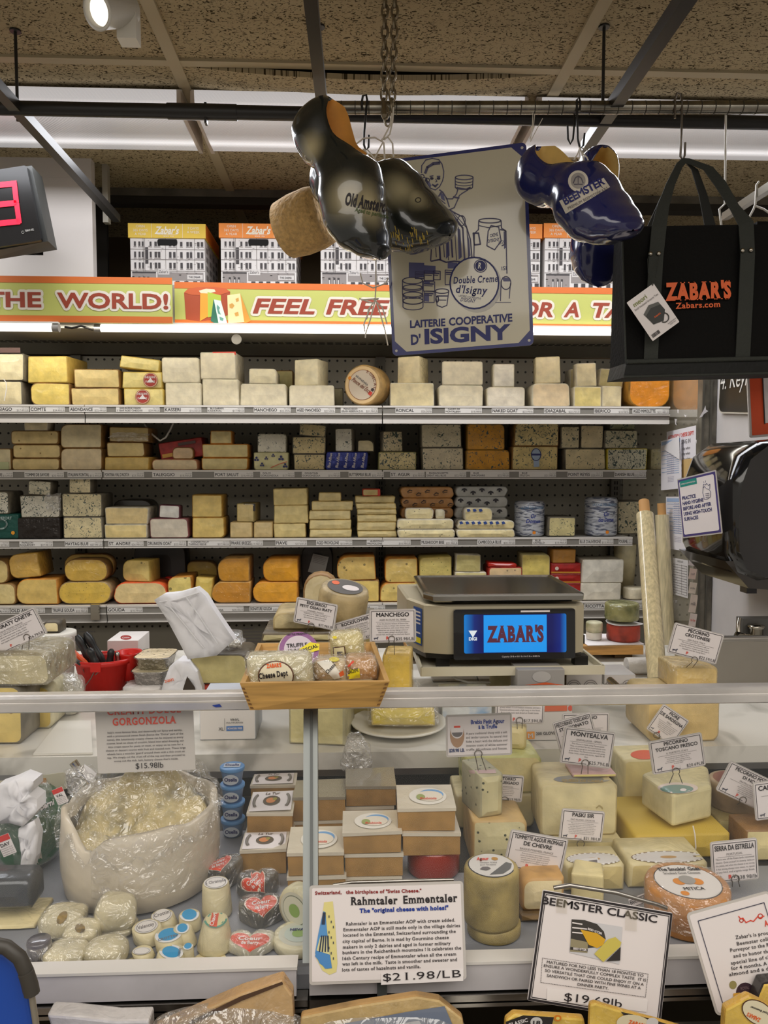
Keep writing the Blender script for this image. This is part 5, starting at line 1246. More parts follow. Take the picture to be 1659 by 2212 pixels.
def el(cx,cy,rx,ry,w=1.6,a0=0,a1=360,n=20):st([(cx+rx*J.cos(R(a0+(a1-a0)*k/n)),cy+ry*J.sin(R(a0+(a1-a0)*k/n)))for k in rg(n+1)],w)
st([(888,440),(890,395),(915,360),(955,350),(995,358),(1015,385),(1026,430),(1024,470)]);st([(912,440),(925,405),(960,385),(1000,380)],4);st([(930,400),(960,378),(998,374)],2.4)
for(x,y)in((892,462),(904,480),(890,488),(915,498),(925,485),(905,500)):el(x,y,13,12,1.3)
st([(920,470),(924,505),(945,535),(975,545),(1000,525),(1018,490),(1024,465)]);st([(940,462),(960,458)],2);st([(985,462),(1003,462)],2)
el(952,474,7,4,2);el(994,474,7,4,2);st([(976,478),(984,492),(974,496)],1.3);st([(955,512),(972,520),(990,510)],2.4);st([(960,518),(975,528),(985,516)],1.2)
sh([(925,500),(940,530),(950,520),(938,495)])
st([(930,540),(900,560),(885,600),(888,630),(905,670)],2);st([(925,545),(960,590),(1010,640),(1040,655)],2.2);st([(1000,545),(1020,560),(1045,600),(1060,650)],2);st([(960,560),(1000,600),(1035,630)],1.4)
sh([(890,600),(930,580),(960,620),(930,690),(905,680)]);st([(940,600),(915,640),(935,690)],2);st([(1010,560),(985,600)],2.4);sh([(1000,560),(1025,570),(1035,615),(1010,600)])
st([(1040,600),(1080,600),(1105,570),(1112,545)],1.8);st([(1060,668),(1090,655),(1110,610),(1122,580)],1.8);st([(1085,588),(1120,596)],2.6)
st([(1112,548),(1108,530),(1130,535),(1165,540),(1190,528),(1170,548),(1140,566),(1122,580)],1.8)
el(1152,468,55,14,1.6);st([(1097,468),(1097,530)],1.6);st([(1207,468),(1204,525)],1.6);el(1151,528,53,14,1.6,0,180);el(1152,488,55,14,1.1,0,180);el(1152,506,54,14,1.1,0,180)
st([(925,690),(960,665),(1010,655),(1060,668),(1100,690)],2.2);st([(930,690),(915,740),(925,800),(950,900),(945,985)],1.6);st([(1100,690),(1140,710),(1165,770),(1190,850),(1200,960)],2)
for i,x in en((960,985,1010,1035,1060,1085,1110,1135,1160)):st([(975+i*14,672+i*2),(x+8,780),(x+20,960+(i%2)*18)],2.6 if i%3==1 else 1.2)
sh([(1040,760),(1056,770),(1062,950),(1040,970)]);sh([(1110,780),(1128,790),(1138,960),(1118,975)]);sh([(1168,800),(1182,850),(1192,950),(1176,965)])
st([(950,985),(1000,975),(1040,992),(1090,985),(1140,990),(1198,960)],2.2);el(1015,745,26,38,1.4);el(1135,735,24,32,1.4);st([(980,720),(1040,720)],1.6)
for bx in((810,992,905,1085),(905,1010,975,1060),(1050,990,1110,1030)):S.fl(wash,ZZ([(bx[0],bx[1]),(bx[2],bx[1]+4),(bx[2],bx[3]),(bx[0],bx[3])]),.0008)
for(cx,y0)in((833,1105),(833,1150),(835,1195),(836,1230)):el(cx,y0,62,20,1.6);st([(cx-62,y0),(cx-62,y0+36)],1.5);st([(cx+62,y0),(cx+62,y0+34)],1.5);el(cx,y0+36,62,20,1.5,0,180)
for(x,y,w_,h_)in((850,1050,55,42),(905,1045,60,60),(962,1045,42,55),(900,1110,70,60),(905,1170,62,70),(1035,1040,50,90)):st([(x,y),(x+w_,y+3),(x+w_,y+h_),(x,y+h_),(x,y)],1.4);st([(x+6,y+14),(x+w_-8,y+16)],2.4);st([(x+6,y+26),(x+w_-14,y+28)],1.4)
sh([(905,1180),(935,1180),(935,1235),(905,1232)]);sh([(905,1110),(940,1110),(940,1128),(905,1128)])
el(1015,1170,42,14,1.6);st([(973,1170),(985,1258),(1015,1270),(1045,1258),(1057,1170)],1.6);st([(985,1200),(1048,1200)],2);st([(988,1225),(1040,1226)],1.6);el(985,1220,8,18,2)
el(1310,735,68,14,1.8);st([(1242,735),(1240,790)],1.8);st([(1380,735),(1382,780)],1.8);st([(1242,765),(1300,778),(1380,765)],1.4);st([(1240,790),(1215,815),(1212,960)],1.8);st([(1382,780),(1410,800),(1416,1060)],1.8);st([(1208,812),(1240,812),(1252,880),(1215,885),(1208,812)],2.4);st([(1375,790),(1405,795),(1405,880),(1385,890)],2)
st([(1318,765),(1365,775),(1380,860),(1340,915),(1292,890),(1300,800),(1318,765)],1.8);sh([(1395,800),(1410,805),(1412,900),(1398,910)])
el(1410,1120,30,40,1.6);sh([(1385,1085),(1430,1090),(1435,1110),(1395,1110)]);st([(1380,1110),(1376,1230)],1.6);st([(1438,1120),(1430,1215)],1.5);st([(1345,1240),(1440,1240)],1)
ink.bd('line_drawing',G((74,70,104),.4),t);wash.bd('drawing_shade',G((92,92,132),.4),t)
O=U();S.tx(O,'CREME',ZZ([(1312,838)])[0],ZZ([(1362,828)])[0],7,.02);S.tx(O,"D'ISIGNY",ZZ([(1300,872)])[0],ZZ([(1372,858)])[0],7,.02);S.tx(O,'ISI',ZZ([(1384,1042)])[0],ZZ([(1414,1038)])[0],8,.01);S.tx(O,'ISIGNY',ZZ([(1366,882)])[0],ZZ([(1414,876)])[0],8,.0)
O.bd('jar_lettering',NAVY,t)
O=U();S.disc(O,ZZ([(1232,1135)])[0],152/2.86,168/2.86,.0010,0,36);O.bd('box_rim',G((170,164,150),.2,coat=.5),t)
O=U();S.disc(O,ZZ([(1215,1120)])[0],150/2.86,158/2.86,.0014,0,36);O.bd('box_lid',G((210,203,182),.16,coat=.6),t)
O=U();S.ring(O,ZZ([(1215,1120)])[0],150/2.86,3.2,158/2.86,.0018);S.disc(O,ZZ([(1253,1015)])[0],14.5,14.5,.0018)
S.tx(O,'Double Creme',ZZ([(1086,1124)])[0],ZZ([(1360,1112)])[0],14,.02,.06,.12,.002);S.tx(O,"d'Isigny",ZZ([(1100,1180)])[0],ZZ([(1296,1190)])[0],16,.02,.06,.12,.002)
S.tx(O,'LAITERIE COOPERATIVE',ZZ([(1118,1204)])[0],ZZ([(1254,1224)])[0],4.5,.0,0,0,.002);S.tx(O,"D'ISIGNY",ZZ([(1128,1232)])[0],ZZ([(1222,1244)])[0],8,.01,0,.2,.002);O.bd('lid_lettering',NAVY,t)
O=U();S.tx(O,'R',ZZ([(1236,1030)])[0],ZZ([(1258,1030)])[0],12,.02,.05,.1,.0024);S.ring(O,ZZ([(1253,1015)])[0],12,1,None,.0022);O.bd('lid_crest',G((210,203,182),.16,coat=.6),t)
O=U();S.tx(O,'LAITERIE',ZZ([(818,1396)])[0],ZZ([(1036,1384)])[0],15,.035);S.tx(O,'COOPERATIVE',ZZ([(1058,1382)])[0],ZZ([(1450,1356)])[0],16,.035)
S.tx(O,"D'",ZZ([(824,1500)])[0],ZZ([(884,1496)])[0],20,.035);S.tx(O,'ISIGNY',ZZ([(908,1494)])[0],ZZ([(1440,1464)])[0],30,.04,e=.0014);O.bd('name_lettering',NAVY,t)
BAGM=G((15,14,13),.8,bump=.2,bs=120,spec=.15);STRAP=G((58,60,56),.8,spec=.2,bump=.25,bs=160)
Yb=1.80
F=C(E(1349,484,Yb),E(1700,478,Yb),E(1352,786,Yb))
t=th_('tote_bag',F.uv(.5,0),'black insulated tote bag with orange print hanging from the long hook','bag','tote bags on the rack')
dp=.10
def q3(a,b,d):return F.uv(a,b)-F.n*d
O=U();O.hexa([q3(0,.0,0),q3(1,0,0),q3(1.0,0,dp),q3(-.01,0,dp)],[q3(0,1,.02),q3(1,1,.02),q3(1,1.0,dp-.03),q3(0,1.0,dp-.03)])
o=O.bd('body',BAGM,t)
O=U();O.hexa([q3(-.02,-.10,-.004),q3(1.02,-.10,-.004),q3(1.02,-.10,dp),q3(-.03,-.10,dp)],[q3(0,.005,-.004),q3(1,.005,-.004),q3(1,.005,dp),q3(-.01,.005,dp)]);O.bd('base_panel',G((20,21,19),.6,bump=.15,bs=80,spec=.3),t)
O=U();O.tb([q3(.0,.012,-.006),q3(1,.012,-.006)],.0055,8);O.tb([q3(-.02,-.095,-.005),q3(1.02,-.095,-.005)],.003,8);O.tb([q3(0,.0,-.001),q3(0,1,.018)],.0022,6);O.bd('piping',STRAP,t)
def rb9(O,edge,th=.003):
 """edge: (left px, right px, Y) pairs down the strap"""
 A=[E(l[0],l[1],y)for l,r_,y in edge];B=[E(r_[0],r_[1],y)for l,r_,y in edge]
 vs,fs=[],[]
 for p,q in zip(A,B):vs+=[p,q,q+V((0,th,0)),p+V((0,th,0))]
 for i in rg(len(A)-1):
  for k in rg(4):fs.append((i*4+k,i*4+(k+1)%4,i*4+4+(k+1)%4,i*4+4+k))
 fs+=[(3,2,1,0),tuple(len(A)*4-4+k for k in rg(4))]
 O.add(vs,fs)
ys=Yb-.003
O=U();rb9(O,[((1391,778),(1421,778),ys),((1398,640),(1428,640),ys),((1402,555),(1433,555),ys),((1408,490),(1440,490),ys+.018),((1420,445),(1446,445),1.84),((1440,395),(1458,400),1.87),((1462,352),(1474,362),1.905),((1474,341),(1482,352),1.91)])
O.bd('front_strap',STRAP,t)
O=U();rb9(O,[((1589,776),(1620,776),ys),((1596,640),(1627,640),ys),((1600,550),(1631,550),ys),((1596,486),(1628,478),ys+.018),((1578,452),(1596,442),1.84),((1546,402),(1568,392),1.87),((1520,366),(1540,360),1.895),((1484,352),(1490,342),1.91),((1472,352),(1476,341),1.912)])
O.bd('front_strap',STRAP,t)
O=U();rb9(O,[((1399,488),(1416,488),1.93),((1430,420),(1446,420),1.925),((1458,362),(1468,368),1.92),((1470,344),(1478,352),1.918)]);O.bd('rear_strap',G((40,40,37),.75),t)
O=U();rb9(O,[((1522,486),(1546,486),1.93),((1510,420),(1528,420),1.925),((1494,366),(1508,366),1.92),((1476,344),(1484,350),1.918)]);O.bd('rear_strap',G((40,40,37),.75),t)
for(x,y)in((1405,548),(1423,547.5),(1604,541),(1622,540)):
 c=E(x,y,ys-.002);U().la([(.0052,0),(.0048,.002),(.003,.0035),(.0005,.004)],n=14,M=Matrix.Translation(c)@Matrix.Rotation(R(90),4,'X')).bd('rivet',CHROME,t)
FF=C(F.uv(0,1),F.uv(1,1),F.uv(0,0));FF.n=F.n
def baglet(O,s,p0,p1,h,w,slab):
 a,b=E(p0[0],p0[1],Yb+.002),E(p1[0],p1[1],Yb+.002)
 f=C(a+V((0,0,.1)),b+V((0,0,.1)),a);f._put(O,s,a,b,h*Yb/FPX,w,slab,0,.0015,0,0)
O=U();baglet(O,"ZABAR'S",(1437,648),(1579,643),34,.055,.085);O.bd('name_lettering',ORANGE,t)
O=U();baglet(O,'Zabars.com',(1459,667),(1556,663),12,.025,.05);O.bd('web_lettering',ORANGE,t)
T=C(E(1352,655,1.765),E(1410,614,1.765),E(1407,735,1.765));T=C(E(1352,655,1.765),E(1410,613,1.765),E(1410,737,1.765))
O=U();T.pn(O,.0008,.002);tg=O.bd('hang_tag',CARD,t)
O=U();T.tu(O,'meori',.36,.82,.10,.62,w=.01);O.bd('tag_title',G((130,140,60),.5),tg)
O=U();T.tu(O,'Small Insulated Grocery Tote',.5,.74,.045,.86);T.tu(O,'washable fabric',.82,.10,.03,.3);T.tu(O,'folds flat',.82,.06,.03,.3);O.bd('tag_lettering',INK2,tg)
O=U();O.poly([T.uv(x,y,.001)for x,y in((.22,.58),(.30,.28),(.62,.22),(.84,.40),(.80,.62),(.50,.68))]);O.bd('drawn_bag',G((58,58,56),.6),tg)
O=U();O.poly([T.uv(x,y,.0014)for x,y in((.22,.58),(.24,.52),(.50,.60),(.80,.55),(.80,.62),(.50,.68))]);O.bd('drawn_rim',G((98,98,94),.6),tg)
O=U();I=[T.uv(.68+.14*J.cos(R(a)),.27+.10*J.sin(R(a)),.002)for a in rg(-150,70,20)];O.tb(I,.0012,6);O.bd('drawn_handle',G((58,58,56),.6),tg)
O=U();T.tu(O,"ZABAR'S",.55,.38,.03,.26,w=.03,e=.0016);O.bd('drawn_print',ORANGE,tg)
O=U();rng=random.Random(9);x=.06
while x<.34:
 w_=rng.choice((.006,.010,.016));T.rc(O,x,.05,x+w_,.13,.001);x+=w_+rng.choice((.006,.010))
O.bd('barcode',INK,tg)
O=U().tb([E(1410,617,1.762),E(1400,590,1.78),E(1399,560,1.79),E(1404,548,1.79)],.0007,5);O.tb([E(1410,617,1.762),E(1418,590,1.78),E(1424,555,1.79)],.0007,5);O.bd('tag_string',STRAP,tg)
p,q=E(1636,478,2.06),E(1800,790,2.06)
t=th_('tote_bag',((p.x+q.x)/2,2.12,q.z),'black tote bag with small green label, mostly hidden behind the printed one','bag','tote bags on the rack')
U().hexa([(p.x,2.06,q.z),(q.x,2.06,q.z),(q.x,2.2,q.z),(p.x,2.2,q.z)],[(p.x,2.06,p.z),(q.x,2.06,p.z),(q.x,2.18,p.z),(p.x,2.18,p.z)]).bd('body',BAGM,t)
O=U();f=C(E(1630,498,2.055),E(1720,494,2.055),E(1630,518,2.055));f.pn(O,.001);O.bd('label_band',STRAP,t)
O=U();f.tx(O,'meori',(1636,514),(1668,512),9,.02);O.bd('label_lettering',G((150,170,50),.5),t)
O=U().tb([E(1690,480,2.1),E(1700,300,1.99),E(1706,240,1.95)],.004,6);O.bd('hanging_loop',BLACKM,t)
O=U();a,b=E(1566,468,2.35),E(1760,340,1.80);d=(b-a).normalized();u=V((0,0,.011));s_=d.cross(V((0,0,1))).normalized()*.009
O.hexa([a-s_-u,a+s_-u,b+s_-u,b-s_-u],[a-s_+u,a+s_+u,b+s_+u,b-s_+u]);tag(O.bd('slanting_rail',G((128,122,108),.35,metal=.6),loc=a),'slanting metal arm with white cords behind the second tote bag','arm')
for I,l in(([(1640,392),(1634,400),(1632,440),(1628,452),(1618,470),(1622,478)],'white plastic tie knotted on the slanting metal arm'),([(1632,445),(1650,452),(1664,462)],'short white cord end by the slanting metal arm'),([(1568,231),(1566,440),(1554,452),(1556,470),(1558,486)],'thin white cord behind the tote bag strap')):
 O=U().tb([E(x,y,1.925 if y<300 else 2.10)for x,y in I],.0028,6);tag(O.bd('plastic_tie',WHITEP,loc=E(*I[0],2.10)),l,'cord')
 # the wall at the far end
def wface(tl,tr,bl,X):return C(atx(*tl,X),atx(*tr,X),atx(*bl,X))
F=wface((1551,790),(1662,778),(1551,893),XW-.012)
t=th_('chalkboard',F.uv(.5,0),'small chalkboard with pale frame and handwriting on the white wall','chalkboard')
O=U();F.pn(O,.010,.03);O.bd('frame',G((214,206,190),.5),t)
O=U();F.pn(O,.002,.026,.006,.0015);O.bd('slate',G((44,40,34),.3,var=.3,vs=9),t)
O=U();F.tx(O,'4. Keyrcni',(1558,842),(1648,826),20,.0,0,.3,.003);O.bd('chalk_lettering',G((226,222,214),.8),t)
F=C(E(1627,782,2.28),E(1790,770,2.28),E(1620,946,2.28))
t=th_('framed_poster',F.uv(.5,0),'orange poster in a clear frame at the edge of the white wall','poster')
O=U();F.pn(O,.006,.008);O.bd('clear_frame',LAM,t)
O=U();F.pn(O,.001,.001,.007,.001);O.bd('orange_sheet',G((230,84,34),.5),t)
O=U();F.rc(O,.20,.18,1,.8,.003);O.bd('printed_panel',CARD,t)
O=U();F.frame(O,.0,.0);F.rc(O,.19,.17,.205,.8,.0034);F.tu(O,'ZABARS',.6,.24,.10,.7,w=.03,e=.0036);O.bd('printed_lettering',INK,t)
O=U().box((F.uv(.6,.4).x,2.286,F.uv(.6,.4).z),(XW-.001,2.30,F.uv(.6,.5).z));O.bd('bracket',WHITEP,t)
def disp():
 z0,z1=E(1577,1240,2.33).z,E(1577,950,2.33).z;h=z1-z0;y0,y1=2.16,2.50;xo=.235
 t=th_('towel_dispenser',(XW,(y0+y1)/2,z0),'black domed paper towel dispenser on the white wall','towel dispenser')
 prof=[(0,.04),(.6,-.0),(.86,.06),(.98,.2),(1,.45),(.97,.7),(.86,.88),(.62,.98),(.3,1.0),(0,1.0)]
 O=U();n=len(prof);vs=[];cols=[(y0,.0,.86),(y0+.012,.0,.96),(y0+.04,.0,1),(y1-.04,.0,1),(y1-.012,.0,.96),(y1,.0,.86)]
 for(y,d,k)in cols:
  for(px_,pz)in prof:vs.append(V((XW-.002-px_*xo*k,y,z0+h*(.5+(pz-.5)*(k*.5+.5)))))
 fs=[]
 for i in rg(len(cols)-1):
  for k in rg(n-1):fs.append((i*n+k,(i+1)*n+k,(i+1)*n+k+1,i*n+k+1))
  fs.append((i*n+n-1,(i+1)*n+n-1,(i+1)*n,i*n))
 O.add(vs,fs,0,True);O.add(vs[:n],[tuple(rg(n))]);O.add(vs[-n:],[tuple(reversed(rg(n)))])
 O.bd('cover',G((22,21,20),.12,coat=.8),t)
 O=U();O.hexa([(XW-.16,y0+.02,z0-.02),(XW-.01,y0+.02,z0-.03),(XW-.01,y1-.02,z0-.03),(XW-.16,y1-.02,z0-.02)],[(XW-.235,y0+.012,z0+.06),(XW-.01,y0+.012,z0+.06),(XW-.01,y1-.012,z0+.06),(XW-.235,y1-.012,z0+.06)]);O.bd('lower_tray',G((44,38,30),.12,coat=.8),t)
 O=U();O.box((XW-.15,y0+.05,z0-.040),(XW-.12,y0+.09,z0-.012));O.bd('feed_knob',BLACKP,t)
 return t
disp()
F=C(E(1476,1032,2.30),E(1562,1011,2.13),E(1475,1163,2.30))
t=th_('hygiene_notice',F.uv(.5,0),'laminated hand hygiene notice with purple border on the towel dispenser','sign')
O=U();F.pn(O,.0015,.004);O.bd('laminate',LAM,t)
O=U();F.pn(O,.0005,.001,.004,.0006);O.bd('purple_border',G((70,60,120),.4),t)
O=U();F.pn(O,.0005,.006,.010,.0012);O.bd('sheet',CARD,t)
O=U();F.rc(O,.08,.85,.52,.95,.0016);O.bd('teal_tab',G((36,140,128),.4),t)
O=U();F.tu(O,'COVID-19 INFORMATION',.30,.885,.022,.38,w=.02,e=.0022);O.bd('tab_lettering',CARD,t)
O=U()
for i,s in en(('PRACTICE','HAND HYGIENE','BEFORE AND AFTER','USING HIGH-TOUCH','SURFACES')):F.tu(O,s,.10,.635-i*.088,.055,(.36,.54,.72,.72,.38)[i],'l',w=.03,e=.0018)
O.bd('notice_lettering',NAVY,t)
O=U()
for I in([(.66,.62),(.64,.68),(.66,.76),(.70,.78),(.74,.74),(.80,.72),(.84,.67),(.82,.60),(.74,.57),(.66,.58),(.66,.62)],[(.70,.66),(.80,.66)],[(.70,.63),(.80,.63)],[(.70,.60),(.78,.60)],[(.66,.76),(.68,.82),(.72,.80),(.76,.82),(.80,.78),(.84,.80),(.82,.72)],[(.74,.84),(.74,.87)],[(.70,.84),(.69,.86)]):
 P_=[F.uv(a,b,.0018)for a,b in I]
 for i in rg(len(P_)-1):O.tb([P_[i],P_[i+1]],.0006,5)
O.bd('drawn_hands',NAVY,t)
O=U().box((1.06,2.20,F.uv(.5,.3).z),(1.075,2.24,F.uv(.5,.4).z))
O=U()
for k in(0,.014):O.tb([F.uv(.45+k*6,.0,-.001),F.uv(.45+k*6,-.07,.002),F.uv(.49+k*6,-.10,.002),F.uv(.53+k*6,-.07,.002),F.uv(.53+k*6,.02,-.001)],.0009,6)
O.bd('wire_clips',WIRE,t)
XP=XR+.022
def notice(lb,tl,tr,bl,body,tint=(236,232,236),head=None,e=0):
 F=C(atx(*tl,XP-e),atx(*tr,XP-e),atx(*bl,XP-e));O=U();O.plate([F.uv(0,0),F.uv(1,0),F.uv(1,1),F.uv(0,1)],F.n,.0006)
 o=tag(O.bd('taped_notice',G(tint,.6),loc=F.uv(.5,0)),lb,'notice','notices on the end panel');return o,F
o,F=notice('taped notice with red heading on the clear end panel',(1440,933),(1503,919),(1440,1040),0)
O=U();F.tu(O,'ATTENTION CHEESE DEPT!',.5,.84,.07,.88,w=.02,e=.0008);O.bd('heading',RED,o)
O=U();F.tu(O,'MISSING IN',.62,.70,.08,.6,w=.01,e=.0008)
for i in rg(5):F.tu(O,'every day when',.62,.58-i*.10,.06,.7,e=.0008)
O.bd('body_lettering',INK2,o)
O=U();F.rc(O,.55,.05,.9,.4,.0009);O.bd('drawn_cheese',G((214,180,120),.5),o)
def form(lb,tl,tr,bl,e,bu=True):
 o,F=notice(lb,tl,tr,bl,0,e=e);g,y_=U(),U()
 F.rc(y_,.04,.90,.96,.97,.0007)
 for i in rg(14):F.tu(g,'item 12 price 18.98 lb order',.5,.86-i*.042,.020,.86,e=.0008);F.rc(y_,.3 if i%2 else .05,.855-i*.042,.9,.865-i*.042,.0006)
 for i in rg(4):F.tu(g,'approved by manager and chef',.5,.24-i*.03,.016,.86,e=.0008)
 y_.bd('form_bands',G((168,190,222),.5),o);g.bd('form_lettering',G((120,112,150),.5),o);return o,F
o,F=form('blue-lined form sheet curling off the clear end panel, upper one',(1435,951),(1480,940),(1428,1059),.012)
O=U();O.poly([F.uv(.05,.86,.002),F.uv(1.0,.55,.006),F.uv(.95,1.02,.004)]);O.bd('folded_corner',PAPER,o)
form('blue-lined form sheet on the clear end panel, lower one behind the hygiene notice',(1441,1073),(1496,1073),(1438,1184),.006)
o,F=notice('small printed table sheet low on the clear end panel',(1455,1205),(1488,1211),(1453,1283),0,(222,218,216),e=.004)
O=U()
for i in rg(12):F.rc(O,.05,.06+i*.07,.95,.07+i*.07,.0008)
for x in(.05,.3,.6,.94):F.rc(O,x,.06,x+.012,.86,.0008)
F.tu(O,'CHEESE LIST',.5,.91,.05,.8,e=.0008);O.bd('table_print',INK2,o)
for i,(y0,y1,tint,l)in en(((1190,1221,(226,214,210),'topmost'),(1227,1250,(232,206,190),'second down'),(1257,1281,(230,214,196),'third down'),(1283,1322,(230,212,196),'fourth down'),(1324,1352,(234,218,208),'lowest'))):
 a,b,c=E(1488,y0,2.735),E(1503,y0+2,2.735),E(1487,y1,2.735)
 F=C(a,b,c);O=U();O.plate([F.uv(0,0),F.uv(1,0),F.uv(1,1),F.uv(0,1)],F.n,.0006)
 o=tag(O.bd('small_note',G(tint,.6),loc=F.uv(.5,0)),'small pinkish paper note stuck by the grey upright, %s of five'%l,'note','small notes by the grey upright')
 O=U();F.tu(O,('No 14','call','order','milk','to be')[i],.5,.4,.2,.7,e=.0008);O.bd('handwriting',RED if i==4 else INK2,o)
rng=random.Random(12)
for i,(x,y,w_,h_)in en(((1457,904,5,14),(1463,884,4,8),(1505,905,4,14),(1506,990,4,18),(1503,950,4,12),(1478,896,5,5),(1420,1140,6,8),(1425,1215,4,12),(1456,1294,7,8))):
 c=[atx(x+dx*w_+rng.uniform(-1,1),y+dy*h_+rng.uniform(-1.5,1.5),XP)for dx,dy in((0,0),(1,.2),(.8,.7),(1,1),(.3,.9))]
 O=U();O.plate(c[::-1],V((-1,0,0)),.0004);tag(O.bd('tape_scrap',PAPER,loc=c[0]),'torn white tape scrap on the clear end panel','tape scrap','torn tape scraps on the end panel')
c=[E(x,y,2.732)for x,y in((1511,902),(1520,886),(1524,876),(1525,885),(1530,888),(1520,895),(1517,900))]
O=U();O.plate(c[::-1],V((0,-1,0)),.0006);tag(O.bd('tape_flag',PAPER,loc=c[0]),'star-shaped flap of torn white tape on the grey upright','tape scrap')
MZ_=1.066
def roll(lb,top,bot,Yt,Yb_,r,core):
 a=E(*top,Yt);b=atz(*bot,MZ_)if bot[1]>1460 else E(*bot,Yb_);d=(b-a).normalized()
 t=th_('film_roll',b,lb,'film roll','film rolls leaning by the shelves')
 U().tb([a,b],r,24).bd('film',G((214,198,156),.18,coat=.8,var=.12,vs=12,stretch=(14,14,1)),t)
 if core:U().tb([a-d*.045,a+d*.01],r*.62,18).bd('cardboard_core',G((190,142,84),.7),t)
roll('tall roll of yellowish film with a cardboard core standing before the shelf end',(1393,1112),(1420,1470),2.14,2.02,.0235,True)
roll('second film roll standing in shadow behind the clear end panel',(1430,1112),(1446,1440),2.99,2.93,.026,True)
# the service counter
MZ,DZ=1.05,.95
XC0,XC1=-1.25,1.55
t=th_('deli_counter',(0,1.3,.86),'glass-fronted deli counter with marble top and chrome rail','counter')
CT=t
def marble():
 m,N,L,b=nm_('white_marble')
 tc=N.new('ShaderNodeTexCoord');n=N.new('ShaderNodeTexNoise');n.inputs['Scale'].default_value=4;n.inputs['Detail'].default_value=7;n.inputs['Distortion'].default_value=1.4
 L.new(tc.outputs['Object'],n.inputs[0]);r=N.new('ShaderNodeValToRGB');e=r.color_ramp.elements
 e[0].position=.36;e[0].color=lin((176,172,162));e[1].position=.5;e[1].color=lin((226,222,212));L.new(n.outputs[0],r.inputs[0]);L.new(r.outputs[0],b.inputs['Base Color']);b.inputs['Roughness'].default_value=.22
 return m
MARB=marble()
U().box((XC0,1.462,MZ-.034),(XC1,2.30,MZ-.0008)).bd('marble_top',MARB,t)
O=U();O.box((XC0,1.47,MZ-.050),(XC1,1.50,MZ-.0345));O.bd('under_rail',STEEL,t)
U().box((.1,1.20,DZ-.0007),(XC1,1.36,DZ-.0003)).bd('deck_shade',G((40,38,34),.4),t);U().box((XC0,1.36,DZ-.0007),(XC1,1.498,DZ-.0003)).bd('deck_shade',G((40,38,34),.4),t)  # dark sheets over the rear deck: shade between the cheeses put in as colour
O=U();O.box((XC0,1.50,DZ),(XC1,1.52,MZ-.05));O.bd('rear_panel',G((40,38,34),.4),t)
U().box((XC0,.962,DZ-.02),(XC1,1.499,DZ-.0008)).bd('deck',G((146,148,154),.35,var=.1,vs=10),t)
Yr=1.15;zt,zb=E(830,1499,Yr).z,E(830,1531,Yr).z;h=zt-zb
prof=[(0,.10),(.0,.55),(.003,.66),(.002,.74),(.006,.86),(.012,.97),(.018,1),(.034,1),(.034,0),(.003,0)]
O=U();n=len(prof);vs=[V((x,Yr+p[0],zb+h*p[1]))for x in(XC0,XC1)for p in prof]
O.add(vs,[(i,(i+1)%n,n+(i+1)%n,n+i)for i in rg(n)]+[tuple(reversed(rg(n))),tuple(rg(n,2*n))]);O.bd('top_rail',G((224,220,216),.28,metal=.55,bump=.06,bs=30,var=.10,vs=8),t)
RAILZ=zt
g0,g1=V((0,1.147,zb+.004)),V((0,.958,DZ+.036))
pl,pr=E(655,2098,.955).x,E(688,2098,.955).x;ql,qr=E(657,1536,1.15).x,E(687,1536,1.15).x
GLASS=film((225,232,226),.006,.008,0,1,.03)
def pane(x0a,x1a,x0b,x1b):
 d=V((0,.005,.002));O=U()
 lo=[V((x0b,g1.y,g1.z)),V((x1b,g1.y,g1.z))];hi=[V((x0a,g0.y,g0.z)),V((x1a,g0.y,g0.z))]
 O.add([lo[0],lo[1],hi[1],hi[0]],[(0,1,2,3)]);O.bd('glass_pane',GLASS,t)
pane(XC0,ql,XC0,pl);pane(qr,XC1,pr,XC1)
O=U();O.hexa([(pl,g1.y-.014,g1.z-.01),(pr,g1.y-.014,g1.z-.01),(pr,g1.y+.010,g1.z-.01),(pl,g1.y+.010,g1.z-.01)],[(ql,g0.y-.014,g0.z),(qr,g0.y-.014,g0.z),(qr,g0.y+.010,g0.z),(ql,g0.y+.010,g0.z)])
O.bd('glass_post',G((128,132,130),.35,metal=.5),t)
a_,b_=(qr-ql)*.48,(pr-pl)*.48
O=U();O.hexa([(pl+b_,g1.y-.0165,g1.z),(pl+b_*1.35,g1.y-.0165,g1.z),(pl+b_*1.35,g1.y-.012,g1.z),(pl+b_,g1.y-.012,g1.z)],[(ql+a_,g0.y-.0165,g0.z),(ql+a_*1.35,g0.y-.0165,g0.z),(ql+a_*1.35,g0.y-.012,g0.z),(ql+a_,g0.y-.012,g0.z)]);O.bd('post_seam',G((84,88,86),.4),t)
def front(px0,px1,y0,y1,Y,nm,m,d=.02):
 a,b=E(px0,1150+950,Y).x,E(px1,2100,Y).x;z0,z1=E(830,y0,Y).z,E(830,y1,Y).z
 U().box((a,Y,z1),(b,Y+d,z0)).bd(nm,m,t)
BASEW=G((206,202,204),.35,var=.06,vs=12)
front(-260,640,2090,2146,.945,'base_front',BASEW);front(668,1900,2090,2146,.945,'base_front',BASEW)
front(-260,642,2084,2090,.943,'base_edge',G((226,222,216),.25,coat=.4),.025);front(668,1900,2084,2090,.943,'base_edge',G((226,222,216),.25,coat=.4),.025)
front(-260,1900,2146,2156,.955,'shadow_gap',DK)
front(-260,664,2156,2170,.940,'trim_rail',STEEL);front(-260,664,2174,2182,.942,'trim_rail',STEEL);front(668,815,2156,2186,.942,'trim_rail',STEEL);front(836,1900,2156,2170,.940,'trim_rail',STEEL);front(836,1900,2174,2182,.942,'trim_rail',STEEL)
front(815,836,2120,2300,.938,'lower_post',G((84,88,86),.4),.03)
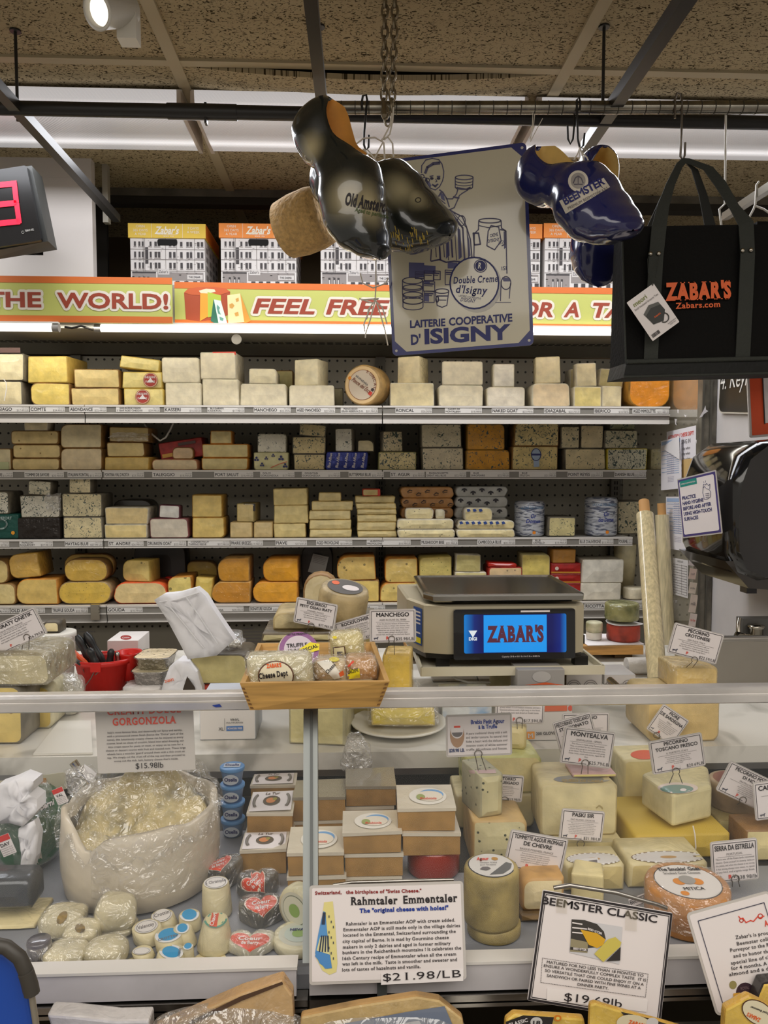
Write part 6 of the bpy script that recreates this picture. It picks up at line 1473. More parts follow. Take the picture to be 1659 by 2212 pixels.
front(-260,1900,2182,2420,1.30,'lower_back',G((58,50,30),.6),.02)
U().box((XC0,.93,.70),(XC1,1.30,.72)).bd('lower_deck',G((58,50,30),.6),t)
def ym(y,x=800,z=None):return atz(x,y,MZ if z is None else z).y
CUR=['things on the marble counter']
def put(lb,x0,x1,y0,y1,Y,col,rin=None,zb=None,dep=.1,rad=(3,3,3,3),yaw=0,roll=0,gp=None,name='cheese_block',back=1.0,jit=.014,cat='cheese',bev=.004,belly=.004,tilt=0):
 """block whose front shows at x0-x1, y0-y1 on the plane Y, standing at height zb"""
 a,b=E(x0,y1,Y),E(x1,y1,Y);w=(b.x-a.x);zt=E((x0+x1)/2,y0,Y).z
 if zb is None:zb=E((x0+x1)/2,y1,Y).z
 h=max(.006,zt-zb);s=Y/FPX
 O=slab_mesh(w,h,dep,[r*s for r in rad],bev,jit,ns(),back,belly)
 o=O.bd(name,[col,rin or col]);o.location=((a.x+b.x)/2,Y,zb+.0004);o.rotation_euler=(R(tilt),R(roll),R(yaw))
 tag(o,lb,cat,gp or CUR[0]);o['top']=zb+h
 return o
def top(o):return o['top']
def so(o):
 bpy.context.view_layer.update()
 O=U();O.v=[o.matrix_world@v.co for v in o.data.vertices];O.f=[list(p.vertices)for p in o.data.polygons];return Skin(O)
def ch(O,name,mats,o):
 if not O.f:return
 """part built in place on a turned thing"""
 bpy.context.view_layer.update()
 M=o.matrix_world.inverted();c=U();c.v=[M@v for v in O.v];c.f,c.m,c.s=O.f,O.m,O.s
 q=c.bd(name,mats,loc=(0,0,0));q.parent=o;q.location=(0,0,0);return q
def shell(o,pad=.004,mat=None,name='film_wrap',seed=1,amp=.006):
 """loose cling film around a cheese"""
 me=o.data;O=U();c=V((0,0,0))
 for v in me.vertices:c+=v.co
 c/=len(me.vertices)
 rng=random.Random(seed);bm=bmesh.new();bm.from_mesh(me);bmesh.ops.triangulate(bm,faces=bm.faces);bmesh.ops.subdivide_edges(bm,edges=bm.edges,cuts=1)
 vs=[v.co+(v.co-c).normalized()*(pad+rng.uniform(0,amp))for v in bm.verts]
 for v in vs:v.z=max(v.z,.0006)
 bm.verts.index_update();O.add(vs,[[v.index for v in f.verts]for f in bm.faces]);bm.free()
 q=O.bd(name,mat or THIN,loc=(0,0,0));q.parent=o;q.location=(0,0,0);return q
def pl(o,I,col,name,e=.0016):
 sk=so(o);O=U();sk.quad(O,*I,e=e);return ch(O,name,G(col,.45),o)
def pt(o,items,mat,name='label_lettering',e=.0024):
 sk=so(o);O=U()
 for(s,p0,p1,h,w,slab)in items:sk.tx(O,s,p0,p1,h,w,slab,0,e)
 ch(O,name,mat,o)
def pd(o,c,rx,ry,col,name,e=.0016,rot=0,shape=None):
 sk=so(o);O=U();sk.disc(O,c,rx,ry,e,0,rot,shape=shape)
 return ch(O,name,G(col,.45),o)
def pq(o,I,w,mat,name,e=.0022):
 sk=so(o);O=U();sk.line(O,I,w,e)
 ch(O,name,mat,o)
ANIMAL=[(-1,-.1),(-.8,.35),(-.2,.38),(.35,.40),(.55,.75),(.8,.85),(1,.6),(.75,.45),(.65,.1),(.6,-.6),(.45,-.6),(.42,-.05),(-.45,-.05),(-.5,-.6),(-.66,-.6),(-.68,-.0),(-.85,.05)]
def sg(lb,tl,tr,bl,Y,title,sub=None,body=(),price=None,letter='P',Yr=None,Yb=None,wire=None,gp='cheese sign cards',th=.058,plain=False,icon=True,wirepx=None):
 """laminated cheese card with a black border, standing on a wire loop"""
 F=C(E(*tl,Y),E(*tr,Yr or Y),E(*bl,Yb or Y))
 t=th_('sign_card',F.uv(.5,0),lb,'sign',gp)
 O=U();mb2=C(F.uv(-.025,1.03),F.uv(1.025,1.03),F.uv(-.025,-.03));mb2.pn(O,.0010,.004,0,-.0004);O.bd('laminate',LAM,t)
 O=U();F.pn(O,.0004,.0008,0,.0003);O.bd('card',CARD,t)
 O=U();F.frame(O,.0014,.0009);O.bd('border',INK,t)
 k=F.h
 O=U();y=.80 if len(title)==1 else .83
 for s in title:
  F.tu(O,s,.5,y,.125 if len(title)==1 else .105,.88,w=.022);y-=.155
 O.bd('title_lettering',INK,t)
 y+=.03
 if sub:
  O=U();F.tu(O,sub,.5,y-.005,.055,.6);O.bd('origin_lettering',INK2,t)
 O=U();F.rc(O,.12,y-.045,.88,y-.038,.001);O.bd('rule',INK2,t)
 y-=.115
 if body:
  O=U();st=min(.085,(y-.15)/len(body))
  for s in body:F.tu(O,s,.5,y,st*.56,.86,slab=.03);y-=st
  O.bd('body_lettering',G((78,72,74),.6),t)
 if letter:
  O=U();F.tu(O,letter[0],.38,.07,.10,.1,w=.03);O.bd('letter_mark',RED,t)
  if len(letter)>1:O=U();F.tu(O,letter[1:],.47,.07,.10,.1);O.bd('second_letter',INK,t)
 if icon:
  O=U();O.poly([F.uv(.12+.06*x*1.0,.11+.055*yy*F.w/F.h*.9,.001)for x,yy in reversed(ANIMAL)]);O.bd('animal_mark',G((70,72,86),.6),t)
 if price:
  O=U();F.rc(O,.52,.02,.97,.15,.0012);O.bd('price_strip',CARD,t)
  O=U();F.tu(O,price,.965,.045,.092,.44,'r',slab=.03,e=.002);O.bd('price_lettering',INK,t)
 if wire:
  (lx,ly),(p,q),Yw=wire
  c=E(lx,ly,F.uv(.5,0).y-.001);r_=.006;O=U()
  a,b=E(*p,Yw),E(*q,Yw)
  I=[a]+[c+V((-r_*J.cos(R(x)),-.001,r_*J.sin(R(x))))for x in rg(-40,221,20)]+[b]
  O.tb(I,.0007,5);O.bd('wire_stand',WIRE,t)
 return F,t
 # on the marble counter
GM='things on the marble counter'
l1=put('rounded yellow cheese block at the counter end, front one under the large pale block',-50,50,1482,1608,ym(1608,30),P((222,196,116),'holes',.35,(150,120,60),.4),rn(RG),rad=(8,22,14,8),dep=.12,zb=MZ)
l2=put('olive rounded cheese block in pale rind under the large pale block, set further back',51,113,1482,1572,ym(1575,80)-.0,P((200,172,84),'speck',.3,(150,120,60),.3),rn((206,196,160)),rad=(6,20,14,6),dep=.10,zb=MZ)
zt2=max(top(l1),top(l2))
l3=put('large pale cheese block with grey rind carrying the slanted white card',-50,107,1413,1487,1.53,P((226,212,166),wr=.5),rn((176,164,130)),rad=(14,20,16,14),dep=.15,zb=zt2)
shell(l3,.002,seed=4,amp=.004)
sg('tilted white card priced $26.79 at the open end of the counter',(-46,1368),(70,1314),(-16,1421),1.56,['OSSAU-IRATY ONETIK'],'BASQUE REGION, FRANCE',['By hand rubbed and turned, made of raw','milk from local ewes, fruity, earthy,','sweet nutty, notes of grass, a firm','and supple texture of Basque honey'],'$26.79/LB',wire=((58,1376),((46,1408),(62,1408)),1.57),th=.05)
def lt_(name,lb,cat,x0,x1,y1,Yc,prof,mat,gp=GM,zb=None,parts=None,sx=1,sy=1,n=32):
 """prof in units of the radius (r, z)"""
 a,b=E(x0,y1,Yc),E(x1,y1,Yc);r_=(b.x-a.x)/2;c=V(((a.x+b.x)/2,Yc,MZ if zb is None else zb))
 t=th_(name,c,lb,cat,gp)
 U().la([(p*r_,z*r_)for p,z in prof],c,n,sx=sx,sy=sy).bd(parts or'body',mat,t)
 return t,c,r_
t,c,r_=lt_('white_tub','big white plastic tub standing behind the pale cheese block','tub',86,165,1500,1.96,[(.84,0),(.98,2.6),(1.04,2.62),(1.04,2.9),(.99,2.92),(.001,2.90)],WHITEP)
ztub=c.z+r_*2.92
o=put('cream cheese piece with dark rind on the big white tub',93,129,1343,1372,1.94,P(CREAM),rn((90,80,64)),zb=ztub,dep=.05,rad=(8,8,3,3));o['group']=GM
t,c,r_=lt_('food_tub','low tub of orange cheese shreds beside the red bucket','tub',104,146,1480,1.74,[(.86,0),(.98,1.9),(1.05,1.95),(1.05,2.05),(.96,2.02),(.90,1.8)],WHITEP)
U().la([(.9,1.75*1),(.6,1.95),(.001,2.0)],(0,0,0),20,M=Matrix.Translation(c)@Matrix.Scale(r_,4)).bd('orange_shreds',G((222,160,60),.7,var=.4,vs=120,bump=.8,bs=150),t)
a=E(140,1506,1.70);O=blob_mb((a.x,1.72,MZ),.064,.06,.085,2.6,.18,11)
t=tag(O.bd('curd_bag',P((232,226,208),wr=.6),loc=(a.x,1.72,MZ)),'clear film bag of white curd beside the red bucket','bag',GM)
o=blob_mb((a.x,1.72,MZ),.072,.068,.095,2.4,.35,12).bd('film_bag',CLING,t)
t,c,r_=lt_('white_bowl','white plastic bowl behind the knives of the red bucket','bowl',168,228,1450,2.03,[(.80,0),(.95,1.5),(1.05,1.52),(1.05,1.6),(.96,1.58),(.8,.3),(.001,.25)],WHITEP)
o=put('white and pink carton with red oval emblem behind the red bucket',233,300,1384,1460,1.98,G((226,206,204),.5),G((228,222,218),.5),zb=MZ,dep=.11,rad=(1,1,1,1),name='carton',cat='box',jit=.004,bev=.001,belly=0)
pd(o,(272,1377),12,5,(160,40,40),'red_oval')
pt(o,[('Crema',(264,1379),(280,1378),3,.02,0)],CARD)
Yc=ym(1503,230)+.065
a,b=E(176,1503,Yc),E(274,1503,Yc);rb_=(b.x-a.x)/2;c=V(((a.x+b.x)/2,Yc,MZ));ht=E(228,1432,Yc-.06).z-MZ
t=th_('red_bucket',c,'red plastic bucket holding knives on the counter','bucket',GM)
REDP=G((206,34,26),.35,var=.05,vs=8)
U().la([(rb_*.96,0),(rb_*1.2,ht-.012),(rb_*1.28,ht-.012),(rb_*1.28,ht),(rb_*1.2,ht),(rb_*1.16,ht-.01),(rb_*.92,.006),(.001,.006)],c,40,sy=.86).bd('shell',REDP,t)
sp=c+V((rb_*1.0,.0,0));U().la([(rb_*.40,ht*.25),(rb_*.52,ht+.004),(rb_*.56,ht+.010),(rb_*.50,ht+.008),(rb_*.38,ht*.3)],sp+V((.004,.012,0)),24,sy=1.1).bd('pouring_spout',REDP,t)
O=U();O.tb([E(204,1450,c.y-rb_*1.05),E(196,1466,c.y-rb_*1.05),E(184,1482,c.y-rb_*1.05),E(179,1492,c.y-rb_*1.05)],.0014,6);O.tb([E(216,1448,c.y-rb_*1.06),E(206,1458,c.y-rb_*1.06)],.0014,6);O.bd('wire_handle',WIRE,t)
O=U().box((c.x-.012,c.y-rb_*1.12,MZ+ht-.022),(c.x+.012,c.y-rb_*1.02,MZ+ht-.001));O.bd('handle_lug',REDP,t)
def kf(lb,p0,p1,r0,col,Y,dy=0,wid=1.0):
 a,b=E(*p0,Y),E(*p1,Y+dy);d=(b-a).normalized();bot=c+V((0,0,.02));bot=V((c.x+(b.x-c.x)*.55,c.y+(b.y-c.y)*.55,MZ+.012))
 k=th_('knife',a,lb,'knife','knives in the red bucket');L_=(b-a).length
 O=U();m=8;O.tb([a+(b-a)*(i/m)for i in rg(m+1)],r0,12,rr=[r0*f for f in(.45,.9,1,.92,.86,.9,.98,.96,.8)]);O.bd('grip',col,k)
 s_=d.orthogonal().normalized()*.010;O=U();th=d.cross(s_).normalized()*.0008
 O.hexa([b-s_-th,b+s_-th,b+s_+th,b-s_+th],[bot-s_*.4-th,bot+s_*.4-th,bot+s_*.4+th,bot-s_*.4+th]);O.bd('blade',STEEL,k)
BG_=G((30,31,31),.4);OG_=G((226,84,30),.4)
kf('orange-handled knife leaning out of the red bucket',(143,1394),(188,1436),.0070,OG_,c.y-.03)
kf('short black-handled knife lying lowest over the bucket rim',(150,1418),(184,1440),.0058,BG_,c.y-.045)
kf('large black-handled tool standing tallest in the red bucket',(166,1372),(196,1430),.0105,BG_,c.y+.01)
kf('broad black-handled tool beside the tallest one in the red bucket',(184,1366),(222,1432),.0115,BG_,c.y+.02)
kf('black-handled knife in the middle of the red bucket',(192,1400),(208,1438),.0105,BG_,c.y-.035)
kf('curved black-handled knife next to the silver-capped tool',(241,1402),(236,1436),.0088,BG_,c.y-.02)
kf('silver-capped tool standing by the bucket spout',(253,1408),(256,1434),.0062,STEEL,c.y-.015)
def tray(lb,x0,x1,y0,y1,Y,zb,dep,topm,speck=False,yaw=0):
 a,b=E(x0,y1,Y),E(x1,y1,Y);w=b.x-a.x;h=E(x0,y0,Y).z-zb;c=V(((a.x+b.x)/2,Y+dep/2,zb))
 t=th_('foil_tray',c,lb,'tray','foil trays beside the red bucket')
 def loop(k,z,n=6):
  P_=rprof(w*k,dep*k,(.02,.02,.02,.02),0,random.Random(1),n);M=Matrix.Rotation(R(yaw),4,'Z');return[c+M@V((p.x,p.z-dep*k/2,z))for p in P_]
 L0,L1,L2,L3=loop(.84,0),loop(.97,h*.86),loop(1.04,h*.88),loop(1.04,h*.95);n=len(L0);O=U();O.v=L0+L1+L2+L3
 for i in rg(3):
  for k in rg(n):O.f.append([i*n+k,i*n+(k+1)%n,(i+1)*n+(k+1)%n,(i+1)*n+k]);O.m.append(0);O.s.append(i==0)
 O.f.append(list(reversed(rg(n))));O.m.append(0);O.s.append(False);O.bd('foil_pan',G((196,192,186),.22,metal=.9,bump=.9,bs=70),t)
 T0,T1=loop(1.0,h*.94),loop(.7,h);O=U();O.v=T0+T1
 for k in rg(n):O.f.append([k,(k+1)%n,n+(k+1)%n,n+k]);O.m.append(0);O.s.append(True)
 O.f.append(list(rg(n,2*n)));O.m.append(0);O.s.append(True);O.bd('filling',topm,t)
 return t,zb+h
z=MZ
o=put('flat white film-topped pack lowest under the foil trays',264,347,1484,1500,ym(1503,300),P((232,226,222),'speck',.8,(170,150,130),.3),zb=MZ,dep=.09,rad=(4,4,2,2),name='flat_pack',cat='pack');z=top(o)
YT=ym(1503,300)+.005
t1,z=tray('foil tray under the seeded one, filled with something pale',281,360,1451,1484,YT,z,.09,P((230,216,176),wr=.8))
t2,z=tray('uppermost foil tray with a dark-seeded creamy top',288,366,1421,1452,YT+.004,z,.10,P((226,208,170),'speck',.7,(80,58,40),.62),yaw=-3)
Yh=ym(1500,470)
pk=[]
for i,(x0,x1,l)in en(((434,462,'orange-red foil packet under the dark-rinded half cheese, beside the white paper bag'),(463,490,'orange-red foil packet under the dark-rinded half cheese, middle one'),(491,520,'orange-red foil packet under the dark-rinded half cheese, nearest the wooden crate'))):
 pk.append(put(l,x0,x1,1478,1500,Yh,G((196,64,40),.3,coat=.5,var=.5,vs=60),zb=MZ,dep=.12,rad=(3,3,3,3),name='foil_packet',cat='packet',gp='foil packets on the counter'))
hc=put('half cheese with dark rind and olive paste beside the wooden crate',410,534,1413,1478,Yh-.005,P((206,192,130),wr=.4),rn((92,82,64)),zb=max(top(p)for p in pk),dep=.13,rad=(12,16,10,6),yaw=-3)
pl(hc,((440,1404),(470,1404),(468,1410),(438,1410)),(206,120,100),'pink_label')
ht_=top(hc);a=E(499,1418,Yh+.04)
t=th_('plastic_cup',(a.x,Yh+.045,ht_),'clear plastic cup of white crumbs on the dark-rinded half cheese','cup',GM)
cc=V((a.x,Yh+.045,ht_+.001));U().la([(.024,0),(.029,.016),(.036,.018),(.036,.021),(.029,.021),(.027,.042),(.001,.043)],cc,28).bd('cup',CLEAR,t)
O=U();rng=random.Random(6)
for i in rg(26):
 r_,th=.021*J.sqrt(rng.random()),rng.random()*6.28;b2=blob_mb(cc+V((r_*J.cos(th),r_*J.sin(th),.001+rng.random()*.012)),.010,.010,.009,2.2,.3,i,8,6);O.add(b2.v,b2.f,0,True)
O.bd('white_crumbs',G((238,232,216),.7),t)
PAP=G((232,230,232),.8,bump=.25,bs=18)
def pp_(name,lb,front,Yf,dz,cat,folds=(),mats=PAP):
 """flattened paper bag: front outline in photo pixels with own depth per point; back sheet behind"""
 A=[E(x,y,Yf+d)for x,y,d in front];A=[q for i in rg(len(A))for q in(A[i],(A[i]+A[(i+1)%len(A)])/2)];B=[p+V((.002,dz,0))for p in A];n=len(A);c=sum(A,V((0,0,0)))/n-V((0,.006,0));d=sum(B,V((0,0,0)))/n+V((0,.006,0))
 O=U();O.v=A+B+[c,d];rr=random.Random(n);m=2*n+2
 for q in(.75,.5,.25):O.v+=[c+(p-c)*q+V((0,rr.uniform(-.010,.004),0))for p in A]
 for i in rg(n):
  j=(i+1)%n;O.f+=[[m+2*n+j,m+2*n+i,2*n],[n+i,n+j,2*n+1],[i,j,n+j,n+i],[j,i,m+i,m+j]]+[[m+q*n+j,m+q*n+i,m+q*n+n+i,m+q*n+n+j]for q in(0,1)];O.m+=[0]*6;O.s+=[True,False,False,True,True,True]
 base=V((c.x,c.y,min(p.z for p in A)))
 return tag(O.bd(name,mats,loc=base),lb,cat,GM)
o=pp_('paper_sleeve','tall thin white paper sleeve leaning above the dark-rinded cheese',[(333,1296,0),(352,1284,-.012),(385,1281,.004),(424,1270,-.006),(443,1286,.008),(462,1318,-.004),(506,1383,.004),(488,1398,-.006),(468,1416,.006),(440,1420,-.008),(406,1424,.008),(382,1378,-.006),(358,1334,.004)],1.80,.03,'paper bag')
O=U()
for I in([(368,1312),(400,1350),(440,1400)],[(402,1290),(430,1330),(470,1390)],[(345,1300),(380,1296),(430,1280)]):
 P_=[E(x,y,1.786)for x,y in I];O.tb(P_,.0018,5)
O.bd('paper_creases',PAP,o)
o=pp_('paper_bag','small white paper bag with orange print standing open on the counter',[(346,1502,0),(352,1478,-.004),(366,1440,.006),(384,1427,-.004),(408,1430,.006),(424,1452,-.006),(436,1482,.004),(439,1500,0),(416,1503,-.008)],ym(1503,390)-.02,.05,'paper bag')
F=C(E(356,1462,1.80),E(374,1462,1.80),E(356,1490,1.80));Yq=ym(1503,390)-.034
O=U();F=C(E(355,1460,Yq),E(376,1455,Yq),E(358,1484,Yq));F.tu(O,"ZABAR'S",.5,.4,.22,.95,w=.04,slab=.05);O.bd('orange_lettering',ORANGE,o)
O=U();O.plate([E(x,y,Yq)for x,y in((392,1500),(424,1501),(420,1485),(404,1462),(398,1480))],V((0,-1,0)),.004);O.bd('dark_opening',G((60,50,40),.8),o)
Yg=ym(1598,500)
o=put('white and blue box of vinyl gloves behind the rail beside the crate',432,552,1512,1598,Yg,G((226,220,214),.5),G((206,210,218),.5),zb=MZ,dep=.12,rad=(1,1,2,1),name='glove_box',cat='box',jit=.003,bev=.001,belly=0)
pt(o,[('VINYL',(497,1557),(517,1557),4.5,.02,0),('MULTIPURPOSE',(489,1563),(525,1562),2.8,.01,0),('XL',(472,1578),(483,1578),6.5,.01,0)],INK)
pl(o,((489,1569),(525,1568),(525,1578),(489,1579)),(70,120,186),'blue_strip');pt(o,[('POWDER FREE',(492,1576),(523,1575),4,.02,0)],CARD,'strip_lettering',.0032)
pq(o,[(485,1552),(485,1578)],.8,INK2,'printed_line')
O=U();a,b=atz(72,1632,MZ),atz(196,1560,MZ);O.hexa([a,V((E(200,1626,a.y).x,a.y,MZ)),V((b.x,b.y,MZ)),V((E(128,1560,b.y).x,b.y,MZ))],[p+V((0,0,.004))for p in(a,V((E(200,1626,a.y).x,a.y,MZ)),V((b.x,b.y,MZ)),V((E(128,1560,b.y).x,b.y,MZ)))])
tag(O.bd('cutting_sheet',WHITEP,loc=(a.x,a.y,MZ)),'white plastic sheet on the marble behind the gorgonzola sign','sheet',GM)
O=U();a,b=E(215,1503,1.60),E(270,1497,1.60)
o=blob_mb(((a.x+b.x)/2,1.66,MZ),.05,.03,.020,2.2,.4,31).bd('cellophane',CLING,loc=((a.x+b.x)/2,1.66,MZ));tag(o,'scrap of crumpled cellophane in front of the red bucket','film',GM)
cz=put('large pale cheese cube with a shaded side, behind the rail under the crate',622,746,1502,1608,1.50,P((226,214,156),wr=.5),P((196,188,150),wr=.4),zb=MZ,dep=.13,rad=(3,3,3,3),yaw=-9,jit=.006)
o1=put('buff cheese slab directly on the pale cube behind the crate',570,735,1392,1502,1.53,P((206,196,150)),rn(RG),zb=top(cz),dep=.14,rad=(4,4,4,4))
o2=put('flat grey-rinded slab behind the crate, under the half wheel',566,716,1368,1392,1.55,P((200,188,140)),rn((110,96,70)),zb=top(o1),dep=.14,rad=(3,8,3,3))
o3=put('half wheel with pale striped rind behind the card priced $37.98',588,724,1324,1368,1.58,rn((214,196,148)),rn((200,178,126)),zb=top(o2),dep=.12,rad=(34,24,4,4))
c=E(736,1328,1.68);rw=54*1.68/FPX
M=Matrix.Translation(c)@Matrix.Rotation(R(9),4,'Y')@Matrix.Rotation(R(14),4,'X')
t=th_('round_cheese',c,'tilted grey-buff wheel with dark oval top label behind the cards','cheese')
O=U().la([(rw*.93,-.004),(rw,.008),(rw,.050),(rw*.95,.062),(rw*.86,.065),(.001,.066)],(0,0,0),40,M=M);O.bd('wheel',rn((196,174,128)),t)
O=U();O.poly([M@V((rw*.72*J.cos(k*.2618),rw*.72*J.sin(k*.2618),.0668))for k in rg(24)]);O.bd('top_label',G((72,66,60),.45),t)
O=U();O.poly([M@V((rw*(.22+.34*J.cos(k*.3927)),rw*(-.08+.26*J.sin(k*.3927)),.0674))for k in rg(16)]);O.bd('label_centre',CARD,t)
O=U();O.poly([M@V((rw*(-.40+.16*J.cos(k*.3927)),rw*(.26+.20*J.sin(k*.3927)),.0674))for k in rg(16)]);O.bd('label_orange',ORANGE,t)
lo=min(v.z for v in[M@V((0,-rw,-.004))]);
o4=put('buff slab supporting the tilted wheel',700,812,1332,1420,1.66,P((196,180,120)),rn(RG),zb=E(760,1420,1.66).z,dep=.10,rad=(6,6,4,4))
o5=put('hidden-side olive block under the buff slab, behind the crate',740,820,1420,1500,1.66,P((190,172,110)),rn(RG),zb=MZ,dep=.12);o4.location.z=top(o5)+.001
o=put('pale upright wheel edge behind the tilted wheel',656,730,1240,1330,1.84,P((224,206,160)),rn(RB),zb=E(700,1340,1.84).z,dep=.06,rad=(36,36,30,30),name='round_cheese')
O=U();zz=o.location.z;O.box((o.location.x-.05,1.83,MZ),(o.location.x+.06,1.93,zz-.001));tag(O.bd('carton',KRAFT,loc=(o.location.x,1.88,MZ)),'brown carton behind the cheese pile, holding up the upright wheel','box',GM)
sg('white card priced $37.98 in front of the tilted wheel',(639,1290),(724,1307),(635,1343),1.55,['ESQUIRROU','PETIT OSSAU IRATY'],'PYRENEES, FRANCE',['Underneath its amber rind lies a','rich ivory paste with nutty notes','and a aroma of toasted wheat.'],'$37.98/LB',Yr=1.53,wire=((672,1352),((655,1372),(676,1374)),1.56))
sg('half-covered tilted white card priced $25 behind the larger square one',(727,1347),(812,1322),(737,1396),1.58,['ROCKFLOWER'],'ENTLEBUCH, SWITZERLAND',['In the heart of the Swiss Alps, a','creamy firm cheese is made in','caves of rock, sweet flowers and','a clean floral nutty taste'],'$25.98/LB','R',wire=((775,1385),((770,1420),(785,1420)),1.60))
sg('square white card priced $35.98 standing beside the weighing scale',(797,1319),(893,1317),(801,1387),1.50,['MANCHEGO'],'AGED IN OLIVE OIL, SPAIN',['It has the pleasant balance of flavors that','makes so many to always milk cheeses, very','nutty and buttery, with sweet always notes','Robust but not strong. Aging in olive oil','tints its paste, giving it an almost waxy','smooth feel, and brings out the fruity flavors'],'$35.98/LB','R',wire=((846,1380),((832,1414),(852,1414)),1.52))
Yy=1.53;a,b=E(758,1612,Yy+.07),E(962,1612,Yy+.07);rp=(b.x-a.x)/2;c=V(((a.x+b.x)/2,Yy+.06,MZ))
MB_=U().la([(rp*.55,0),(rp*.6,.003),(rp,.014),(rp*1.01,.017),(rp*.98,.0175),(rp*.6,.008),(.001,.007)],c,40)
t=tag(MB_.bd('white_plate',G((228,224,212),.2,coat=.4),loc=c),'oval white plate under the bright yellow cheese','plate',GM)
y1_=put('bright yellow cheese wedge in film on the white plate',802,940,1530,1603,Yy+.02,P((240,214,70),wr=.5),P((232,206,96),wr=.5),zb=MZ+.0185,dep=.09,rad=(12,16,4,4),yaw=-4)
shell(y1_,.003,seed=8,amp=.007)
y2_=put('tall golden cheese piece in film on the yellow wedge',826,888,1412,1530,Yy+.03,P((234,196,84),wr=.7),P((226,190,100),wr=.7),zb=top(y1_)+.010,dep=.07,rad=(12,6,3,3),yaw=-8)
O=U();rng=random.Random(5);vs=[]
for i in rg(9):
 for j in rg(7):
  u,v=i/8,j/6;x=838+u*(60+55*v);y=1414+v*112+u*26*(1-v)*2;p=E(x,y,Yy+.03+rng.uniform(-.012,.004)+.03*u);vs.append(p)
O.add(vs,[(i*7+j,i*7+j+1,(i+1)*7+j+1,(i+1)*7+j)for i in rg(8)for j in rg(6)],0,False);ch(O,'film_wrap',film((245,240,225),.05,.14,1.0,40),y2_)
a=E(768,1590,1.44);O=blob_mb((a.x,1.44,MZ-.028),.055,.03,.075,2.2,.5,41)
tag(O.bd('film_tail',CLING,loc=(a.x,1.44,MZ-.028)),'crumpled tail of film hanging over the counter edge by the plate','film',GM)
Ys=1.70;SIL=G((196,186,160),.35,metal=.35);GB=G((20,20,22),.08,coat=.6)
x0,x1=E(905,1400,Ys).x,E(1267,1400,Ys).x;zt=E(1100,1306,Ys).z;z0=E(1100,1412,Ys).z;dpt=.30
zl=E(1100,1432,Ys).z
trz=E(1100,1439,Ys-.01).z
t=th_('scale_stand',((x0+x1)/2,Ys+.12,MZ),'cream tray on a thick column carrying the weighing scale','stand',GM)
tl0,tr0=E(925,1444,Ys-.03),E(1306,1436,Ys-.03)
O=U();O.box((tl0.x-.015,Ys-.03,trz-.014),(tr0.x,Ys+.30,trz-.008));O.box((tl0.x-.015,Ys-.032,trz-.015),(tr0.x,Ys-.026,trz+.005));O.box((tr0.x-.006,Ys-.03,trz-.015),(tr0.x,Ys+.30,trz+.005));O.box((tl0.x-.017,Ys-.03,trz-.015),(tl0.x-.012,Ys+.30,trz+.005))
O.bd('tray',G((216,208,184),.35),t)
cx=E(1089,1470,Ys+.1).x;U().tb([(cx,Ys+.12,MZ),(cx,Ys+.12,trz-.014)],.031,28).bd('column',G((196,184,140),.5,var=.1,vs=20),t)
t=th_('weighing_scale',((x0+x1)/2,Ys+dpt/2,trz-.008),'silver and black weighing scale with lit blue screen and steel platter','scale',GM)
fx0,fx1=E(976,1400,Ys).x,E(1240,1400,Ys).x
O=U();r_=.028
def bodyloop(z,ins=0):
 I=[(x1-ins,Ys+dpt),(x0-.03+ins,Ys+dpt),(x0-.02+ins,Ys+.10),(x0+.012+ins,Ys+.018),(fx0-.01,Ys+ins),(fx1+.004,Ys+ins),(x1-.004-ins,Ys+.012),(x1-ins,Ys+.04)]
 return[V((x,y,z))for x,y in I][::-1]
L0,L1,L2=bodyloop(z0),bodyloop(zt-.004),bodyloop(zt,.006);n=len(L0);O.v=L0+L1+L2
for i in rg(2):
 for k in rg(n):O.f.append([i*n+k,i*n+(k+1)%n,(i+1)*n+(k+1)%n,(i+1)*n+k]);O.m.append(0);O.s.append(False)
O.f+=[list(reversed(rg(n))),list(rg(2*n,3*n))];O.m+=[0,0];O.s+=[False,False];O.bd('housing',SIL,t)
O=U();L0,L1=bodyloop(z0-.012,.006),bodyloop(z0,.004);O.v=L0+L1
for k in rg(n):O.f.append([k,(k+1)%n,n+(k+1)%n,n+k]);O.m.append(0);O.s.append(False)
O.f+=[list(reversed(rg(n))),list(rg(n,2*n))];O.m+=[0,0];O.s+=[False,False];O.bd('lower_skirt',BLACKP,t)
for(px,yy)in((955,Ys+.03),(1252,Ys+.03),(930,Ys+.24),(1246,Ys+.24)):
 q=E(px,1420,yy).x;U().box((q-.015,yy-.015,trz-.0074),(q+.015,yy+.015,z0-.011)).bd('leg',BLACKP,t)
F=C(E(976,1317,Ys-.012),E(1239,1314,Ys-.012),E(980,1426,Ys-.018));
O=U();F.pn(O,.03,.006);O.bd('display_frame',GB,t)
S=C(F.uv(.085,.90,.001),F.uv(.925,.90,.001),F.uv(.085,.13,.001))
def screen_mat():
 m,N,L,b=nm_('screen_navy');tc=N.new('ShaderNodeTexCoord');sp=N.new('ShaderNodeSeparateXYZ');L.new(tc.outputs['Generated'],sp.inputs[0])
 r=N.new('ShaderNodeValToRGB');e=r.color_ramp.elements;e[0].position=.0;e[0].color=lin((20,130,214));e[1].position=1;e[1].color=lin((24,120,206))
 for p,cc in((.10,(24,44,120)),(.16,(22,30,96)),(.86,(20,24,90)),(.94,(22,40,124))):q=e.new(p);q.color=lin(cc)
 L.new(sp.outputs[0],r.inputs[0]);L.new(r.outputs[0],b.inputs['Emission Color']);b.inputs['Emission Strength'].default_value=.85;b.inputs['Base Color'].default_value=(0,0,0,1);b.inputs['Roughness'].default_value=.1
 return m
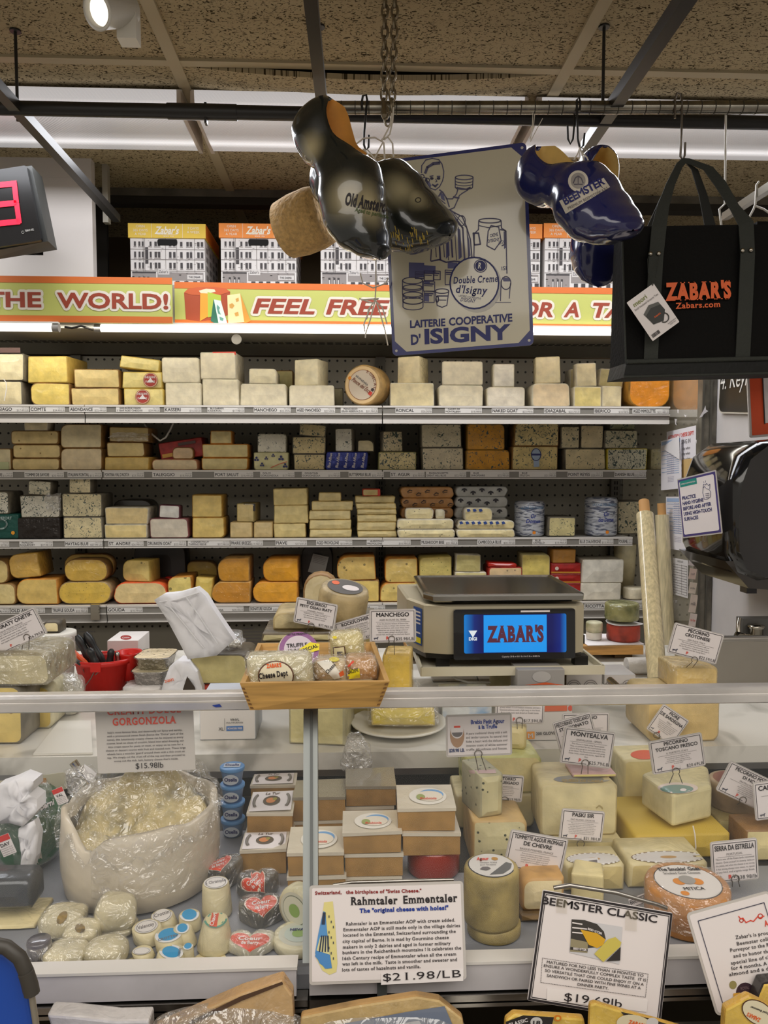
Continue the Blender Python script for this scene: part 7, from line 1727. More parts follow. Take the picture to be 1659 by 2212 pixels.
O=U();S.pn(O,.0006,.004,0,.0006);sc_=O.bd('lit_screen',screen_mat(),t)
O=U();S.rc(O,.190,.02,.806,.98,.0016);O.bd('bright_panel',G((10,10,10),.1,emit=(30,150,236),es=.95),sc_)
C_=C(S.uv(.190,.98,.0016),S.uv(.806,.98,.0016),S.uv(.190,.02,.0016))
O=U();C_.tu(O,"ZABAR'S",.5,.30,.39,.90,w=.055,slab=.085,e=.0012);O.bd('store_lettering',G((20,8,10),.1,emit=(92,44,62),es=.8),sc_)
O=U();O.poly([S.uv(.085+.042*x,.50+.09*y,.0018)for x,y in((-1,1),(0,-1),(1,1))]);S.tu(O,'DIGI',.085,.34,.075,.085,w=.04,e=.0018);O.bd('maker_mark',G((30,30,30),.1,emit=(230,236,240),es=.9),sc_)
O=U();F.tu(O,'Capacity 30 lb x 0.01 lb / 6-15 lb x 0.005 lb',.55,.045,.03,.34,e=.0015);O.bd('rating_lettering',CARD,t)
O=U();F.rc(O,.55,.935,.79,.97,.0012);O.bd('white_tape',CARD,t)
L_=C(V((x0+.0,Ys+.045,zt-.01)),V((x0+.012,Ys+.018,zt-.01)),V((x0+.0,Ys+.045,z0+.02)));
q0,q1=V((x0+.0005-.006,Ys+.060,0)),V((x0+.010,Ys+.022,0));dn=(q1-q0).normalized();nn=V((-abs(dn.y),-abs(dn.x),0))*.002
O=U();F2=C(q0+nn+V((0,0,zt-.012)),q1+nn+V((0,0,zt-.012)),q0+nn+V((0,0,z0+.014)));F2.rc(O,0,0,1,1,.0);O.bd('side_label',G((40,80,150),.4),t)
O=U()
for i,y in en((.86,.76,.66,.56,.30)):F2.rc(O,.1,y,.85,y+.045,.0006)
O.bd('side_label_print',CARD,t)
O=U();F2.rc(O,.1,.05,.5,.2,.0006);F2.rc(O,.5,.05,.9,.2,.0007);O.bd('side_label_mark',YELLOWTAG,t)
pz=E(1100,1296,Ys-.01).z;pz1=E(1100,1284,Ys-.01).z
pa,pb=E(918,1290,Ys-.015).x,E(1265,1290,Ys-.015).x
P0=[(pa+.018,Ys-.015),(pb-.006,Ys-.015),(pb,Ys+.0),(pb,Ys+dpt-.02),(pa,Ys+dpt-.02),(pa,Ys+.02)]
def ploop(ins,z):
 cx_,cy_=(pa+pb)/2,Ys+dpt/2;return[V((cx_+(x-cx_)*(1-ins),cy_+(y-cy_)*(1-ins),z))for x,y in P0]
O=U();Ls=[ploop(.03,pz-.004),ploop(0,pz),ploop(-.004,pz1-.003),ploop(.0,pz1),ploop(.03,pz1+.0015),ploop(.08,pz1-.001)];n=6;O.v=[p for l in Ls for p in l]
for i in rg(len(Ls)-1):
 for k in rg(n):O.f.append([i*n+k,i*n+(k+1)%n,(i+1)*n+(k+1)%n,(i+1)*n+k]);O.m.append(0);O.s.append(False)
O.f+=[list(reversed(rg(n))),[5*n+k for k in rg(n)]];O.m+=[0,0];O.s+=[False,False];O.bd('platter',G((176,174,168),.16,metal=1),t)
O=U();
for q in rg(2):
 xx=pa+.06+q*.2;O.box((xx,Ys+.06,zt),(xx+.03,Ys+.2,pz-.004))
O.bd('platter_support',BLACKP,t)
O=U().tb([E(962,1452,Ys+.02),E(985,1466,Ys+.02),E(1010,1474,Ys+.02),(E(1058,1474,Ys+.07))],.0028,8);tag(O.bd('power_cable',WHITEP,loc=E(962,1452,Ys+.02)),'white cable drooping under the scale tray','cable',GM)
def cn(lb,x0,x1,y0,y1,Y,zb,dep,m1,m2,yaw=0,name='carton',cat='box'):
 return put(lb,x0,x1,y0,y1,Y,m1,m2,zb=zb,dep=dep,rad=(1,1,1,1),yaw=yaw,name=name,cat=cat,jit=.003,bev=.001,belly=0)
WOOD=G((176,130,68),.6,var=.3,vs=6,stretch=(1,12,12));DWOOD=G((104,80,44),.6,var=.35,vs=6,stretch=(1,10,10))
a,b=E(880,1398,2.12),E(1390,1398,2.12);zr=(a.z+b.z)/2
t=th_('wooden_riser',((a.x+b.x)/2,2.2,MZ),'long wooden riser board behind the scale, carrying the red and green rounds','riser',GM)
U().box((a.x,2.12,zr-.024),(b.x,2.28,zr)).bd('board',WOOD,t)
for q in(a.x+.01,(a.x+b.x)/2+.12,b.x-.07):U().box((q,2.15,MZ),(q+.05,2.26,zr-.024)).bd('leg',DWOOD,t)
for i,l in en(('lowest','upper')):cn('brown wooden slat under the riser behind the scale, %s one'%l,905,1068,1500-34*(i+1),1500-34*i,2.06,MZ+i*.041+.0005,.05,DWOOD,DWOOD,name='timber_strip',cat='timber strip')
def round_(lb,x0,x1,y0,y1,Yc,zb,mat,n=32,top_=.95):
 a,b=E(x0,y1,Yc),E(x1,y1,Yc);r_=(b.x-a.x)/2;h=E(x0,y0,Yc-r_).z-zb;c=V(((a.x+b.x)/2,Yc,zb+.0005))
 O=U().la([(r_*.96,0),(r_,.006),(r_,h*.85),(r_*top_,h*.97),(r_*.85,h),(.001,h)],c,n)
 return tag(O.bd('round_cheese',mat,loc=c),lb,'cheese','rounds on the wooden riser'),zb+h,c,r_
pp=U();p0,p1=E(1266,1396,2.14),E(1386,1396,2.14)
pp.hexa([(p0.x,2.125,zr+.0006),(p1.x,2.13,zr+.0006),(p1.x,2.27,zr+.0006),(p0.x,2.27,zr+.0006)],[(p0.x,2.125,zr+.002),(p1.x+.004,2.13,zr+.003),(p1.x,2.27,zr+.002),(p0.x,2.27,zr+.002)])
tag(pp.bd('paper_liner',PAPER,loc=(p0.x,2.2,zr)),'white paper liner under the rounds on the wooden riser','paper',GM)
o,z,c,r_=round_('red-rinded round on the wooden riser',1311,1380,1355,1398,2.19,zr+.003,rn((176,62,40)))
lp=U().la([(r_*1.12,.004),(r_*.9,.0),(.001,.001)],(c.x,c.y,z+.001),18,amp=.008,seed=3);tag(lp.bd('paper_liner',PAPER,loc=(c.x,c.y,z)),'white paper between the red and the green rounds','paper',GM)
o,z2,c,r_=round_('herb-green round in film on the red-rinded one',1307,1378,1308,1354,2.19,z+.0135,P((150,146,90),'mould',.9,(92,96,50),.5))
o,z,c,r_=round_('small white round beside the red-rinded one, lower of two',1266,1299,1368,1396,2.20,zr+.003,P((232,226,212),wr=.4));round_('small mould-flecked round on the white one beside the scale',1266,1301,1347,1367,2.20,z,P((214,208,176),'mould',.4,(150,150,110),.55))
GC=G((160,156,152),.5);OC=G((216,96,52),.5);GCL=G((176,172,168),.5)
Yk=ym(1600,1170)
c1=cn('grey and orange glove carton on the marble beneath the scale tray',1128,1236,1520,1600,Yk,MZ,.13,G((206,200,196),.5),GC,name='glove_carton')
pl(c1,((1138,1581),(1155,1580),(1155,1596),(1138,1597)),(226,150,60),'orange_square');pt(c1,[('M',(1141,1594),(1152,1593),9,.03,0)],CARD,'size_letter',.003);pt(c1,[('200 GLOVES',(1158,1588),(1204,1586),6,.02,0)],INK);pl(c1,((1130,1524),(1225,1522),(1225,1536),(1130,1538)),(206,100,66),'orange_band')
pd(c1,(1232,1530),5,6,(206,80,60),'round_mark')
c2=cn('grey carton with orange corner stripe standing higher behind the rail',1117,1219,1447,1520,Yk+.14,MZ,.07,GC,GCL,name='glove_carton')
pl(c2,((1117,1482),(1180,1474),(1219,1480),(1119,1496)),(222,102,58),'orange_stripe',.0016)
pd(c2,(1170,1462),20,12,(186,182,178),'drawn_glove');pt(c2,[('GLOVES',(1196,1490),(1214,1489),4,.02,0)],RED)
CP=P((206,200,196),'print',0,(150,140,140),.30)
for i,(x0,x1,y0,l)in en(((1222,1300,1452,'white carton printed with grey circles beside the glove carton'),(1304,1372,1458,'white carton printed with grey circles next to the steel tube'))):
 o=cn(l,x0,x1,y0,1530,1.84+.05*i,MZ,.10,G((204,198,194),.5),DWOOD if i==0 else GCL,name='printed_carton')
 for q in rg(2):
  xx=x0+18+q*36
  if xx<x1-12:
   pq(o,[(xx+15*J.cos(k*.45),1484+15*J.sin(k*.45))for k in rg(15)],1.2,INK2,'printed_ring');pq(o,[(xx+10*J.cos(k*.45),1480+6*J.sin(k*.45))for k in rg(15)],1.2,INK2,'printed_ring');pl(o,((xx-12,1488),(xx+12,1487),(xx+12,1494),(xx-12,1495)),(196,76,60),'red_label',.003)
for i,(x0,x1,l)in en(((955,1030,'printed paper pack behind the yellow cheese film'),(1034,1062,'small printed pack beside the stand column'))):
 o=cn(l,x0-20*(1-i),x1,1474,1530,1.93,MZ,.06,P((196,186,176),'print',0,(150,90,80),.45),GCL,name='printed_pack',cat='pack')
o=cn('blue and white film-wrapped pack behind the card priced $28.98',955,1062,1500,1575,1.62,MZ,.08,P((206,208,208),'mould',.8,(120,160,200),.58),P((206,210,212),wr=.8),name='wrapped_pack',cat='pack')
a,b=E(1352,1484,1.98),E(1470,1476,1.98);a.z=b.z=MZ+.0225;MBt=U().tb([a,b],.0215,24);tag(MBt.bd('paper_roll',G((206,200,192),.85,bump=.5,bs=60),loc=a),'roll of white paper towel lying behind the rail','paper roll',GM).location
O=U().tb([E(1318,1470,1.74),E(1352,1500,1.62),E(1362,1512,1.58)],.0085,16);tag(O.bd('steel_tube',CHROME,loc=E(1318,1470,1.74)),'short shiny steel tube beside the paper roll','tube',GM)
Yq=ym(1603,1470)
q1=put('large buff pecorino wedge behind the diamond-tilted card',1396,1554,1500,1603,Yq,P((222,192,126)),P((206,180,124)),zb=MZ,dep=.12,rad=(16,14,18,24),jit=.01)
q2=put('upper buff wedge with shiny film creases above the rail',1457,1550,1440,1500,Yq+.03,P((226,196,128),wr=.9),P((206,180,124),wr=.8),zb=top(q1),dep=.09,rad=(6,12,3,3),roll=1)
pl(q2,((1536,1478),(1549,1476),(1549,1490),(1538,1492)),(216,120,70),'orange_label')
sg('tilted white card priced $22.59 above the buff wedge',(1458,1346),(1560,1372),(1443,1408),Yq-.005,['PECORINO','CROTONESE'],'SAN FULVI, ITALY',['This nutty sheep has a mixture soft and','nuttiness of fruit that resembles. Looks a','lot like Pecorino Toscano and was made in','Salentino hints for tasting flavors'],'$22.59/LB',wire=((1500,1425),((1482,1442),(1496,1442)),Yq+.02))
O=blob_mb((E(1432,1494,1.66).x,1.66,MZ),.06,.04,.028,2.2,.4,51);tag(O.bd('wrapped_slices',P((226,180,140),'print',.9,(206,80,50),.5),loc=(E(1432,1494,1.66).x,1.66,MZ)),'film-wrapped orange slices in front of the paper roll','pack',GM)
a,b=E(1464,1384,1.82),E(1800,1384,1.82)
t=th_('sink_panel',((a.x+b.x)/2,1.83,MZ),'brushed steel splash panel of the sink behind the tilted card','sink panel',GM)
U().box((a.x,1.82,MZ),(min(b.x,XW-.002),1.835,a.z)).bd('panel',G((168,162,152),.38,metal=.75,var=.06,vs=4),t)
O=U().tb([(a.x,1.8275,a.z),(XW-.012,1.8275,a.z)],.009,10);O.bd('rolled_edge',STEEL,t)
t=th_('faucet',E(1630,1390,2.24),'chrome faucet with lever behind the sink panel','faucet',GM)
p=E(1632,1390,2.24);zf=MZ
U().la([(.020,zf),(.020,p.z+.045),(.024,p.z+.047),(.024,p.z+.055),(.012,p.z+.058)],(p.x,p.y,0),24).bd('body',CHROME,t)
O=U().tb([(p.x,p.y,p.z+.015),E(1608,1376,2.22),E(1594,1372,2.20),E(1588,1388,2.19),E(1588,1394,2.19)],.011,12);O.bd('spout',CHROME,t)
O=U().tb([E(1596,1370,2.22),E(1595,1350,2.23),E(1597,1336,2.24)],.006,10);O.bd('lever',CHROME,t)
O=U().box((p.x-.03,p.y+.02,zf),(p.x+.14,p.y+.06,p.z+.07));O.bd('soap_block',G((96,94,90),.35),t)
# inside the glass case
GD=CUR[0]='things inside the glass case'
def yd(y,x=800):return atz(x,y,DZ).y
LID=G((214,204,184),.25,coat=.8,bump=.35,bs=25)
def kb(lb,x0,x1,y0,y1,Y,dep,zb,lab=None,yaw=0,lidm=None):
 """small kraft cheese box with a filmed lid; front face x0-x1, y0-y1"""
 a,b=E(x0,y1,Y),E(x1,y1,Y);w=b.x-a.x;zt=E((x0+x1)/2,y0,Y).z;c=V(((a.x+b.x)/2,Y+dep/2,zb+.0004));h=zt-zb
 t=th_('cheese_box',c,lb,'box','kraft cheese boxes in the case');t.rotation_euler=(0,0,R(yaw))
 rng=random.Random(ns());j=lambda:rng.uniform(-.0012,.0012)
 lo=[V((c.x+sx*w/2,c.y+sy*dep/2,zb+.0004))for sx,sy in((-1,-1),(1,-1),(1,1),(-1,1))]
 hi=[V((p.x*1+j(),p.y+j(),zt-.002+j()))for p in lo]
 U().hexa(lo,hi).bd('carton',KRAFT,t)
 O=U();e=.0012;O.hexa([p+V((J.copysign(e,p.x-c.x),J.copysign(e,p.y-c.y),-.004))for p in hi],[p+V((J.copysign(e,p.x-c.x),J.copysign(e,p.y-c.y),.0012))for p in hi]);O.bd('film_lid',lidm or LID,t)
 if lab:
  T=C(hi[3]+V((0,0,.0022)),hi[2]+V((0,0,.0022)),hi[0]+V((0,0,.0022)))
  def ell(nm,cx,cy,rx,ry,col,e):
   O=U();O.poly([T.uv(cx+rx*J.cos(k*.2618),cy+ry*J.sin(k*.2618),e)for k in rg(24)]);O.bd(nm,G(col,.45),t)
  if lab=='tur':
   O=U();T.rc(O,.03,.03,.97,.97,.0002);O.bd('white_label',CARD,t)
   for sgn in(-1,1):
    O=U();I=[T.uv(.5+sgn*(.30+.08*J.cos(R(q))*sgn*sgn)*1.0+sgn*.02,.5+.30*J.sin(R(q)),.0008)for q in rg(-70,71,14)];O.tb(I,.0026,6);O.bd('label_wreath',G((130,124,116),.5),t)
   ell('label_medallion',.5,.5,.2,.24,(84,70,48),.0008);ell('label_fruit',.48,.50,.11,.13,(206,130,70),.0012);ell('label_leaf',.57,.56,.05,.07,(150,140,50),.0014)
   O=U();T.tu(O,'La Tur',.5,.80,.11,.34,w=.02,shear=.2,e=.001);O.bd('label_lettering',G((90,70,50),.5),t)
  else:
   ell('label_oval',.55,.48,.34,.36,(226,220,206),.0004);ell('label_blue',.62,.54,.22,.22,(110,160,206),.0008);ell('label_pale',.58,.46,.24,.22,(226,216,196),.0012);ell('label_green',.42,.42,.08,.12,(150,160,90),.0014)
   O=U();T.tu(O,'Robiola',.55,.30,.09,.3,w=.01,shear=.2,e=.002);O.bd('label_lettering',RED,t)
 return t,zt
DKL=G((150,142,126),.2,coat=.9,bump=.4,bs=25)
_,z=kb('lowest kraft box behind the black heart cheeses, with a dark wreath label',519,618,1833,1888,yd(1888,570),.055,DZ,'tur')
_,z1=kb('kraft box hidden under the white-labelled one by the blue tubs',528,632,1808,1850,yd(1850,570)-.0,.10,DZ)
_,z=kb('kraft box with a white wreath label on its lid, by the blue tubs',534,631,1755,1806,yd(1850,570)+.012,.085,z1,'tur')
_,zq=kb('kraft box at the back under the filmed one, by the blue tubs',546,634,1732,1790,1.405,.055,DZ)
kb('kraft box with wreath label at the back, highest by the blue tubs',543,638,1694,1731,1.405,.05,zq,'tur')
Yc_=yd(1924,680)
_,z=kb('lowest kraft box just behind the glass post',622,746,1891,1924,Yc_,.09,DZ)
_,z=kb('kraft box with a blue oval label just behind the glass post',623,743,1840,1890,Yc_,.085,z,'rob')
Yc_=1.315
_,z=kb('lowest kraft box of the rear pile behind the glass post',629,744,1798,1830,Yc_,.08,DZ);_,z=kb('middle kraft box of the rear pile behind the glass post',629,743,1773,1797,Yc_,.08,z)
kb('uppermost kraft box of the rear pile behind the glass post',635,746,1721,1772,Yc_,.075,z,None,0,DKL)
Yc_=yd(1914,805)
_,z=kb('lowest kraft box behind the Swiss cheese notice',743,868,1893,1914,Yc_,.085,DZ);_,z=kb('second kraft box up behind the Swiss cheese notice',746,870,1843,1892,Yc_,.085,z)
kb('topmost kraft box of the front pile behind the Swiss notice, with oval label',742,865,1797,1842,Yc_,.075,z,'rob',1)
_,z=kb('lowest kraft box of the rear pile above the Swiss cheese notice',746,850,1757,1822,1.33,.08,DZ);_,z=kb('thin kraft box of the rear pile above the Swiss cheese notice',746,849,1741,1756,1.33,.08,z)
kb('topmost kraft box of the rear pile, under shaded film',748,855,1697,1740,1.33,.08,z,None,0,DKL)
def dc(lb,x0,x1,y0,y1,Yc,zb,mat,name='round_cheese',prof=None,n=36,seed=None,amp=0):
 """round standing cheese: y0 = front top edge, zb = base height"""
 a,b=E(x0,y1,Yc),E(x1,y1,Yc);r_=(b.x-a.x)/2;h=E((x0+x1)/2,y0,Yc-r_*.95).z-zb;c=V(((a.x+b.x)/2,Yc,zb+.0005))
 pr=[(p*r_,q*h)for p,q in(prof or[(.95,0),(1,.07),(1,.86),(.96,.97),(.88,1),(.001,1)])]
 O=U().la(pr,c,n,seed=seed,amp=amp)
 t=th_(name,c,lb,'cheese',CUR[0]);O.bd('cheese',mat,t);return t,zb+h,c,r_
t,z,c,r_=dc('red-waxed round under the kraft boxes',880,992,1846,1906,yd(1906,936)+.04,DZ,G((150,44,26),.3,coat=.8,bump=.2,bs=20))
_,z=kb('kraft box resting on the red-waxed round',871,994,1797,1843,c.y-r_+.0,.085,z)
kb('kraft box with a blue oval label above the red-waxed round',862,984,1744,1790,c.y-r_+.004,.085,z,'rob',-2)
a=E(504,1835,1.345);zz=DZ
for i,l in en(('lowest','second up','third up','topmost')):
 rr=.0195;h=.030
 t=th_('soft_cheese_tub',(a.x,1.345,zz),'blue and white soft cheese tub, %s of the stack by the kraft boxes'%l,'tub','blue soft cheese tubs')
 cc=V((a.x,1.345,zz+.0004))
 U().la([(rr*.82,0),(rr,h*.8),(rr,h*.82)],cc,24).bd('cup',G((110,140,180),.35),t)
 U().la([(rr*1.08,h*.8),(rr*1.1,h*.84),(rr*1.1,h*.97),(rr*1.05,h),(.001,h)],cc,24).bd('lid',G((96,150,206),.35),t)
 fy=1.345-rr*.93;F=C(V((a.x-rr*.7,fy,zz+h*.72)),V((a.x+rr*.7,fy,zz+h*.72)),V((a.x-rr*.7,fy,zz+h*.12)))
 O=U();O.poly([F.uv(.5+.5*J.cos(k*.3927),.5+.5*J.sin(k*.3927),.0012)for k in rg(16)]);O.bd('oval_label',G((196,204,214),.4),t)
 O=U();F.tu(O,'Osella',.5,.38,.34,.8,w=.03,e=.002);O.bd('label_lettering',NAVY,t)
 T=C(cc+V((-rr*.8,rr*.7,h+.0008)),cc+V((rr*.8,rr*.7,h+.0008)),cc+V((-rr*.8,-rr*.7,h+.0008)));O=U();T.rc(O,.05,.2,.95,.8,.0002);O.bd('lid_label',G((196,204,214),.4),t)
 O=U();T.tu(O,'Osella',.5,.38,.3,.8,w=.03,e=.0008);O.bd('lid_lettering',NAVY,t)
 zz+=h+.0008
Yf=yd(1986,300);a,b=E(132,1900,Yf+.10),E(470,1900,Yf+.10);r_=(b.x-a.x)/2;c=V(((a.x+b.x)/2,Yf+r_*.98,DZ+.0005))
t=th_('gorgonzola_drum',c,'big paper-wrapped drum of creamy blue cheese, scooped open at the top','cheese',GD)
n=60;O=U();rings=[];rng=random.Random(7)
def rimz(th):
 f=-J.sin(th);base=.116+(.008 if f<-.2 else .0)
 return base+.010*noise.noise(V((J.cos(th)*2,J.sin(th)*2,3)))-.030*J.exp(-((th-R(242))/.22)**2)+.012*J.exp(-((th-R(200))/.3)**2)
lev=[(0,.90),(.04,.96),(.3,1.0),(.6,1.0),(.85,.985),(1,.97)]
for q,k in lev:rings.append([c+V((r_*k*J.cos(2*J.pi*i/n)*(1+.012*noise.noise(V((i*.5,q*3,1)))),r_*k*J.sin(2*J.pi*i/n)*(1+.012*noise.noise(V((i*.5,q*3,1)))),q*rimz(2*J.pi*i/n)))for i in rg(n)])
for k,dz in((.90,.002),(.87,-.02)):rings.append([c+V((r_*k*J.cos(2*J.pi*i/n),r_*k*J.sin(2*J.pi*i/n),rimz(2*J.pi*i/n)+dz))for i in rg(n)])
O.v=[p for r in rings for p in r]
for i in rg(len(rings)-1):
 for k in rg(n):O.f.append([i*n+k,i*n+(k+1)%n,(i+1)*n+(k+1)%n,(i+1)*n+k]);O.m.append(0);O.s.append(True)
O.f.append(list(reversed(rg(n))));O.m.append(0);O.s.append(False);O.bd('paper_wrap',G((214,202,180),.55,coat=.45,var=.06,vs=9,bump=.6,bs=14),t)
GZ=P((216,196,136),'mould',.55,(92,92,70),.62)
O=U();m=14;vs=[c+V((0,0,.128))]
for i in rg(1,m+1):
 for k in rg(n):
  q=i/m;th=2*J.pi*k/n;p=V((r_*.88*q*J.cos(th),r_*.88*q*J.sin(th),0))
  z=.082+.080*max(0,J.sin(th)*q*.9+.40)*(1-q**6)+.030*noise.noise(p*22)+.018*noise.noise(p*48);z=min(z,rimz(th)+.03)if q>.93 else z
  vs.append(c+V((p.x,p.y,z)))
O.add(vs,[(0,1+k,1+(k+1)%n)for k in rg(n)]+[(1+(i-1)*n+k,1+i*n+k,1+i*n+(k+1)%n,1+(i-1)*n+(k+1)%n)for i in rg(1,m)for k in rg(n)],0,True);O.bd('scooped_cheese',GZ,t)
O=U();vs=[];n1=26
for i in rg(n1):
 for j in rg(n1):
  u,v=i/(n1-1)*2-1,j/(n1-1)*2-1;x,y=u*J.sqrt(1-v*v/2),v*J.sqrt(1-u*u/2);q=V((x,y,0))
  z=.172-.062*(x*x+y*y)+.030*y+.028*noise.noise(q*3.2)+.016*noise.noise(q*7)+rng.uniform(-.004,.004)
  vs.append(c+V((x*r_*1.06,y*r_*1.02,z)))
O.add(vs,[(i*n1+j,(i+1)*n1+j,(i+1)*n1+j+1,i*n1+j+1)for i in rg(n1-1)for j in rg(n1-1)],0,False);O.bd('film_cover',THIN,t)
O=U();vs=[]
for i in rg(18):
 for j in rg(9):
  th=R(250+i*7);k=1.02+.04*abs(noise.noise(V((i*.7,j*.7,5))));zz=.03+j*.0125;vs.append(c+V((r_*k*J.cos(th),r_*k*J.sin(th),zz)))
O.add(vs,[(i*9+j,(i+1)*9+j,(i+1)*9+j+1,i*9+j+1)for i in rg(17)for j in rg(8)],0,False);O.bd('film_skirt',THIN,t)
O=U().tb([E(158,1646,1.22),E(168,1660,1.22),E(196,1690,1.22)],.0065,16,rr=[.0065,.0062,.0062]);O.tb([E(170,1662,1.22),E(176,1669,1.22)],.0078,16)
tag(O.bd('steel_spoon',CHROME,loc=E(196,1690,1.22)),'shiny steel spoon handle sticking out of the scooped drum','spoon',GD)
O=blob_mb(E(176,1712,1.21),.05,.04,.045,2.2,.5,61);tag(O.bd('film_bunch',CLING,loc=E(176,1712,1.21)),'bunched cling film around the spoon handle','film',GD)
O=U();pp=[E(x,y,1.205)for x,y in((182,1652),(196,1662),(208,1672),(200,1690),(186,1684),(178,1668))];O.plate(pp[::-1],V((0,-1,0)),.002);tag(O.bd('paper_scrap',PAPER,loc=pp[0]),'white paper scrap behind the spoon handle','paper',GD)
F=C(E(192,1514,1.185),E(404,1506,1.185),E(212,1671,1.185))
t=th_('notice_card',F.uv(.5,0),'large translucent card with red heading and price $15.98lb above the scooped drum','sign','large notices on the glass')
O=U();F.pn(O,.001,.001);O.bd('card',G((206,200,192),.4,coat=.3),t)
O=U();F.tu(O,'CREAMY DOLCE',.5,.80,.085,.75,w=.03,slab=.06);F.tu(O,'GORGONZOLA',.5,.655,.095,.65,w=.03,slab=.06);O.bd('title_lettering',RED,t)
O=U()
for i,s in en(("Italy's most famous blue, and deservedly so! Spicy and earthy,",'with a pronounced sweet finish (hence the "Dolce" part of the','name), this luxuriously creamy cheese can be enjoyed as every','course: broil on slices of crostini, blend into salad dressing, stir','into cream sauce for pasta or meat, or enjoy on its own for a','cheese or dessert course with fruit and toasted nuts. These large',"wheels have a wooden 'guard' around them with a thin crust on",'top. We simply cut the crust off of the top and then proceed to',"scoop out the rich, lush, buttery cheese that's inside.")):
 F.tu(O,s,.5,.545-i*.049,.026,.90,w=.01,slab=.03)
O.bd('body_lettering',G((78,72,74),.6),t)
O=U();F.tu(O,'$15.98lb',.53,.05,.075,.54,w=.0);O.bd('price_lettering',INK,t)
GR=G((36,96,56),.3,coat=.7,var=.35,vs=14,bump=.4,bs=16)
a=E(70,1905,1.26);O=blob_mb((a.x-.01,1.27,DZ),.115,.11,.125,2.6,.12,71,26,18)
t=th_('green_wrapped_cheese',(a.x,1.27,DZ),'large green and white wrapped cheese under crumpled film at the open end of the case','cheese',GD)
O.bd('green_wrap',GR,t);sk=Skin(O)
O=U();sk.quad(O,(52,1786),(80,1780),(98,1900),(44,1870),.0014,0,8);O.bd('white_panel',G((214,206,188),.4,coat=.5),t)
O=U();sk.tx(O,'Berni',(88,1750),(120,1736),12,.03,0,.3,.002);O.bd('white_lettering',CARD,t)
blob_mb((a.x-.01,1.265,DZ),.128,.12,.132,2.4,.3,72,26,16).bd('film_wrap',THIN,t)
o=pp_('paper_bag','crumpled white paper bag lying on the green wrapped cheese',[(-10,1700,0),(20,1690,-.008),(46,1678,.004),(72,1688,-.006),(74,1704,.004),(62,1716,-.008),(80,1726,.004),(80,1752,-.006),(64,1772,.004),(48,1786,-.008),(20,1778,.004),(-10,1780,0)],1.185,.03,'paper bag')
o['group']=GD
o=pp_('paper_bag','drooping white paper strip below the crumpled bag on the green wrapped cheese',[(40,1790,0),(74,1772,-.006),(84,1800,.004),(78,1850,-.004),(60,1905,.0),(44,1880,-.006),(46,1830,.004)],1.19,.012,'paper');o['group']=GD
for(tl,tr,bl,l,hd)in(((116,1706),(138,1697),(126,1740),'white tag with red corner stuck on the green wrapped cheese, higher one','VAL'),((-4,1808),(24,1797),(8,1852),'white tag with red top stuck on the green wrapped cheese, lower one','DAY')):
 F=C(E(*tl,1.178),E(*tr,1.178),E(*bl,1.178));tt_=th_('price_tag',F.uv(.5,0),l,'tag',GD);O=U();F.pn(O,.0008,.001);O.bd('tag_card',CARD,tt_)
 O=U();F.rc(O,0,.72,1,1,.0006);O.bd('red_header',G((206,60,56),.4),tt_)
 O=U();F.tu(O,hd,.5,.48,.16,.7,w=.02)
 for i in rg(4):F.tu(O,'prosciutto 12 oz',.5,.36-i*.1,.06,.85,e=.001)
 O.bd('tag_lettering',INK,tt_)
F=C(E(-20,1690,1.34),E(140,1668,1.34),E(-14,1726,1.34))
t=th_('sign_card',F.uv(.5,0),'tilted card with orange strip behind the green wrapped cheese','sign',GD);O=U();F.pn(O,.001,.003);O.bd('card',G((206,198,176),.4),t)
O=U();F.rc(O,.42,.55,.74,.82,.001);O.bd('orange_strip',G((196,130,50),.5),t);O=U();F.tu(O,'PIAVETTA',.6,.15,.3,.7,w=.03,e=.0012);O.bd('card_lettering',INK,t)
def yfb(y):return yd(y,300)
def lump(lb,x0,x1,y0,y1,col=(224,212,172),p=3.2,seed=0,leaf=None,base=None,depth=None,wr=.9,tag_='goat cheeses at the front of the case',zb=None,amp=.10):
 yb=y1 if base is None else base;Y=yfb(yb);d=depth or(x1-x0)*Y/FPX*.9
 a,b=E(x0,y1,Y+d/2),E(x1,y1,Y+d/2);w=b.x-a.x;z0=DZ if zb is None else zb;h=E((x0+x1)/2,y0,Y+d*.62).z-z0
 O=blob_mb(((a.x+b.x)/2,Y+d/2,z0+.0006),w,d,h/.965,p,amp,seed,22,14)
 t=th_('goat_cheese',((a.x+b.x)/2,Y+d/2,z0),lb,'cheese',tag_);O.bd('cheese',P(col,wr=wr),t);sk=Skin(O)
 mb2=U();rng=random.Random(seed);c=V(((a.x+b.x)/2,Y+d/2,z0+h/2))
 vs=[v+(v-c).normalized()*(.0010+.0024*abs(noise.noise(v*60)))for v in O.v]
 for v in vs:v.z=max(v.z,z0+.0003)
 mb2.v=vs;mb2.f=[list(f)for f in O.f];mb2.m=[0]*len(O.f);mb2.s=[False]*len(O.f);mb2.bd('film_wrap',THIN,t)
 if leaf:
  l=U();sk.disc(l,leaf[:2],leaf[2],leaf[3],.0022,0,leaf[4]);
  if l.f:l.bd('olive_leaf',G((122,100,52),.5,var=.5,vs=120),t)
 return t,sk,z0+h
def lab(t,sk,c,rx,ry,rot,rings,txt=None,e=.003):
 for nm,col,k in rings:
  O=U();sk.disc(O,c,rx*k,ry*k,e,0,rot);e+=.0004
  if O.f:O.bd(nm,G(col,.45),t)
 if txt:
  for(s,p0,p1,h,m_)in txt:
   O=U();sk.tx(O,s,p0,p1,h,.02,.02,.1,e)
   if O.f:O.bd('label_lettering',m_,t)
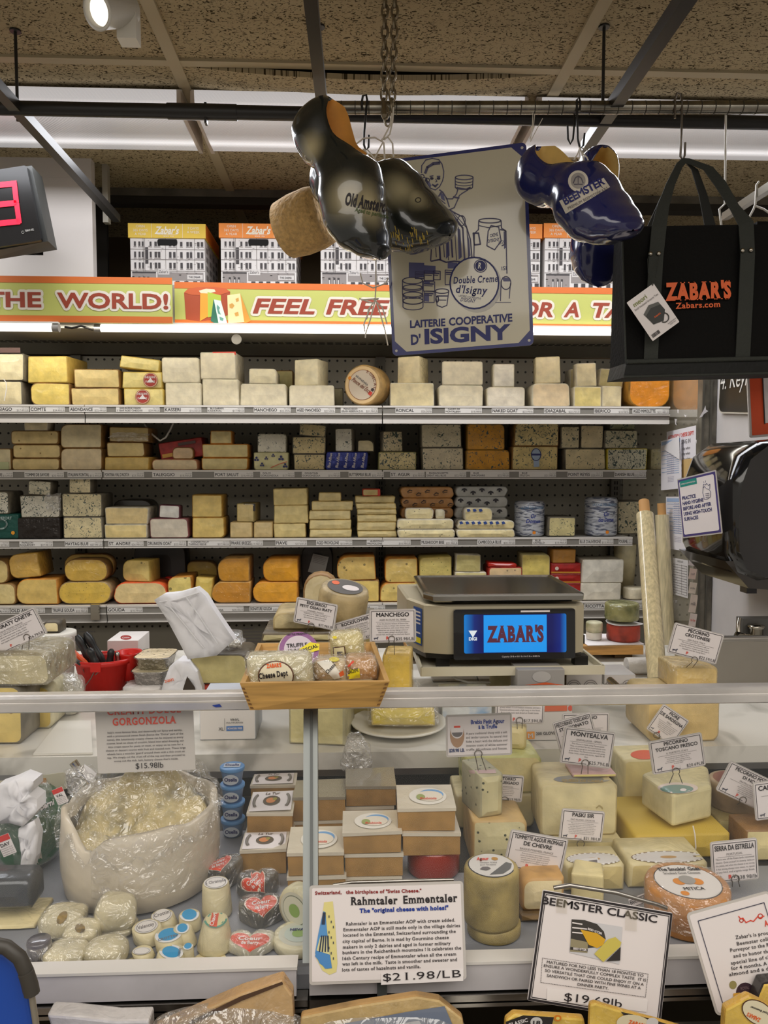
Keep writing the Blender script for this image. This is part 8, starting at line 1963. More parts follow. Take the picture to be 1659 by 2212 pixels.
lump('film-wrapped goat cheese topped with an olive leaf, further one',90,186,1957,2032,seed=1,leaf=(134,1982,9,16,.6),base=2036)
lump('film-wrapped goat cheese topped with an olive leaf, nearer one',139,217,1991,2044,seed=2,leaf=(173,2005,11,10,.2),base=2058)
t,sk,zt_=lump('plain goat cheese under the heaped one at the drum foot',218,296,1986,2046,seed=4,base=2030,p=3)
lump('plain goat cheese heaped highest against the paper drum',209,296,1931,2003,seed=3,base=2034,zb=zt_-.006,p=3)
lump('large plain goat cheese at the very front, next to the blue basket',99,190,2036,2103,seed=5,p=3,base=2106)
lump('largest plain goat cheese at the very front, beside the white labelled cups',185,276,2026,2103,seed=6,p=3,base=2100)
t=th_('foil_log',E(30,2015,1.09),'grey foil-wrapped log with white label by the blue basket','cheese',GD)
a,b=E(-40,1990,1.10),E(78,1990,1.10);zc=(E(20,1962,1.10).z+E(20,2014,1.07).z)/2;rr=.019
m2=slab_mesh(b.x-a.x,.042,.05,(.012,.012,.006,.006),.005,.01,88);m2.v=[v+V(((a.x+b.x)/2,1.085,DZ+.0005+.022))for v in m2.v];m2.bd('foil',G((96,98,100),.28,metal=.5,bump=.4,bs=30),t);sk=Skin(m2)
l=U();sk.quad(l,(-8,1962),(33,1962),(4,2006),(-30,2006),.002);l.bd('white_label',CARD,t)
l=U();sk.tx(l,'FROMAGE',(6,1990),(26,1968),5,.01,0,0,.003)
if l.f:l.bd('label_lettering',INK,t)
o=put('pale wrapped slice under the grey foil log',-40,76,2014,2042,1.075,P((226,210,160),wr=.9),P((226,210,160),wr=.9),zb=DZ,dep=.07,rad=(3,8,3,3))
t,z,c,r_=dc('dark ash-grey round under shiny film by the blue basket',60,112,2044,2096,yfb(2100)+.018,DZ,G((92,88,92),.3,coat=1.0,bump=.5,bs=30))
U().la([(r_*.5,z-c.z+.001),(r_*1.05,z-c.z-.004),(r_*1.06,.002)],c,26,amp=.003,seed=4).bd('film_wrap',CLING,t)
def cup(lb,x0,x1,y0,y1,lc,kind,taper=.85,base=None,seed=0,txt=None,zb=None):
 yb=y1 if base is None else base;Y0=yfb(yb);a,b=E(x0,y1,Y0),E(x1,y1,Y0);r_=(b.x-a.x)/2;Yc=Y0+r_;z0=DZ if zb is None else zb
 lx,ly,rx,ry,rot=lc
 h=E(lx,ly,Yc).z-z0;c=V(((a.x+b.x)/2,Yc,z0+.0005));dx=E(lx,ly,Yc).x-c.x
 O=U().la([(r_*.96,0),(r_,h*.08),(r_*(1+taper)/2,h*.55),(r_*taper,h*.93),(r_*taper*.9,h),(r_*taper*.5,h*1.004),(.001,h*1.005)],(0,0,0),30)
 O.v=[c+V((v.x+dx*v.z/h,v.y,v.z))for v in O.v]
 t=th_('goat_cheese',c,lb,'cheese','goat cheeses at the front of the case');O.bd('cheese',P((220,208,168),wr=.8),t);sk=Skin(O)
 K={'white':[('round_label',(216,212,208),1),('label_ring',(150,146,144),.86),('label_centre',(222,218,214),.80)],'blue':[('round_label',(222,222,222),1),('blue_print',(56,150,200),.76)],'green':[('round_label',(96,150,130),1),('label_centre',(206,196,150),.82)],'olive':[('round_label',(120,140,96),1),('label_centre',(130,106,56),.84)]}[kind]
 lab(t,sk,(lx,ly),rx,ry,rot,K,txt)
 return t,sk
RI,NI=RED,INK2
cup('tall white goat cylinder with a white script label, beneath the highest heart',430,497,1905,1990,(466,1906,26,13,-.1),'white',.88,1996,0,[('S. Christophe',(444,1911),(488,1903),6,NI)])
cup('small goat cup with white label, behind the other white-labelled cups',325,380,1966,2008,(350,1976,23,15,-.3),'white',.9,2018,0,[('Crottin',(334,1982),(366,1972),7,NI)])
cup('goat cup with a large white script label beside the heaped goat cheese',280,350,1990,2046,(316,2001,26,14,-.25),'white',.9,2050,0,[('Valencay',(298,2008),(334,1998),7,NI)])
cup('low goat cup with dull label between the white and blue labelled ones',284,330,2048,2080,(306,2054,20,8,-.1),'white',.95,2082)
cup('low goat cup with white label at the very front edge',258,318,2084,2104,(286,2086,28,11,-.05),'white',.98,2104,0,[('chevre',(272,2090),(302,2086),6,NI)])
cup('blue-labelled goat cup furthest back beside the tall white cylinder',382,432,1966,2014,(409,1975,21,15,-.1),'blue',.92,2022)
cup('blue-labelled goat cup half hidden behind the larger blue-labelled pair',374,422,2000,2052,(394,2004,15,12,-.3),'blue',.85,2056)
cup('larger blue-labelled goat cup, upper of the front pair',330,396,2010,2064,(364,2018,30,17,-.25),'blue',.95,2070,0,[('CROTTIN',(342,2033),(384,2022),5,NI)])
cup('large blue-labelled goat cup at the very front',327,398,2050,2104,(370,2056,26,16,.1),'blue',.85,2104,0,[('CHEVRE',(388,2066),(392,2048),5,NI)])
cup('little blue-labelled goat cup peeking between the green-labelled pyramids',392,418,2040,2084,(406,2043,11,8,-.3),'blue',.9,2090)
t,sk=cup('tapered goat pyramid with a large green and red round label',418,498,1965,2072,(466,1984,26,20,-.2),'green',.68,2076)
O=U();sk.quad(O,(458,1972),(474,1966),(468,2002),(452,2000),.0042);O.bd('red_band',G((206,84,56),.45),t);O=U();sk.tx(O,'Chavrie',(460,2000),(470,1968),8,.02,0,.1,.005);O.bd('band_lettering',CARD,t)
cup('low goat cup with olive-brown round label at the front edge',408,484,2074,2100,(441,2084,27,16,-.15),'olive',.9,2104,0,[('Ste Maure',(420,2090),(462,2080),7,G((190,110,60),.5))])
def he_(lb,x0,x1,y0,y1,hc,rot,ash,base,seed,zb=None,txt='Coeur',sz=1.0,deep=1.0):
 Y0=yfb(base);a,b=E(x0,y1,Y0),E(x1,y1,Y0);w=b.x-a.x;d=w*.9*deep;z0=DZ if zb is None else zb
 h=E((x0+x1)/2,y0,Y0+d*.8).z-z0
 H=[(x,y)for x,y in HEART(32)];O=U();n=32;c=V(((a.x+b.x)/2,Y0+d*.5,z0+.0006));vs=[]
 for q,k in((0,.95),(.12,1.02),(.75,1.0),(.93,.95),(1,.86),(1.01,.4)):
  for(x,y)in H:
   ca,sa=J.cos(rot),J.sin(rot);X_,Y_=x*w/2*k,-y*d/2*k;e_=.0025*noise.noise(V((x*4,y*4,seed+q*3)))
   vs.append(c+V((X_*ca-Y_*sa+e_,X_*sa+Y_*ca+e_,q*h)))
 O.v=vs
 for i in rg(5):
  for k in rg(n):O.f.append([i*n+k,(i+1)*n+k,(i+1)*n+(k+1)%n,i*n+(k+1)%n]);O.m.append(0);O.s.append(True)
 O.f.append([5*n+k for k in reversed(rg(n))]);O.m.append(0);O.s.append(False);O.f.append(list(rg(n)));O.m.append(0);O.s.append(False)
 t=th_('heart_cheese',c,lb,'cheese','heart shaped cheeses');O.bd('cheese',P((64,60,56),'mould',.8,(120,116,106),.55)if ash else P((230,224,200),wr=.8),t)
 bm=U();bm.v=O.v;bm.f=O.f;sk=Skin(bm)
 cx,cy,rx,ry,lr=hc;ca,sa=J.cos(lr),J.sin(lr)
 for nm,col,k,e in(('heart_rim',(232,214,196),1.0,.0016),('heart_label',(222,74,48),.92,.0022)):
  l=U();sk.disc(l,(cx,cy),rx*k,ry*k,e,0,lr,32,4,shape=H)
  if l.f:l.bd(nm,G(col,.35,coat=.5),t)
 l=U()
 for s,oy,hw in((txt,-.12,.55),('de Berry',.26,.42)):
  ox=lambda u,v:(cx+(u*rx*ca-v*ry*sa),cy+(u*rx*sa+v*ry*ca))
  sk.tx(l,s,ox(-hw,oy),ox(hw,oy),max(4,ry*.30),.03,.03,.1,.003)
 if l.f:l.bd('label_lettering',CARD,t)
 vs=[v+(v-c).normalized()*(.0012+.003*abs(noise.noise(v*55)))for v in O.v];m3=U();m3.v=vs;m3.f=[list(f)for f in O.f[:-1]];m3.m=[0]*len(m3.f);m3.s=[False]*len(m3.f)
 for v in m3.v:v.z=max(v.z,z0+.0003)
 m3.bd('film_wrap',THIN,t)
 return t,z0+h
he_('ash-coated heart cheese with tilted red label, furthest back beneath the blue tubs',424,520,1850,1915,(470,1866,34,17,-.35),.3,True,1935,1,deep=1.0)
t,z=he_('ash-coated heart cheese, lower front one behind the white heart',508,612,1935,2010,(565,1955,37,26,-.15),0,True,2020,2,deep=.95)
he_('ash-coated heart cheese with a steep red label, leaning behind the lower front one',510,598,1880,1945,(551,1906,30,30,-.75),.2,True,1962,3)
he_('white heart cheese with a large red heart label at the front',482,590,2012,2088,(540,2033,46,24,.02),0,False,2090,4)
def upright(lb,cx,cy,r_px,Y,yaw,zb):
 c=E(cx,cy,Y);r_=r_px*Y/FPX;c.z=zb+r_+.0006;M=Matrix.Translation(c)@Matrix.Rotation(R(yaw),4,'Z')@Matrix.Rotation(R(90),4,'X')
 t=th_('round_cheese',(c.x,c.y,zb),lb,'cheese',GD);U().la([(r_*.9,-.012),(r_,-.008),(r_,.006),(r_*.92,.011),(.001,.0112)],(0,0,0),36,M=M).bd('cheese',P((222,214,176),wr=.8),t)
 for nm,col,k,e in(('label_rim',(206,204,184),.80,.0118),('label_ring',(110,120,96),.66,.0121),('round_label',(214,212,190),.63,.0124),('label_green',(140,170,90),.3,.0127)):
  O=U();O.poly([M@V((k*r_*J.cos(q*.2094),k*r_*J.sin(q*.2094),e))for q in rg(30)]);O.bd(nm,G(col,.45),t)
 return t
upright('round white cheese standing on edge beside the glass post',648,1970,50,1.06,-35,DZ)
t,z,c,r_=dc('flat round white cheese with green label lying beside the glass post',590,700,2050,2089,yfb(2092)+.042,DZ,P((224,216,182),wr=.8))
for nm,col,k,e in(('label_rim',(206,206,190),.78,.0006),('round_label',(196,206,196),.55,.0010),('label_green',(150,180,110),.25,.0014)):
 O=U();O.poly([c+V((k*r_*J.cos(q*.2094),k*r_*J.sin(q*.2094),z-c.z+e))for q in rg(30)]);O.bd(nm,G(col,.45),t)
T=C(c+V((-r_*.5,r_*.5,z-c.z+.0012)),c+V((r_*.5,r_*.5,z-c.z+.0012)),c+V((-r_*.5,0,z-c.z+.0012)));O=U();T.tu(O,'NEVAT',.5,.3,.3,.8,w=.03,e=.0008);O.bd('label_lettering',NAVY,t)
GP=CUR[0]='cut cheeses in the glass case'
def bevel(o,w=.004,seg=3):
 m=o.modifiers.new('edge','BEVEL');m.width=w;m.segments=seg;m.limit_method='ANGLE'
 return o
def chunk(lb,lo,hi,mats,mi=None,loc=None,w=.004,name='cheese_wedge',wr=None):
 """wedge from explicit corner points (bottom loop, top loop, anticlockwise from above)"""
 n=len(lo);O=U();O.v=[V(p)for p in lo]+[V(p)for p in hi]
 O.f=[list(reversed(rg(n))),list(rg(n,2*n))]+[[k,(k+1)%n,n+(k+1)%n,n+k]for k in rg(n)]
 O.m=mi or[0]*(n+2);O.s=[False]*(n+2)
 c=sum((V(p)for p in lo),V((0,0,0)))/n
 o=O.bd(name,mats,loc=c);bevel(o,w);tag(o,lb,'cheese',GP);return o
def flat(px,py,Y):return E(px,py,Y)
def base_pt(px,py,z):return atz(px,py,z)
def wp(lb,bot,topy,z0,mats,mi=None,**kw):
 """bot: photo pixels of the base corners on height z0 (anticlockwise from above); topy: photo y of the top at the first corner"""
 lo=[atz(x,y,z0+.0005)for x,y in bot];zt=E(bot[0][0],topy,lo[0].y).z
 hi=[V((p.x,p.y,zt))for p in lo];o=chunk(lb,lo,hi,mats,mi,**kw);o['top']=zt;return o
PW,PB=P((224,208,152),wr=.4),P((216,198,138),wr=.4)
TRUF=P((212,202,156),'speck',.35,(70,74,58),.42)
d1=put('large pale half flecked with dark truffle, under the tall slice',1020,1138,1772,1892,1.225,TRUF,P((200,168,110),wr=.4),zb=DZ,dep=.10,rad=(6,14,6,4))
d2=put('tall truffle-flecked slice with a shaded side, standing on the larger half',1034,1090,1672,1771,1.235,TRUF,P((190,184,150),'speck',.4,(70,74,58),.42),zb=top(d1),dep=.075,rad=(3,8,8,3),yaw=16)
pl(d2,((1012,1664),(1070,1662),(1072,1670),(1016,1671)),(206,176,170),'paper_top')
d3=put('pale half wheel at the back, lower of the two behind the truffle slice',985,1157,1716,1822,1.345,P((224,208,152),wr=.4),P((220,206,160),wr=.4),zb=DZ,dep=.09,rad=(6,8,14,14))
d4=put('pale half wheel with green printed rind, upper of the two behind the truffle slice',1003,1170,1634,1714,1.345,P((226,210,150),wr=.4),P((206,204,130),'print',.5,(96,120,70),.4),zb=top(d3),dep=.085,rad=(10,14,14,8))
d5=put('pale cheese wedge standing on the green-printed half wheel',1086,1136,1568,1633,1.375,PW,PB,zb=top(d4),dep=.04,rad=(3,14,10,3),yaw=-14)
e0=put('pale block carrying the big white half wheel',1200,1345,1816,1890,1.235,PB,rn((206,190,140)),zb=DZ,dep=.11,rad=(4,6,4,4))
e1=put('big white half wheel with clear papery top, largest in this section',1166,1335,1694,1815,1.25,P((228,214,164),wr=.45),P((214,198,148),wr=.4),zb=top(e0),dep=.10,rad=(12,12,10,10),back=.9)
sk=so(e1);O=U();sk.disc(O,(1258,1683),62,9,.0016);
ch(O,'top_label',G((150,148,132),.3,coat=.7),e1)
O=U();sk.line(O,[(1288,1746),(1294,1740),(1300,1743),(1302,1748)],2.4)
ch(O,'crack',G((176,160,110),.7),e1)
sk=so(e1);O=U();sk.tx(O,'QUESO DE CABRA',(1214,1688),(1304,1690),5,.03,0,0,.003)
ch(O,'label_lettering',G((176,150,90),.4),e1)
e2=put('pale yellow end piece with pink paper behind the big white half wheel',1209,1298,1653,1694,1.355,P((226,210,130),wr=.5),P((216,176,170),wr=.5),zb=top(e1),dep=.05,rad=(6,3,3,3))
e2.location.y=1.275;e2.location.z=top(e1)+.001
e3=put('half wheel with printed grey rind beside the big white one, at its shaded end',1176,1216,1672,1720,1.40,P((226,214,170),wr=.4),rn((150,140,120)),zb=DZ,dep=.05,rad=(14,4,4,4))
f1=put('pale half wheel with red and white label behind the card priced $20.69',1345,1505,1640,1800,1.375,P((226,210,150),wr=.4),P((224,210,160),wr=.4),zb=DZ,dep=.075,rad=(8,8,3,3))
sk=so(f1);O=U();sk.disc(O,(1392,1630),30,10,.0016)
ch(O,'red_label',G((216,84,58),.35,coat=.5),f1)
f0=put('block wrapped in yellow cloth under the teal-labelled wedge',1366,1576,1802,1896,1.225,G((196,166,62),.6,var=.14,vs=18,bump=.5,bs=14),G((196,166,62),.6),zb=DZ,dep=.15,rad=(10,6,4,4),jit=.03,name='cloth_cheese')
O=U().tb([E(1497,1784,1.226),E(1501,1802,1.217),E(1503,1830,1.217),E(1499,1856,1.217)],.0012,6);ch(O,'string',STR,f0)
ft=top(f0)+.008
f2=wp('pale wedge with teal printed label on the yellow cloth block',[(1452,1788),(1536,1768),(1528,1722),(1470,1702),(1384,1738)],1716,ft,[P((224,212,162),wr=.45),P((214,204,160),wr=.4)],[0,0,0,0,1,1,1],w=.006)
sk=so(f2);O=U();sk.disc(O,(1464,1702),44,12,.0018)
ch(O,'label_rim',G((222,206,196),.35,coat=.5),f2)
O=U();sk.disc(O,(1462,1704),36,9,.0026)
ch(O,'teal_label',G((110,146,138),.35,coat=.5),f2)
O=U();sk.disc(O,(1476,1706),7,3,.0034)
ch(O,'label_stamp',CARD,f2)
g0=put('hidden olive-rinded block under the pinkish round by the edge',1546,1700,1768,1850,1.29,P((200,184,120)),rn((170,150,90)),zb=DZ,dep=.10)
t,z,c,r_=dc('pinkish-brown round behind the cards at the edge of the case',1532,1640,1706,1766,1.345,top(g0),rn((190,164,130)))
O=U();O.poly([c+V((r_*.82*J.cos(q*.2618),r_*.82*J.sin(q*.2618),z-c.z+.0006))for q in rg(24)]);O.bd('top_label',G((130,78,66),.4,coat=.5),t)
g1=put('yellow-paste wedge with dark rind at the edge of the case',1606,1720,1792,1900,1.21,P((222,206,150),wr=.4),rn((150,110,60)),zb=DZ,dep=.06,rad=(3,3,3,3),roll=0)
def ornate(lb,x0,x1,yt,y1,Y,dep,cut_):
 o=put(lb,x0,x1,yt,y1,Y,P((216,198,136),wr=.5),P((222,208,160),wr=.5),zb=DZ,dep=dep,rad=(8,8,3,3))
 sk=so(o);cx=(x0+x1)/2;yb=E(cx,yt,Y);bk=V((yb.x,Y+dep,yb.z))
 for nm,col,k,e in(('ornate_rim',(140,120,96),1.0,.0014),('ornate_label',(214,210,206),.90,.0020),('label_brown',(190,150,100),.22,.0026)):
  O=U();sk.disc(O,(cx,yt-13),(x1-x0)*.47*k,13*k,e,0,0,36)
  if O.f:ch(O,nm,G(col,.4,coat=.4),o)
 O=U()
 for q in rg(26):
  a_=2*J.pi*q/26;sk.disc(O,(cx+(x1-x0)*.44*J.cos(a_),yt-13+12*J.sin(a_)),3.2,1.6,.0026,0,0,8,1)
 if O.f:ch(O,'lace_pattern',G((226,222,216),.4),o)
 return o
ornate('half wheel with a lace-patterned round label, behind the orange-rinded round',1358,1530,1864,1960,1.14,.085,0)
h2=ornate('half wheel with lace-patterned label and barcode tag, behind the double-bordered notice',1220,1347,1868,1960,1.135,.06,0)
pl(h2,((1250,1856),(1290,1852),(1304,1880),(1258,1876)),(222,218,214),'barcode_tag',.003);pq(h2,[(1272,1862),(1290,1860)],6,INK2,'barcode',.0038)
h0=put('dark-rinded brown block under the tan-rinded wedge',1122,1215,1974,2050,1.06,rn((130,100,50)),rn((110,84,44)),zb=DZ,dep=.06)
h3=put('ivory wedge with tan rind and a bit of side label, behind the double-bordered notice',1126,1218,1898,1973,1.065,P((232,214,166),wr=.4),rn((206,160,96)),zb=top(h0),dep=.06,rad=(22,4,3,12))
h4=wp('small white triangular wedge peeking over the double-bordered notice',[(1232,1955),(1304,1962),(1300,1930),(1240,1920)],1886,DZ,[PW,PB],w=.004);
sk=None
RB2=rn((176,156,96));t,z,c,r_=dc('tall mottled brown round at the front, lower of the stacked pair',1008,1122,2018,2082,yd(2084,1060)+.074,DZ,RB2,amp=.0015,seed=3,prof=[(.97,0),(1,.08),(1,.9),(.93,.985),(.86,1),(.001,1)])
t,z2,c2,r2=dc('tall mottled brown round with white printed top label, upper of the stacked pair',1002,1118,1900,2012,c.y,z,RB2,amp=.0015,seed=5,prof=[(.97,0),(1,.06),(1,.92),(.95,.985),(.9,1),(.001,1)])
def toplab(t,c,z,r_,items):
 for nm,col,k,e,(ox,oy)in items:
  O=U();O.poly([V((c.x+r_*(ox+k*J.cos(q*.2094)),c.y+r_*(oy+k*J.sin(q*.2094)),z+e))for q in rg(30)]);O.bd(nm,G(col,.4,coat=.3),t)
toplab(t,c2,z2,r2,[('label_rim',(60,60,62),.86,.0008,(0,0)),('round_label',(218,214,208),.82,.0012,(0,0)),('label_cheese',(190,140,60),.12,.0018,(.2,.42))])
T=C(V((c2.x-r2*.8,c2.y+r2*.8,z2+.0012)),V((c2.x+r2*.8,c2.y+r2*.8,z2+.0012)),V((c2.x-r2*.8,c2.y-r2*.8,z2+.0012)))
O=U();O.poly([T.uv(x,y,.0006)for x,y in((.38,.06),(.70,.10),(.90,.30),(.98,.52),(.86,.60))]);O.bd('label_grey_part',G((96,96,94),.4),t)
O=U();T.tu(O,'Agour',.34,.70,.13,.3,w=.03,shear=.3,e=.001);O.bd('label_lettering',RED,t)
O=U();T.tu(O,'ossau iraty',.45,.56,.07,.4,e=.001);T.tu(O,'pur brebis',.42,.46,.07,.36,e=.001);O.poly([T.uv(x,y,.001)for x,y in((.20,.30),(.34,.24),(.46,.32),(.40,.40),(.28,.40))]);O.bd('label_print',INK2,t)
OR_=P((206,138,62),'mould',.6,(170,100,36),.62)
t,z,c,r_=dc('orange-brown smoked round with a white printed label, in loose film',1395,1566,1952,2062,yd(2066,1480)+.082,DZ,OR_,prof=[(.96,0),(1,.05),(1,.9),(.96,.98),(.9,1),(.001,1)])
toplab(t,c,z,r_,[('label_rim',(50,44,46),.80,.0008,(.0,-.02)),('round_label',(226,220,214),.775,.0012,(.0,-.02)),('orange_patch',(222,140,50),.15,.0018,(-.22,-.04)),('orange_patch',(222,140,50),.15,.0018,(.22,-.06)),('drawn_goat',(160,156,150),.20,.0022,(0,.02)),('orange_foot',(222,140,50),.10,.0018,(-.30,-.56))])
T=C(V((c.x-r_*.75,c.y+r_*.75,z+.0014)),V((c.x+r_*.75,c.y+r_*.75,z+.0014)),V((c.x-r_*.75,c.y-r_*.75,z+.0014)))
O=U();T.tu(O,"The Smokin' Goat",.5,.80,.10,.72,w=.03,e=.001);T.tu(O,'Smoked Goat Cheese',.5,.69,.07,.62,e=.001);T.tu(O,'MITICA',.5,.20,.09,.34,w=.01,e=.001);O.bd('label_lettering',INK,t)
O=U();vs=[];n1=22
for i in rg(n1):
 for j in rg(5):
  th=2*J.pi*i/n1;q=[1.06,1.03,.98,.90,.78][j];zz=[.2,.8,1.02,1.06,1.03][j]*(z-c.z)+.004*noise.noise(V((i*1.3,j,2)));k=1+.05*noise.noise(V((i*.9,j*.8,7)));vs.append(c+V((r_*q*k*J.cos(th),r_*q*k*J.sin(th),zz)))
O.add(vs,[(i*5+j,((i+1)%n1)*5+j,((i+1)%n1)*5+j+1,i*5+j+1)for i in rg(n1)for j in rg(4)],0,False);O.bd('film_wrap',THIN,t)
W=lambda l,p,q,Y:(l,(p,q),Y)
sg('card priced $17.59 half hidden by the chrome rail',(1069,1492),(1171,1494),(1071,1561),1.37,['SANTA MARIA'],'ITALY',['A unique herbal note to this nutty, semi','grassy wheel. It is of medium intensity and has a','balanced saltiness with a light tang on the finish.','Pairs with nuts and dried or fresh fruits.'],'$17.59/LB',wire=((1122,1556),((1118,1590),(1128,1590)),1.38))
F=C(E(964,1549,1.215),E(1099,1544,1.215),E(968,1632,1.215))
t=th_('sign_card',F.uv(.5,0),'borderless white card with blue heading and small cheese picture, priced $28.98','sign','cheese sign cards')
O=U();C(F.uv(-.03,1.05),F.uv(1.03,1.05),F.uv(-.03,-.05)).pn(O,.001,.004,0,-.0004);O.bd('laminate',LAM,t)
O=U();F.pn(O,.0004,.001,0,.0003);O.bd('card',CARD,t)
O=U();F.tu(O,'Brebis Petit Agour',.64,.80,.105,.54,w=.03);F.tu(O,'à la Truffe',.64,.67,.10,.30,w=.03);O.bd('title_lettering',BLUE,t)
O=U();F.tu(O,'$28.98 LB.',.14,.09,.085,.25,w=.03);O.bd('price_lettering',G((40,60,110),.5),t)
O=U()
for i,s in en(('A pure traditional sheep with a soft','and tender texture. Its natural rind','hides a heart with the delicate and','intense scent of white summer','truffle. All softness and finesse.')):F.tu(O,s,.29,.53-i*.105,.06,.66,'l',w=.0,slab=.04)
O.bd('body_lettering',G((78,72,74),.6),t)
O=U();O.poly([F.uv(.15+.115*J.cos(q*.2618),.52+.32*J.sin(q*.2618),.0008)for q in rg(24)]);O.bd('pictured_cheese',G((176,140,110),.5),t)
O=U();O.poly([F.uv(.15+.10*J.cos(q*.2618),.64+.20*J.sin(q*.2618),.0012)for q in rg(24)]);O.bd('pictured_label',CARD,t)
O=U();O.poly([F.uv(.15+.085*J.cos(R(q)),.60+.12*J.sin(R(q)),.0016)for q in rg(180,361,15)]);O.bd('pictured_label_grey',INK2,t);O=U();F.rc(O,.10,.72,.2,.77,.0016);O.bd('pictured_label_red',RED,t)
O=U();c_=E(1033,1628,1.213);O.tb([E(1033,1664,1.25)]+[c_+V((-.006*J.cos(R(x)),-.001,.006*J.sin(R(x))))for x in rg(-40,221,20)]+[E(1050,1664,1.25)],.0007,5);O.bd('wire_stand',WIRE,t)
sg('upright card lettered PECORINO PEPPER behind the tilted one',(1214,1543),(1312,1541),(1216,1606),1.37,['PECORINO','PEPPER'],'CENTO, ITALY',['A rustic cheese with a bit of spice','studded with whole black peppercorns','and full of nutty bite and aroma'],'$21.59/LB',wire=((1262,1600),((1258,1650),(1268,1650)),1.39))
sg('steeply tilted card half behind the one priced $25.79',(1186,1565),(1265,1542),(1212,1626),1.31,['PECORINO TOSCANO','STAGIONATO'],'ITALY',['Made with fine Tuscan','sheep milk cheese','firm and fruity'],None,wire=((1245,1622),((1240,1660),(1252,1660)),1.33))
sg('card priced $25.79 over the big white half wheel',(1213,1570),(1318,1583),(1211,1646),1.27,['MONTEALVA'],'ANDALUCIA - SPAIN',['This cheese is made using Payoya goats.','They are perfect for the mountainous area','where they eat grass and other plants that','grow there. The flavors are rich with goaty','notes, nutty, sweet and earthy. Aged for 60','days.'],'$25.79/LB',wire=((1264,1648),((1254,1680),(1270,1680)),1.28))
sg('tilted olive-marked card without full price on the pale half wheel side',(1074,1674),(1136,1678),(1064,1728),1.30,['TORRO','QUEIGADO'],'PORTUGAL',['Pastora is a semi','cured in the Azores','the delicate flower','ferments quiet'],'$19.98/lb',None,icon=False,wire=((1090,1728),((1086,1740),(1096,1740)),1.31))
sg('tilted card priced $31.98 in front of the big white half wheel',(1226,1749),(1315,1756),(1209,1811),1.20,['PASKI SIR'],'PAG ISLAND, CROATIA',['This is the first Croatian cheese most','ever asked, and if years are more like it, so we','say now! Aged for at least 12 months, a','firm eating or summer, but a dose has one of','flora and cereals, expect a balance of salty,','sweet, nutty, biscuity savory and flinty that','is a specific from consequence of sea salt'],'$31.98/LB',wire=((1254,1822),((1242,1850),(1256,1850)),1.20))
O=None
sg('card priced $24.98 over the ivory wedge with tan rind',(1101,1793),(1220,1814),(1090,1871),1.10,['TOMMETTE AGOUR FROMAGE','DE CHEVRE'],'BASQUE PYRENEES, FRANCE',["From the land of aged sheep's cheeses","comes this friendly goats' milk tommette,",'aged for two months. Gentle and fairly',"straightforward, it's lightly sweet and",'nutty. Good for breakfast or dessert.'],'$24.98/LB',wire=((1152,1886),((1146,1900),(1158,1900)),1.10))
sg('diamond-tilted card on the large buff wedge',(1440,1526),(1493,1562),(1398,1574),1.465,['FIORE','DE SARDEGNA'],'ITALY',['Nutty flavor made from just sheep','milk on the island. A simple, fine','cheese, smoked a bit and nutty','aged for months in wooden','vats mildly pressed'],'$24',wire=((1418,1588),((1424,1596),(1430,1596)),1.47))
sg('card priced $20.69 above the teal-labelled wedge',(1398,1605),(1508,1585),(1413,1672),1.25,['PECORINO','TOSCANO FRESCO'],'IL FORTETO, ITALY',['We like the young and (aged 20-40 days)','because of its gentle nature. Milky,',"toasty, tangy, it's not strong or sharp","but it's delicious, especially with Cerigno-",'la olives. DOP.'],'$20.69LB',wire=((1460,1666),((1446,1692),(1474,1692)),1.26))
sg('tilted card priced $30 half covered by the one at the case edge',(1570,1641),(1672,1690),(1549,1706),1.26,['PECORINO FOGLIE','DI NOCE'],'FRATELLI PUTZULU',['This sheep is rind has leaf','wheels and cured in walnut leaves','humid. Sweet, floral, savory','walnut sauce spice. It is tart','and nutty but also sweet'],'$30',wire=((1604,1728),((1592,1738),(1612,1738)),1.29))
sg('card at the edge of the case covering part of the one priced $30',(1624,1694),(1730,1680),(1635,1771),1.22,['CANESTRATO'],'CANARIES, SPAIN',['Named after the wheel','the island of that','from the goats','possibly the paste','rubbed in oil','semi hard'],'$26.98/LB',wire=((1680,1765),((1672,1790),(1690,1790)),1.23))
sg('card priced $38.98 with the mark RV, beside the lace-labelled half wheel',(1528,1823),(1625,1813),(1541,1907),1.11,['SERRA DA ESTRELLA'],'PORTUGAL',['This is one of the finest lamb renowned',"cheeses. Quite unusual! It's buttery, melts on",'the palate, and when the cheese is not strong','it has strong sheepy sour notes, no spoon','of any kind, and a lightly tangy finish.'],'$38.98/lb','RV',wire=((1588,1898),((1582,1915),(1598,1915)),1.12))
F=C(E(1362,1942,1.075),E(1403,1926,1.075),E(1364,1962,1.075));t=th_('sign_card',F.uv(.5,0),'small card corner tucked against the orange-brown smoked round','sign','cheese sign cards');O=U();F.pn(O,.0008,.001);O.bd('card',CARD,t);O=U();F.frame(O,.001,.0008);O.bd('border',INK,t);O=U();F.tu(O,'MANCHEGO VIEJO',.5,.45,.35,.9,w=.02);O.bd('card_lettering',INK,t)
